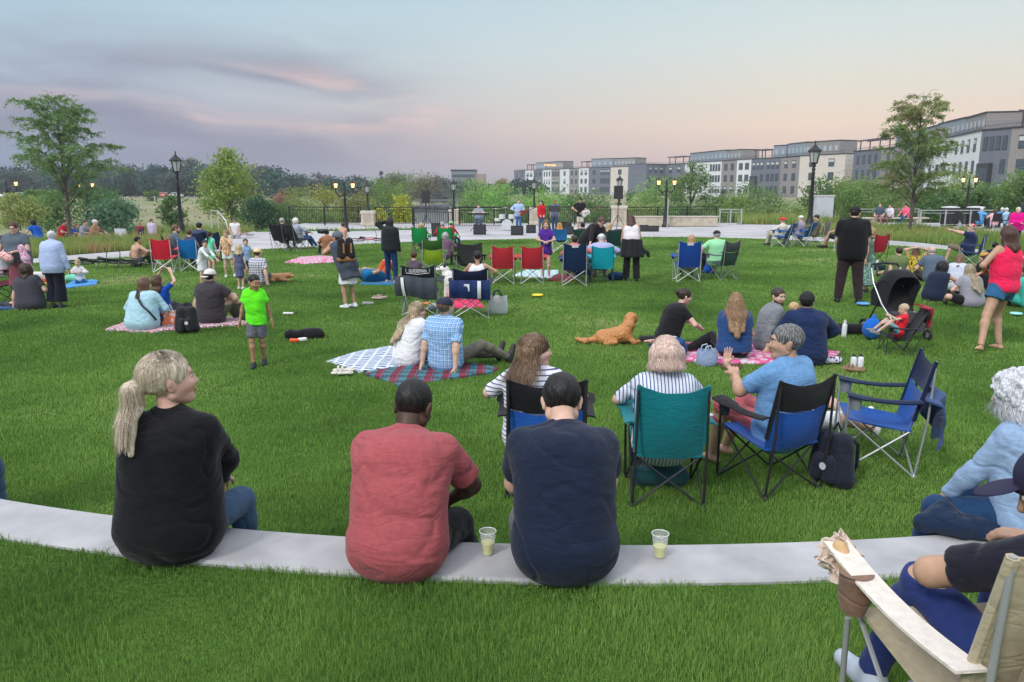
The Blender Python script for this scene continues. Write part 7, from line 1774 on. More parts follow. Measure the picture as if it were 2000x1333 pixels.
person('person in brown cap and khaki shirt at the right end of the trio', 1588, 474, -62, 1.76, 'chair', skinc='light', hair=('short', 'dkbrown'), hat=('cap', (.05, .04, .035)), top=c(110, 100, 82), sleeve=1.8, bot=c(60, 62, 70))
# ---- right background: bench sitters, bins, cafe group
bn = empty('bench', (AT(1748, 49.3), 49.3, 0), 0, 'long pale stone bench behind the right planting bed', 'bench')
MB().box((0, 0, .40), (AT(1815, 49.3) - AT(1690, 49.3), .5, .1), bev=.02).build('seat', STONE, bn)
for q in (-1.4, 1.4): MB().box((q, 0, .175), (.3, .44, .35)).build('support', STONE, bn)
for (lb, px, H_, tp, bt, hr_, ht_, fc, sx_) in [
  ('man in dark grey t-shirt at the left end of the stone bench', 1716, 1.78, c(70, 85, 95), c(150, 110, 110), ('short', 'brown'), None, -150, 'm'),
  ('woman with reddish hair and white top next to him on the bench', 1737, 1.66, c(215, 210, 220), c(120, 90, 85), ('mid', (.16, .04, .03)), None, -120, 'f'),
  ('person in bright pink jacket, jeans and black cap alone on the bench', 1768, 1.72, c(240, 100, 130), c(35, 75, 115), ('mid', 'brown'), ('cap', BLK), -110, 'f')]:
    person(lb, 0, 0, fc, H_, 'chair', pos=(AT(px, 49.2), 49.2), sex=sx_, skinc='pink', hair=hr_, hat=ht_, top=tp, sleeve=1.6, bot=bt, lean=0, bend=14, pel=(0, 0, .55))
for px, lb in ((1853, 'left black ribbed trash bin behind the right planting bed'), (1902, 'right black ribbed trash bin beside the cafe tables')):
    x, y = AT(px, 47.5), 47.5; t = empty('trash_bin', (x, y, 0), 0, lb, 'trash bin'); h = ZAT(404, y)
    b = MB(); b.lathe([(.40, 0), (.44, .04), (.47, h * .9), (.42, h * .93)], 24); 
    for k in range(24): a = k * math.pi / 12; b.box((.462 * math.cos(a), .462 * math.sin(a), h * .47), (.03, .03, h * .8), rz=a)
    b.build('body', plain((.02, .022, .025), .55), t)
    MB().lathe([(.50, h * .93), (.52, h * .96), (.45, h * .99), (.2, h * 1.02), (.01, h * 1.03)], 24).build('lid', plain((.55, .56, .55), .5), t, True)
def cafe_table(px, Y, lb):
    t = empty('cafe_table', (AT(px, Y), Y, 0), 0, lb, 'table'); MB().lathe([(.44, .72), (.45, .735), (.44, .75)], 24).build('table_top', plain((.03, .03, .03), .5), t, True)
    MB().lathe([(.26, 0), (.24, .03), (.04, .06), (.03, .72)], 14).build('pedestal', IRON, t, True)
cafe_table(1925, 44.5, 'round black cafe table between the two trash bins and the seated group'); cafe_table(1972, 45.5, 'round black cafe table at the right edge behind the magenta jacket')
def cafe_chair(px, Y, face, lb):
    t = empty('cafe_chair', (AT(px, Y), Y, 0), -R(face), lb, 'chair', 'black mesh cafe chairs'); m = plain((.015, .015, .017), .5)
    for a in ((-.22, .2), (.22, .2), (-.22, -.2), (.22, -.2)): MB().tube([(a[0] * 1.1, a[1] * 1.1, 0), (a[0], a[1], .44)], .014, 6).build('leg', m, t, True)
    MB().sheet(lambda u, v: ((u - .5) * .46, (v - .5) * .44, .45 - .015 * math.sin(math.pi * u)), 4, 4, .02).build('seat', m, t, True)
    MB().sheet(lambda u, v: ((u - .5) * .48, -.22 - .10 * v - .05 * math.sin(math.pi * u), .46 + .42 * v), 6, 6, .02).build('backrest', m, t, True)
cafe_chair(1875, 45.5, 60, 'black mesh cafe chair standing empty right of the left trash bin')
cafe_chair(1912, 44.5, 80, 'black mesh cafe chair under the man in the blue polo')
cafe_chair(1940, 43.6, 5, 'black mesh cafe chair with its back to the lawn')
cafe_chair(1962, 45.0, -30, 'black mesh cafe chair right of the woman in pale pink')
cafe_chair(1990, 44.6, -20, 'black mesh cafe chair at the right edge of the cafe group')
for (lb, px, Y, fc, H_, tp, hr_, ht_, sx_) in [
  ('white haired man in blue polo at the cafe table', 1912, 44.5, 80, 1.8, c(90, 160, 215), ('short', 'white'), None, 'm'),
  ('dark haired woman in pale pink top at the cafe table', 1940, 43.6, 5, 1.66, c(235, 185, 195), ('mid', 'brown'), None, 'f'),
  ('person in white sun hat and blue shirt at the cafe table', 1953, 46.2, -160, 1.7, c(70, 130, 190), ('short', 'grey'), ('bucket', (.75, .75, .73)), 'm'),
  ('person in white cap and pale blue shirt right of the blue one', 1964, 45.0, -30, 1.72, c(160, 195, 225), ('short', 'white'), ('bucket', (.72, .73, .75)), 'f'),
  ('white haired person in light blue shirt at the right edge cafe table', 1989, 44.6, -20, 1.7, c(150, 185, 225), ('fringe', 'white'), None, 'm')]:
    person(lb, 0, 0, fc, H_, 'chair', pos=(AT(px, Y), Y), sex=sx_, skinc='pink', hair=hr_, hat=ht_, top=tp, sleeve=.8, bot=(.03, .04, .06), lean=0, bend=12)
person('blond person in dark jacket standing at the far right edge', 0, 0, -120, 1.74, 'stand', pos=(AT(1998, 43), 43), sex='f', skinc='pink', hair=('mid', 'blond'), top=c(45, 55, 75), sleeve=2, bot=BLK)
# ---- middle of the lawn
green, lime = c(10, 140, 70), c(135, 165, 35)
camp_chair('left bright green folding chair near the stage', 823, 494, 4, green, top=None, tall=1.02, s=1.0)
person('small blonde head above the left bright green chair', 824, 492, 4, 1.56, 'chair', sex='f', skinc='light', hair=('bob', 'blond'), top=c(170, 150, 140), bot=DEN)
camp_chair('right bright green folding chair near the stage', 873, 494, 6, green, tall=1.02, s=1.0)
person('grey haired person in red jacket leaning out of the right green chair', 866, 492, 8, 1.62, 'chair', sex='m', skinc='light', hair=('short', 'grey'), top=c(190, 30, 50), sleeve=1.8, bot=DEN, hR=(.38, .34, .62), aR=(.4, .5, .1))
person('child in green striped hat beside the right green chair', 884, 486, 30, 1.25, 'chair', child=True, skinc='light', hair=('short', 'brown'), hat=('beanie', pattern('stripes', (.1, .55, .12), (.75, .8, .75))), top=c(190, 40, 60), sleeve=1.8, bot=c(60, 90, 140), pel=(.0, 0, .62))
camp_chair('lime green and dark green camping chair behind the white dog', 848, 540, -2, lime, top=c(50, 95, 30), back='two', fr=(.55, .57, .58), steel=True, tall=1.08, s=1.02)
person('person in mauve top behind the lime green chair', 868, 520, 10, 1.5, 'chair', sex='f', skinc='light', hair=('bob', 'grey'), top=c(110, 80, 105), sleeve=1.8, bot=c(90, 70, 100), lean=10, bend=20)
camp_chair('low black mesh camping chair facing the camera', 918, 548, 176, (.02, .022, .02), fr=(.3, .3, .3), steel=True, xs=1.2)
# pair of dark chairs with wide side covers
ch = camp_chair('dark grey chair with white lettering and hanging grey cover', 824, 612, 2, c(38, 44, 52), top=c(30, 34, 40), back='two', fr=(.40, .42, .44), steel=True, xs=1.18, tall=1.0)
MB().sheet(lambda u, v: (-.40 + .72 * u, -.37 - .05 * math.sin(math.pi * v) - .015 * math.sin(u * 22), .36 + .34 * v - .05 * u * (1 - v) + .02 * math.sin(u * 6)), 18, 8, .012).build('cover', cloth(c(62, 70, 78), .6, .4), ch, True)
MB().sheet(lambda u, v: (-.30 + .05 * u + .04 * (1 - v), -.402 - .05 * math.sin(math.pi * v), .37 + .32 * v), 2, 8, .006).build('reflective_band', plain((.62, .64, .66), .4), ch, True)
tx = text('GUIDESMAN', .062, plain((.8, .82, .84), .6), 'lettering', ch, (.0, -.372, .80), (R(90), 0, 0), .001); tx.scale = (.9, 1.35, 1)
MB().tube([(-.21, -.368, .84), (-.20, -.374, .765), (0, -.38, .745), (.20, -.374, .765), (.21, -.368, .84)], .004, 6).build('emblem_frame', plain((.8, .82, .84), .6), ch, True)
ch2 = camp_chair('dark navy chair with white label and hanging navy cover', 920, 618, -2, c(20, 34, 72), top=c(14, 24, 52), back='two', fr=(.45, .47, .5), steel=True, xs=1.18, tall=.98)
MB().sheet(lambda u, v: (-.36 + .70 * u, -.37 - .05 * math.sin(math.pi * v) - .015 * math.sin(u * 20), .38 + .30 * v - .04 * u * (1 - v)), 18, 8, .012).build('cover', cloth(c(24, 44, 92), .6, .4), ch2, True)
MB().sheet(lambda u, v: (.12 + .06 * u, -.402 - .05 * math.sin(math.pi * v), .37 + .30 * v), 2, 8, .006).build('reflective_band', plain((.62, .64, .66), .4), ch2, True)
MB().box((-.06, -.425, .56), (.09, .006, .12)).build('label_patch', plain((.7, .72, .75), .6), ch2)
person('brown haired child whose head shows over the dark grey chair', 812, 585, 10, 1.28, 'chair', child=True, skinc='light', hair=('short', 'brown'), top=c(90, 80, 90), bot=DEN, pel=(0, 0, .55))
person('dark haired woman in white tank top in the dark navy chair', 934, 592, 4, 1.55, 'chair', sex='f', skinc='tan', hair=('fringe', 'black'), top=(.75, .75, .77), tank=True, bot=DEN, hR=(.34, .2, .66))
wd = G(872, 590); WF = mat('dog_coat', lambda nt, b: None)
def m_wd(nt, b):
    tc = nt.nodes.new('ShaderNodeTexCoord'); n = nt.nodes.new('ShaderNodeTexNoise'); n.inputs['Scale'].default_value = 7; nt.links.new(tc.outputs['Object'], n.inputs['Vector'])
    r = ramp(nt, [(.38, (.02, .02, .02)), (.42, (.72, .70, .68))]); nt.links.new(n.outputs['Fac'], r.inputs[0]); nt.links.new(r.outputs[0], b.inputs['Base Color']); b.inputs['Roughness'].default_value = .8
WF = mat('white_dog_coat', m_wd)
D2 = sdfobj('dog', [('c', (.12, 0, .50), (.04, 0, .66), .13, .10, .06), ('c', (.14, .0, .16), (.12, 0, .5), .10, .12, .05), ('c', (.04, 0, .68), (-.02, 0, .80), .075, .07, .05), ('e', (-.03, 0, .83), (.085, .075, .07), .03), ('c', (-.08, 0, .82), (-.18, 0, .79), .045, .03, .03), ('c', (.04, -.06, .6), (.0, -.06, .1), .05, .03, .03), ('c', (.04, .06, .6), (.0, .06, .1), .05, .03, .03), ('c', (.20, 0, .12), (.34, 0, .08), .04, .02, .03)], .013, mat('dog_white', lambda nt, b: (_noisecol(nt, b, (.70, .69, .67), .1, 30, 3), None)), None, (wd[0], wd[1], 0), R(-10), [(.005, (30, 30, 30), 2)], 'white dog with black ears sitting between the two dark chairs', 'dog'); D2.scale = (1.2, 1.25, .80)
for sy_ in (-1, 1): sdfobj('ear', [('c', (-.01, sy_ * .045, .88), (.0, sy_ * .06, .96), .026, .010, .01)], .008, plain((.02, .02, .02), .8), D2)
sdfobj('nose', [('e', (-.205, 0, .80), (.018, .018, .014), .01)], .006, plain((.01, .01, .01), .3), D2)
for sy_ in (-1, 1): sdfobj('eye', [('e', (-.095, sy_ * .045, .855), (.016, .012, .016), .01)], .005, plain((.01, .01, .01), .3), D2)
MB().tube([(.02 + .08 * math.cos(a), .08 * math.sin(a), .70 - .03 * math.cos(a)) for a in np.linspace(0, 6.0, 14)], .010, 5, closed=True).build('collar', plain((.25, .02, .04), .6), D2, True)
tote('white canvas tote with navy trim beside the navy chair', 972, 613, -8, cloth((.66, .67, .67)), w=.36, h=.32, d=.16, handle=(.02, .03, .08))
lump('cap', 'white cap lying on the grass behind the navy capped man', 'cap', 846, 606, [('e', (0, 0, .06), (.09, .10, .07), .01), ('e', (-.1, 0, .03), (.07, .07, .01), .01)], plain((.72, .73, .75), .8), nz=None)
lump('paper', 'orange wrapper lying under the dark grey chair', 'wrapper', 828, 596, [('c', (-.1, 0, .03), (.1, 0, .03), .03, .03, .01)], cloth((.75, .32, .08)))
RED = c(178, 40, 52)
camp_chair('left empty red camping chair in the middle of the lawn', 983, 552, 2, RED, fr=(.5, .5, .52), steel=True, tall=1.0, leansag=.06)
camp_chair('right empty red camping chair beside the girl in purple', 1040, 552, 3, RED, fr=(.5, .5, .52), steel=True, tall=1.0, leansag=.06)
person('girl in purple t-shirt and purple shorts standing with a phone', 1066, 545, 186, HH(545, 429), 'stand', sex='f', child=True, skinc='light', hair=('long', 'ltbrown'), top=c(85, 45, 150), sleeve=.6, bot=c(70, 35, 125), botlen=.25, botoff=.03, hL=(-.06, .26, 1.12), hR=(.05, .28, 1.12), eL=(-1, -.3, -.3), eR=(1, -.3, -.3), shoe=(.65, .65, .68), hands='hold')
lump('phone', 'dark phone in the hands of the girl in purple', 'phone', 1072, 546, [('c', (-.02, 0, .86), (.03, 0, .90), .035, .035, .01), ('cut', (0, .012, 0), (0, 1, 0)), ('cut', (0, -.012, 0), (0, -1, 0))], plain((.02, .02, .03), .3), h=.01, nz=None)
camp_chair('small blue folding chair facing away beyond the girl in purple', 1094, 492, 178, c(20, 85, 130), fr=(.7, .7, .72), steel=True, arms=False, tall=.92)
camp_chair('navy camping chair with oval logo and a jacket over its seat', 1121, 556, 2, c(14, 42, 78), fr=(.5, .5, .52), steel=True, tall=1.1, logo=True, xs=1.05)
person('dark haired person in pink hoodie in the navy logo chair', 1121, 548, 2, 1.66, 'chair', sex='f', w=1.1, skinc='light', hair=('short', 'dkbrown'), top=c(215, 120, 125), sleeve=2, hood=True, bot=c(60, 50, 60), hR=(.36, .10, .60), eR=(1, -.3, 0))
drape('denim blue jacket slung across the back of the navy logo chair', G(1121, 556 - 8), 2, .66, .56, .22, cloth(c(36, 62, 110)), yo=-.40, tilt=-.20, dx=.02)
camp_chair('turquoise folding chair with flat back in the middle of the lawn', 1174, 552, 2, c(10, 160, 180), fr=(.05, .08, .09), tall=1.0, xs=1.0, leansag=.02)
person('person in white bucket hat and lavender shirt in the turquoise chair', 1174, 545, 2, 1.70, 'chair', w=1.08, skinc='light', hair=('short', 'white'), hat=('bucket', (.62, .68, .60)), top=c(165, 170, 205), sleeve=1.8, bot=c(120, 120, 130), lean=2, bend=22, pitch=20, hL=(-.34, .2, .6), hR=(.34, .2, .6))
person('woman in black cardigan and sunglasses bending over the turquoise chair', 1150, 538, 158, 1.74, 'stand', sex='f', w=1.15, skinc='pink', hair=('fringe', (.10, .04, .04)), top=(.02, .018, .022), sleeve=1.7, bot=BLK, lean=38, bend=14, glasses='sun', hL=(-.15, .62, .85), hR=(.25, .50, .80), pitch=20, side=-16, pel=(0, -.1, .92))
camp_chair('dark green folding chair of the dark haired person beyond the bending woman', 1135, 500, 4, c(20, 60, 48), logo=False)
person('dark haired person in the dark green chair behind the bending woman', 1137, 498, 4, 1.68, 'chair', skinc='tan', hair=('short', 'black'), top=c(40, 50, 50), bot=DEN)
camp_chair('dark green folding chair of the blonde person beside the right speaker', 1197, 500, -8, c(18, 62, 58))
person('blonde person in dark green top near the right speaker stand', 1186, 500, -10, 1.66, 'chair', sex='f', skinc='tan', hair=('mid', 'blond'), top=c(20, 60, 55), sleeve=.8, bot=DEN, hR=(.1, .34, .6))
person('woman in white sleeveless top with a black jacket tied round her waist', 1232, 550, 10, HH(550, 414), 'stand', sex='f', w=1.16, skinc='tan', hair=('mid', (.07, .035, .022)), top=(.76, .70, .72), tank=True, hem=-.02, bot=(.014, .014, .016), flare=.03, botoff=.022, lean=10, bend=14, yaw=-10, pitch=24, side=-4, hL=(-.26, .2, .72), hR=(.1, .3, 1.0), aL=(-.13, .0, .08), aR=(.14, -.06, .08), shoe=BLK)
ww = G(1232, 550); s_ = 1
tj = sdfobj('jacket', [('c', (-.13, -.02, .98), (-.17, -.10, .66), .12, .10, .06), ('c', (.13, -.02, .98), (.20, -.10, .64), .12, .11, .06), ('c', (0, -.10, .98), (0, -.18, .64), .10, .12, .06), ('c', (.20, -.08, .84), (.38, -.12, .70), .05, .04, .04), ('c', (.36, -.12, .72), (.42, -.10, .58), .045, .03, .03), ('cut', (0, 0, .60), (0, 0, -1)), ('cut', (0, 0, 1.03), (0, 0, 1))], .014, cloth((.016, .018, .020)), None, (ww[0], ww[1], 0), R(-10), [(.010, (8, 8, 5), 2)], 'black jacket knotted round the waist of the woman in white', 'jacket')
lump('bag', 'blue bag on the grass beside the turquoise chair', 'bag', 1203, 548, [('c', (-.1, 0, .1), (.1, 0, .1), .11, .1, .03), ('cut', (0, 0, .004), (0, 0, -1))], cloth(c(22, 62, 100)))
camp_chair('royal blue camping chair with oval logo standing apart on the right', 1340, 549, 2, c(18, 66, 150), fr=(.6, .62, .64), steel=True, tall=1.1, logo=True, xs=1.05)
person('woman with long strawberry blonde hair in the royal blue chair', 1346, 545, 4, 1.66, 'chair', sex='f', skinc='light', hair=('mid', (.40, .24, .12)), top=c(190, 175, 180), sleeve=1, bot=BLK)
camp_chair('grey and green camping chair beside the royal blue one', 1408, 545, -30, c(40, 66, 58), top=c(70, 78, 78), back='two', fr=(.3, .31, .32), steel=True, tall=1.08)
person('man in black cap and pale green shirt in the grey green chair', 1397, 538, -10, 1.74, 'chair', w=1.08, skinc='pink', hair=('short', 'grey'), hat=('cap', BLK), top=c(150, 215, 165), sleeve=.8, bot=BLK, lean=-6, hL=(-.30, .2, .62))
bx, by = G(1386, 536)
sdfobj('backpack', [('c', (0, 0, .16), (.0, 0, .46), .13, .10, .05), ('c', (-.06, 0, .12), (.06, 0, .12), .10, .10, .05), ('cut', (0, 0, .03), (0, 0, -1))], .014, cloth(c(20, 85, 190)), None, (bx, by, 0), 0, [(.012, (8, 8, 8), 2)], 'bright blue backpack between the royal blue and grey green chairs', 'backpack')
# ---- standing and lying people left of the middle
person('woman with long black hair, black jacket and jeans shading her eyes', 764, 555, 22, HH(555, 423), 'stand', sex='f', w=1.06, skinc='tan', hair=('mid', 'black'), top=(.014, .018, .022), sleeve=2, topoff=.02, hem=.06, bot=c(20, 52, 98), hL=(-.17, .10, 1.60), eL=(-1, 0, .1), hR=(.24, .08, .84), aL=(-.14, .05, .08), aR=(.15, -.02, .08), shoe=(.5, .3, .3), yaw=4)
person('photographer in dark grey dress bending forward with a camera', 682, 602, -58, HH(602, 443) * .99, 'stand', sex='f', w=1.12, skinc='tan', hair=('short', 'dkbrown'), hat=('helmet', (.12, .14, .17)), top=c(70, 78, 92), sleeve=.12, hem=.30, topoff=.03, bot=c(215, 215, 220), skirt=.46, lean=20, bend=20, side=0, hL=(-.06, .44, 1.36), hR=(.10, .44, 1.34), eL=(-1, .3, -1), eR=(1, .1, -1), pitch=-6, shoe=(.72, .74, .76), hands='hold', aL=(-.10, .0, .08), aR=(.12, -.05, .08))
pq = G(682, 602)
sdfobj('camera', [('c', (-.05, 0, 1.42), (.05, 0, 1.42), .045, .045, .01), ('c', (0, .0, 1.42), (0, .12, 1.42), .04, .045, .01)], .012, plain((.015, .015, .016), .4), None, (pq[0] - .47, pq[1] + .26, 0), R(58), None, 'black camera held up by the photographer', 'camera')
bp = empty('backpack', (pq[0] + .02, pq[1] - .16, .92), R(30), 'black backpack with tan leather straps worn by the photographer', 'backpack')
sdfobj('body', [('c', (-.09, 0, .08), (-.08, .04, .34), .085, .07, .03), ('c', (.09, 0, .08), (.08, .04, .34), .085, .07, .03)], .012, cloth((.02, .02, .022)), bp)
for q in (-.07, .07): MB().box((q, -.085, .22), (.03, .012, .18), bev=.003).build('leather_strap', plain((.45, .20, .06), .6), bp)
sdfobj('base', [('c', (-.12, .0, .02), (.12, .0, .02), .06, .06, .02)], .012, plain((.38, .17, .06), .6), bp)
person('brown haired child standing behind the photographer', 672, 505, 10, 1.16, 'stand', child=True, skinc='light', hair=('short', 'brown'), top=c(200, 160, 140), sleeve=.1, bot=c(80, 80, 90), botlen=.5)
person('person in brown shirt sitting behind the pink baby blanket', 642, 497, -40, 1.72, 'kneesup', skinc='tan', hair=('short', 'brown'), top=c(150, 100, 70), sleeve=.5, bot=c(60, 60, 60))
person('man in teal shirt and orange shorts lying on his back with knees up', 742, 551, 48, 1.72, 'lie', skinc='tan', hair=('short', 'brown'), top=c(15, 100, 150), bot=c(190, 90, 50), botlen=.5, aL=(-.12, .38, .08), aR=(.12, .42, .08), shoe=None, hL=(-.1, -.12, .30), hR=(.12, -.1, .30), lean=-80)
lump('shoe', 'left white shoe lying alone on the lawn below the photographer', 'shoe', 719, 596, shoe_ops()[:3] and [('c', (-.08, 0, .03), (.08, 0, .03), .035, .03, .02)], plain((.6, .55, .55), .7), nz=None)
sandals('pink shoes lying on the lawn right of the photographer', 742, 585, 70, (.55, .38, .36), gap=.18)
lump('napkin', 'crumpled white napkin on the grass right of the neon shirted boy', 'napkin', 563, 618, [('c', (-.07, 0, .05), (.07, .01, .05), .028, .02, .02)], cloth((.72, .73, .74)))
lump('jacket', 'black jacket with orange and white lining lying rolled on the lawn', 'jacket', 594, 662, [('c', (-.22, -.02, .06), (.22, .05, .07), .07, .085, .03), ('c', (.05, .05, .07), (.22, .1, .06), .07, .06, .03), ('cut', (0, 0, .004), (0, 0, -1))], cloth((.012, .012, .015)), nz=((.018, (10, 10, 10), 3),))
lump('scarf', 'orange and white cloth sticking out of the black jacket', 'cloth', 578, 672, [('c', (-.06, 0, .05), (.02, 0, .05), .035, .03, .01)], cloth((.80, .12, .03)))
lump('can', 'white drink carton beside the orange cloth', 'carton', 588, 671, [('c', (-.03, 0, .05), (.06, .01, .06), .03, .03, .01)], plain((.7, .7, .72), .5), nz=None)
# ---- left middle group
person('boy in neon green t-shirt and grey shorts walking towards the camera', 506, 716, 172, HH(716, 536), 'stand', child=True, skinc=(.40, .22, .13), hair=('buzz', 'black'), top=c(105, 240, 40), sleeve=.62, topoff=.026, hem=.12, bot=c(100, 102, 112), botlen=.42, botoff=.03, yaw=-38, pitch=12, hL=(-.31, -.05, .76), hR=(.32, .04, .76), aL=(-.08, -.14, .10), aR=(.08, .10, .08), shoe=(.02, .025, .04), hs=1.3)
ny = G(506, 716)
IB = person('heavy set woman in light blue shirt with dark crossbody strap seated on flowered blanket', 280, 645, 2, 1.68, 'cross', sex='f', w=1.36, skinc='pink', hair=('mid', (.11, .06, .04)), top=c(168, 205, 218), sleeve=1.9, bot=c(40, 50, 85), dz=.02, yaw=10)
f_ = IB['f2']; R_ = V3(1, 0, 0)
SP = [IB['nb'] - R_ * .09 + f_ * .03 + V3(0, 0, .035), IB['nb'] - R_ * .06 - f_ * .10, IB['chest'] - R_ * .0 - f_ * .185, IB['waist'] + R_ * .10 - f_ * .215, IB['pel'] + R_ * .20 - f_ * .20 + V3(0, 0, .10), IB['pel'] + R_ * .27 - f_ * .10]
SP = catmull(SP, 4, False); bs = MB().tube([to_world(IB, p) for p in SP], .016, 6).build('bag_strap', plain((.02, .02, .03), .7), None, True)
tag(bs, 'dark crossbody bag strap running down the light blue shirt', 'strap')
person('child in royal blue t-shirt holding both hands over the eyes', 325, 618, 30, 1.42, 'cross', child=True, skinc='light', hair=('mid', 'brown'), top=c(15, 75, 165), sleeve=.7, bot=c(50, 50, 60), hL=(-.12, .05, .98), hR=(.14, .10, .96), eL=(-1, .3, 0), eR=(1, .3, 0), pitch=-25, lean=-10, bend=0)
tote('white plastic shopping bag with orange flower print', 331, 640, 5, pattern('blotch', (.75, .22, .10), (.66, .62, .64), (.55, .45, .6), .5), w=.28, h=.28, d=.14, handle=(.7, .7, .75))
backpack('black backpack with round white badge beside the flower print bag', 367, 652, 8, (.022, .024, .026), s=1.0)
person('man in charcoal t-shirt and white backwards cap leaning on his left hand', 415, 634, 18, 1.82, 'kneesup', w=1.08, skinc='light', hair=('short', 'dkbrown'), hat=('capback', (.72, .69, .66)), top=c(62, 56, 62), sleeve=.6, topoff=.022, bot=c(82, 92, 70), botoff=.03, lean=-4, bend=14, aL=(.10, .52, .08), aR=(.34, .40, .08), hL=(-.34, -.02, .04), eL=(-.5, -1, 0), hR=(.2, .34, .35), shoe=(.05, .05, .06), dz=.02)
camp_chair('empty red folding chair with white frame on the left', 326, 531, -4, (.62, .015, .04), fr=(.75, .75, .75), steel=True, arms=True, leansag=.03, tall=1.02)
person('bearded man in grey t-shirt sitting behind the red folding chair', 345, 520, 62, 1.80, 'chair', w=1.08, skinc='pink', hair=('short', (.14, .07, .04)), beard='brown', top=c(88, 96, 105), sleeve=.8, bot=c(60, 65, 75), botlen=.5, lean=-4)
camp_chair('low dark chair under the bearded man in grey', 345, 521, 62, (.03, .03, .04))
camp_chair('bright blue folding chair with white frame next to the red one', 380, 529, 4, c(0, 105, 175), fr=(.75, .75, .75), steel=True, leansag=.04, tall=1.0)
person('brown haired child in the bright blue folding chair', 376, 522, -6, 1.35, 'chair', child=True, skinc='light', hair=('fringe', 'brown'), top=c(70, 80, 110), bot=DEN, pel=(0, 0, .6))
camp_chair('navy folding chair of the man in the navy cap', 396, 508, 6, c(22, 38, 70))
person('man in navy cap and navy shirt in the navy folding chair', 396, 506, 2, 1.76, 'chair', skinc='pink', hair=('short', 'dkbrown'), hat=('cap', NAVY), top=c(60, 70, 95), bot=DEN)
camp_chair('empty navy folding chair between the girls on the left', 427, 508, 10, c(22, 38, 75))
person('girl in mint green top with dark ponytail standing with her back turned', 414, 535, 8, HH(535, 452), 'stand', sex='f', child=True, skinc='light', hair=('pony', 'dkbrown'), top=c(110, 220, 180), sleeve=.4, bot=c(110, 215, 175), botlen=.4)
person('girl in pale yellow flowered blouse and white shorts with a hand at her mouth', 447, 542, 168, HH(542, 449), 'stand', sex='f', child=True, skinc='light', hair=('fringe', 'dkblond'), top=(.75, .65, .45), shirtmat=pattern('blotch', (.65, .25, .12), (.78, .70, .50), (.75, .66, .4), 1.2), sleeve=.6, bot=(.70, .70, .72), botlen=.3, botoff=.03, hL=(-.04, .14, 1.36), eL=(-1, .2, -.8), shoe=(.7, .7, .7), aL=(-.2, -.1, .08), hs=None)
person('girl in white dress leaning forward with both arms stretched out', 398, 562, 118, HH(562, 470) * 1.06, 'stand', sex='f', child=True, skinc='light', hair=('fringe', 'dkbrown'), top=(.74, .75, .78), sleeve=1.5, bot=(.72, .73, .76), skirt=.40, lean=20, bend=12, hL=(-.12, .62, 1.02), hR=(.10, .64, 1.0), eL=(-1, 0, -1), eR=(1, 0, -1), yaw=40)
person('toddler girl with blond hair in slate grey dress standing barefoot', 471, 566, 14, HH(566, 478), 'stand', sex='f', child=True, skinc='light', hair=('mid', (.48, .36, .22)), top=c(85, 92, 125), sleeve=.1, bot=c(85, 92, 125), skirt=.50, shoe=(.72, .70, .74), yaw=-20)
person('little boy in light blue t-shirt standing beside the toddler girl', 484, 548, 150, HH(548, 467), 'stand', child=True, skinc='light', hair=('short', 'brown'), top=c(150, 180, 215), sleeve=.6, bot=c(60, 65, 75), botlen=.5, yaw=10)
person('person in black and white checked shirt and yellow cap sitting on the grass', 507, 556, 20, 1.70, 'side', skinc='light', hair=('short', 'brown'), hat=('cap', (.72, .58, .28)), top=WHT, shirtmat=pattern('plaid', (.55, .55, .62), (.08, .08, .15), (.7, .7, .75), .8), sleeve=.8, bot=c(70, 70, 80))
dq = G(541, 551)
sdfobj('dog', [('c', (-.2, 0, .10), (.16, .02, .11), .10, .10, .05), ('c', (.16, .02, .13), (.28, .0, .16), .07, .06, .04), ('c', (.28, 0, .16), (.40, -.02, .13), .055, .03, .03), ('c', (.10, -.06, .06), (.30, -.10, .04), .045, .03, .03), ('c', (-.2, -.06, .06), (-.05, -.12, .04), .06, .03, .03), ('c', (-.28, 0, .08), (-.42, .05, .05), .03, .02, .02), ('cut', (0, 0, .004), (0, 0, -1))], .014, hairm((.42, .20, .09)), None, (dq[0], dq[1], 0), R(10), [(.004, (30, 30, 30), 2)], 'small tan dog lying on the lawn beside the checked shirt', 'dog')
camp_chair('left black folding chair of the pair on the plaza edge', 553, 489, 14, (.014, .014, .016), fr=(.3, .3, .32), steel=True, lean=.25, tall=1.08)
person('grey haired person in dark jacket in the left black folding chair', 556, 487, 14, 1.76, 'chair', skinc='pink', hair=('short', 'grey'), top=(.02, .02, .025), sleeve=1.9, bot=BLK)
camp_chair('right black folding chair of the pair on the plaza edge', 582, 489, 30, (.014, .014, .016), fr=(.3, .3, .32), steel=True, lean=.25, tall=1.08)
person('white haired woman in pale grey jacket and jeans in the right black chair', 584, 487, 42, 1.76, 'chair', sex='f', w=1.06, skinc='pink', hair=('bob', 'white'), top=c(160, 165, 180), sleeve=2, bot=c(60, 95, 150), shoe=(.7, .7, .7), aL=(-.1, .66, .1), aR=(.12, .70, .1))
person('man in white vest and helmet kneeling by a red bicycle on the plaza', 461, 466, 175, 1.6, 'kneel', skinc='tan', hair=('short', 'dkbrown'), hat=('cap', (.12, .10, .12)), top=(.72, .72, .74), sleeve=.4, bot=c(150, 150, 160), botlen=.5)
xq, yq = G(477, 463); bicycle('red child bicycle lying beside the man in the white vest', xq, yq, .06, 10, col=(.5, .02, .03), s=.55)
xq, yq = G(722, 474); bicycle('red and black bicycle lying on the grass edge behind the woman in black', xq, yq, .06, 5, col=(.45, .02, .05), s=.9)
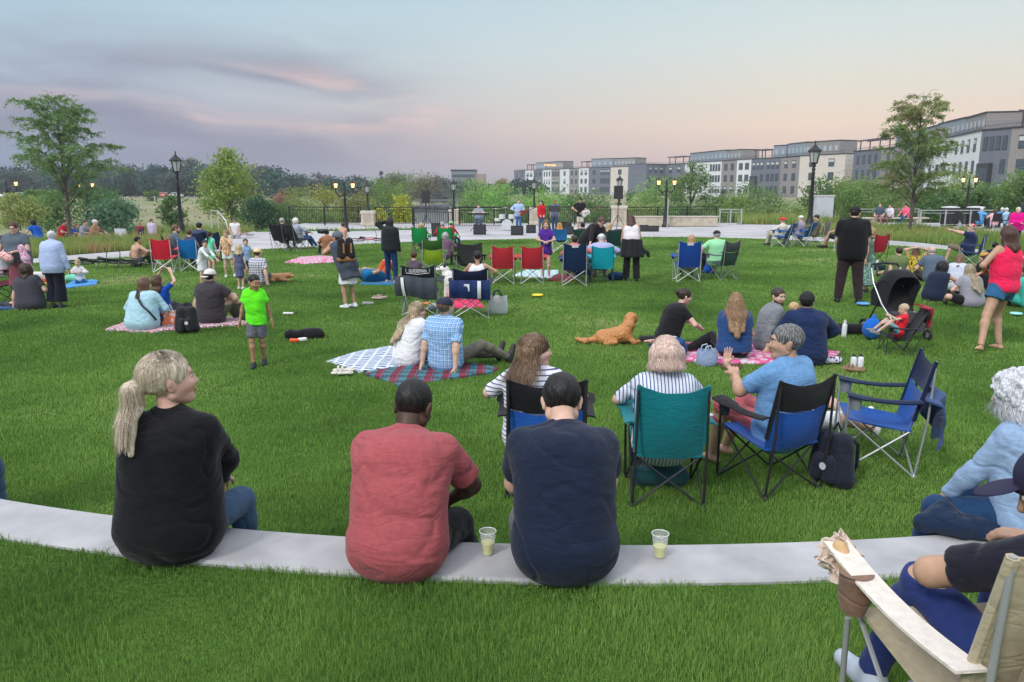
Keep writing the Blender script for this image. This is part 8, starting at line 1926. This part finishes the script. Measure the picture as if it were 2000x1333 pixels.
# ---- far left group
person('woman with brown ponytail, glasses, grey t-shirt and maroon skirt on the left', 48, 596, 168, HH(596, 430), 'stand', sex='f', w=1.16, skinc='pink', hair=('highpony', (.07, .035, .025)), glasses='clear', top=c(92, 102, 112), sleeve=.6, bot=c(128, 70, 80), skirt=.62, hR=(.42, .10, .98), eR=(.4, -1, -.3), hL=(-.02, .26, 1.12), eL=(-1, -.3, -.3), hands=('hold', 'relax'), pitch=10, yaw=0, topoff=.018)
mx_, my_ = G(48, 596)
sdfobj('cloth_bag', [('c', (-.06, 0, 0), (.05, 0, -.06), .075, .08, .03)], .014, pattern('blotch', (.8, .78, .76), (.65, .01, .02), (.65, .01, .02), 2.2), None, (mx_ - .04, my_ - .30, .98), 0, [(.012, (10, 10, 10), 2)], 'red pouch with white dots held by the woman in the maroon skirt', 'pouch')
sdfobj('towel', [('c', (0, 0, 0), (.06, 0, -.20), .06, .08, .03), ('c', (.06, 0, -.2), (.12, .02, -.42), .07, .05, .03)], .014, pattern('blotch', (.6, .25, .4), (.72, .62, .68), (.7, .5, .62), 1.3), None, (mx_ + .24, my_ - .26, 1.12), 0, [(.015, (10, 10, 6), 2)], 'pink and white cloth hanging over the arm of the woman in grey', 'cloth')
person('older woman in pale blue cardigan and wide black trousers standing with back turned', 113, 602, 4, HH(602, 448), 'stand', sex='f', w=1.14, skinc='pink', hair=('fringe', (.55, .56, .55), (.8, .8, .8)), top=c(172, 188, 226), sleeve=2, topoff=.024, hem=.14, bot=(.008, .010, .018), botlen=.93, botoff=.03, flare=.06, shoe=(.04, .04, .05), hL=(-.30, .04, .74), hR=(.34, .06, .78), pitch=16, yaw=-8)
person('curly haired person in charcoal t-shirt and blue skirt leaning on one arm', 62, 604, -6, 1.72, 'side', sex='f', w=1.26, skinc='pink', hair=('curly', (.055, .032, .022)), top=c(66, 66, 74), sleeve=.7, bot=c(88, 100, 140), skirt=1.3, lean=4, bend=8, side=-6, hL=(-.34, .02, .04), eL=(-.5, -1, 0), hR=(.30, .25, .25), yaw=-30)
camp_chair('dark red camping chair at the left edge', 12, 592, 30, (.16, .012, .03), top=(.14, .01, .03))
person('dark haired man in white and purple shirt at the left edge', 10, 566, 62, 1.76, 'chair', skinc='tan', hair=('short', 'black'), beard='black', top=c(205, 205, 215), sleeve=.8, bot=c(70, 20, 40), pitch=14, lean=0, bend=12, pel=(0, 0, .42))
person('toddler in white top and blue trousers kneeling on the bright blue towel', 158, 557, 172, .98, 'kneel', child=True, skinc='light', hair=('short', (.40, .26, .15)), top=(.74, .70, .72), sleeve=1.8, bot=c(35, 90, 150), hL=(-.12, .20, .55), hR=(.10, .22, .55))
lump('bag', 'mint green bag beside the kneeling toddler', 'bag', 143, 552, [('c', (-.08, 0, .1), (.08, 0, .1), .1, .09, .03), ('cut', (0, 0, .004), (0, 0, -1))], cloth(c(120, 200, 170)))
wg = G(88, 578)
tt = empty('toy_wagon', (wg[0], wg[1], 0), R(10), 'small pram with white lace and red yellow trim behind the blue cardigan', 'pram')
sdfobj('basket', [('c', (-.18, 0, .42), (.18, 0, .42), .14, .14, .04), ('cut', (0, 0, .50), (0, 0, 1))], .015, cloth((.66, .64, .63)), tt)
MB().box((0, -.16, .34), (.42, .03, .07), bev=.01).build('trim', plain((.70, .10, .03), .6), tt)
MB().box((0, -.16, .28), (.40, .03, .04), bev=.008).build('trim', plain((.75, .55, .08), .6), tt)
for q in (-.15, .15):
    MB().tube([(q, -.05, .3), (-q, -.05, .08)], .01, 6).build('leg', STEEL, tt, True)
    MB().tube([(q + .07 * math.cos(a), -.06, .09 + .07 * math.sin(a)) for a in np.linspace(0, 6.28, 17)[:-1]], .012, 6, closed=True).build('wheel', plain((.02, .02, .02), .7), tt, True)
person('shirtless man sitting on the path edge by the lying bicycles', 268, 521, 38, 1.78, 'kneesup', skinc='tan', hair=('buzz', 'black'), top=None, bot=c(70, 78, 75), shoe=(.6, .55, .55), lean=-2, bend=20, hR=(.26, .34, .40), hL=(-.34, .0, .1))
xq, yq = G(205, 521); bicycle('left black bicycle lying at the edge of the lawn', xq, yq, .08, 8)
xq, yq = G(266, 519); bicycle('right black bicycle lying behind the shirtless man', xq, yq - .25, .08, -14, col=(.03, .03, .035))
# ---- left background beyond the planting bed, on the lower path
def lowp(lb, px, Y, fc, H_, pose, **kw):
    x = AT(px, Y); person(lb, 0, 0, fc, H_, pose, pos=(x, Y), z=zl(x, Y), **kw)
lowp('man in bright blue t-shirt bent forward behind the left planting bed', 76, 35.0, -80, 1.85, 'chair', skinc='tan', hair=('curly', 'black'), top=c(15, 90, 190), sleeve=.7, bot=DEN, lean=14, bend=14)
lowp('person in dark red t-shirt sitting behind the left planting bed', 122, 35.5, 80, 1.88, 'chair', skinc='tan', hair=('short', 'black'), top=c(170, 20, 40), sleeve=.7, bot=BLK, botlen=.5, lean=6, bend=14)
lowp('child in royal blue t-shirt next to the dark red one', 136, 35.8, 110, 1.62, 'chair', skinc='light', hair=('fringe', 'dkbrown'), top=c(25, 80, 180), sleeve=.7, bot=BLK, botlen=.5, lean=6, bend=10)
lowp('woman with light brown hair just right of the left locust trunk', 154, 36.2, 100, 1.72, 'chair', sex='f', skinc='light', hair=('mid', 'ltbrown'), top=c(70, 100, 110), sleeve=.7, bot=DEN)
lowp('person with backpack straps and grey plaid top on the left bench', 166, 35.6, 96, 1.86, 'chair', sex='f', skinc='light', hair=('short', 'brown'), top=c(150, 145, 165), shirtmat=pattern('plaid', (.35, .35, .42), (.08, .1, .16), (.6, .6, .65)), sleeve=1.4, bot=c(200, 160, 150), botlen=.5, lean=2, bend=8)
lowp('older man in tan jacket and white cap on the left bench', 184, 35.6, 86, 1.90, 'chair', w=1.08, skinc='pink', hair=('short', 'white'), hat=('cap', (.76, .76, .77)), top=c(165, 125, 95), sleeve=2, bot=c(50, 60, 40), lean=4, bend=10)
lb_ = empty('bench', (AT(135, 35.7), 35.7, zl(AT(135, 35.7), 35.7)), 0, 'long bench under the people behind the left planting bed', 'bench')
MB().box((0, 0, .40), (3.6, .42, .09), bev=.02).build('seat', STONE, lb_); [MB().box((q, 0, .175), (.2, .36, .35)).build('support', STONE, lb_) for q in (-1.5, 1.5)]
lowp('child in maroon shirt with dark blue backpack walking away on the left', 273, 43.5, 4, 1.62, 'stand', skinc='light', hair=('short', 'dkblond'), top=c(120, 35, 45), sleeve=.8, bot=(.04, .04, .06))
xx = AT(273, 43.2); backpack('dark blue backpack worn by the child in maroon', 0, 0, 0, c(30, 35, 60), s=.95, pos=(xx + .02, 43.28), z=zl(xx, 43.2) + .82)
lowp('bearded man in pale checked shirt and jeans walking away on the left', 296, 43.8, 10, 1.80, 'stand', skinc='pink', hair=('short', 'brown'), beard='brown', top=c(160, 150, 190), shirtmat=pattern('plaid', (.40, .34, .50), (.62, .60, .68), (.3, .2, .3)), sleeve=.9, bot=c(45, 75, 115), yaw=60)
sb = empty('sign_board', (AT(236, 36.5), 36.5, zl(AT(236, 36.5), 36.5)), R(-8), 'blank white folded sign board behind the left planting bed', 'sign')
hz_ = ZAT(447, 36.5) - zl(AT(236, 36.5), 36.5); ww_ = AT(248, 36.5) - AT(224, 36.5)
MB().box((0, 0, hz_ * .58), (ww_, .03, hz_ * .84), bev=.004).build('panel', plain((.72, .75, .80), .5), sb)
for q in (-1, 1): MB().tube([(q * ww_ / 2, .12, 0), (q * ww_ / 2, 0, hz_)], .022, 6).build('leg', STEEL, sb, True)
# ---- stage
def band(lb, px, py, ph, fc, **kw): person(lb, px, py, fc, HH(py, ph), kw.pop('pose', 'stand'), **kw)
band('guitarist in pale blue shirt and jeans on the stage', 1013, 453, 388, 176, skinc='light', hair=('short', 'brown'), top=c(165, 190, 225), sleeve=1.7, bot=c(60, 100, 150), hL=(-.10, .22, 1.02), hR=(.22, .20, 1.12), eL=(-1, -.2, -.5), eR=(1, -.2, -.5))
x, y = G(1013, 453); guitar('brown electric guitar played by the man in pale blue', x + .02, y - .24, .92, 0, 0, (.20, .05, .03), ry=68)
band('woman in red jacket with long dark hair on the stage', 1057, 455, 391, 170, sex='f', skinc='light', hair=('long', 'dkbrown'), top=c(195, 25, 40), sleeve=2, bot=c(80, 90, 120), hL=(-.1, .2, .95), hR=(.1, .2, .95), yaw=40)
band('bearded singer in denim shirt behind the music stand', 1083, 453, 390, 180, skinc='tan', hair=('short', 'brown'), beard='brown', glasses='sun', top=c(95, 115, 140), sleeve=.8, bot=c(60, 85, 120))
x, y = G(1082, 456); ms = empty('music_stand', (x, y, 0), 0, 'black music stand in front of the bearded singer', 'music stand')
MB().tube([(0, 0, .2), (0, 0, 1.15)], .015, 6).build('pole', IRON, ms, True)
for k in range(3): a = k * 2.09; MB().tube([(0, 0, .3), (.28 * math.cos(a), .28 * math.sin(a), .01)], .012, 6).build('leg', IRON, ms, True)
MB().sheet(lambda u, v: ((u - .5) * .56, -.05 + .12 * v, 1.08 + .30 * v), 2, 2, .02).build('desk', plain((.015, .015, .016), .5), ms)
band('guitarist in black t-shirt and pale shorts at the right of the stage', 1133, 456, 385, -168, skinc='tan', hair=('short', 'brown'), hat=('cap', (.06, .05, .05)), top=BLK, sleeve=.7, bot=c(200, 195, 180), botlen=.45, hL=(-.10, .22, 1.02), hR=(.22, .20, 1.12), eL=(-1, -.2, -.5), eR=(1, -.2, -.5), shoe=(.2, .2, .2))
x, y = G(1133, 456); guitar('white electric guitar played by the man in black', x + .02, y - .24, .92, 0, 0, (.6, .6, .58), ry=66)
x, y = G(935, 452)
person('keyboard player in grey shirt seated behind the keyboard', 935, 448, 178, 1.72, 'chair', skinc='light', hair=('short', 'brown'), top=c(140, 150, 170), sleeve=.7, bot=DEN, hL=(-.1, .28, 1.0), hR=(.12, .3, .98), lean=2, bend=6, pel=(0, 0, .62), eL=(-1, 0, -.6), eR=(1, 0, -.6))
kb = empty('keyboard', (x, y - .1, 0), 0, 'black electric keyboard on a crossed stand', 'keyboard')
MB().box((0, 0, .92), (1.15, .32, .10), bev=.01).build('body', plain((.02, .02, .022), .4), kb); MB().box((0, -.06, .973), (1.0, .16, .012)).build('keys', plain((.6, .6, .58), .4), kb)
MB().tube([(-.45, 0, .02), (.45, 0, .88)], .02, 6).tube([(.45, .04, .02), (-.45, .04, .88)], .02, 6).build('stand', IRON, kb, True)
x, y = G(990, 450); dk = empty('drum_kit', (x, y, 0), 0, 'white drum kit behind the guitarist in pale blue', 'drum kit')
MB().tube([(0, -.22, .30), (0, .18, .30)], .29, 24).build('bass_drum', plain((.60, .62, .64), .3), dk, True)
MB().lathe([(.17, 0), (.17, .24)], 20, (-.26, -.1, .62)).build('tom', plain((.62, .64, .66), .3), dk, True); MB().lathe([(.17, 0), (.17, .24)], 20, (.26, -.1, .62)).build('tom', plain((.62, .64, .66), .3), dk, True)
MB().lathe([(.19, 0), (.19, .34)], 20, (.52, .0, .25)).build('floor_tom', plain((.62, .64, .66), .3), dk, True); MB().lathe([(.18, 0), (.18, .15)], 20, (-.50, .0, .5)).build('snare', plain((.62, .64, .66), .3), dk, True)
for q, zz in ((-.62, 1.15), (.62, 1.05), (-.1, 1.2)):
    cy = MB().lathe([(.22, 0), (.10, .02), (.01, .035)], 20, (q, .1, zz)).build('cymbal', plain((.55, .45, .2), .3, .8), dk, True); MB().tube([(q, .1, 0), (q, .1, zz)], .010, 5).build('stand', STEEL, cy, True)
speaker_on_stand('left loudspeaker raised on its stand beside the pond', 833, 452, 372, 397, 'tripod stand of the left loudspeaker')
speaker_on_stand('right loudspeaker raised on its stand before the beige townhouse', 1206, 453, 363, 389, 'tripod stand of the right loudspeaker')
wedge('black monitor wedge in front of the keyboard', 937, 458, .62, .5); wedge('black monitor wedge in front of the guitarist in pale blue', 1010, 459, .62, .45); wedge('small black monitor wedge left of the woman in red', 1037, 455, .5, .4)
wedge('black subwoofer box behind the green chairs', 856, 462, .6, .62)
wedge('long black equipment case at the right speaker', 1249, 452, .9, .34); wedge('second black equipment case right of the first', 1272, 452, .75, .3); wedge('black amplifier behind the girl in purple', 1101, 452, .6, .5)
wedge('black monitor wedge at the foot of the guitarist in black', 1110, 458, .5, .4)
x, y = G(1093, 455); guitar('natural wood acoustic guitar leaning on its stand', x, y, .05, 0, -8, (.60, .30, .06))
x, y = G(1112, 455); guitar('dark guitar on a stand right of the acoustic one', x, y, .05, 0, -8, (.02, .02, .02))
lump('equipment_bag', 'dark pile of cables and bags under the right loudspeaker', 'bags', 1210, 459, [('c', (-.6, 0, .1), (.7, 0, .08), .12, .10, .05), ('c', (-.2, .1, .15), (.3, .1, .18), .12, .1, .05), ('cut', (0, 0, .004), (0, 0, -1))], cloth((.015, .018, .022)), h=.03, nz=((.03, (5, 5, 5), 3),))
# lit sign on the far penthouse
pA = G(1077, 331.5, 11.0)
sg = text('TOWNES', 1.25, emis((1, .42, .05), 2.2), 'roof_sign', None, (AT(1073, pA[1] - 1.5), pA[1] - 1.5, ZAT(323.5, pA[1])), (R(90), 0, R(8)), .05)
tag(sg, 'glowing orange roof sign letters on the far townhouse row', 'sign')
hz = MB().box((0, 200, 24), (1300, 460, 54)).build('haze', None); hz['kind'] = 'stuff'; hz['label'] = 'thin evening haze over the park'
hm = bpy.data.materials.new('haze'); hm.use_nodes = True; n_ = hm.node_tree; n_.nodes.remove(n_.nodes['Principled BSDF'])
pv = n_.nodes.new('ShaderNodeVolumePrincipled'); pv.inputs['Color'].default_value = (.80, .86, .95, 1); pv.inputs['Density'].default_value = .0005; pv.inputs['Anisotropy'].default_value = .1
n_.links.new(pv.outputs[0], n_.nodes['Material Output'].inputs['Volume']); hz.data.materials.append(hm)
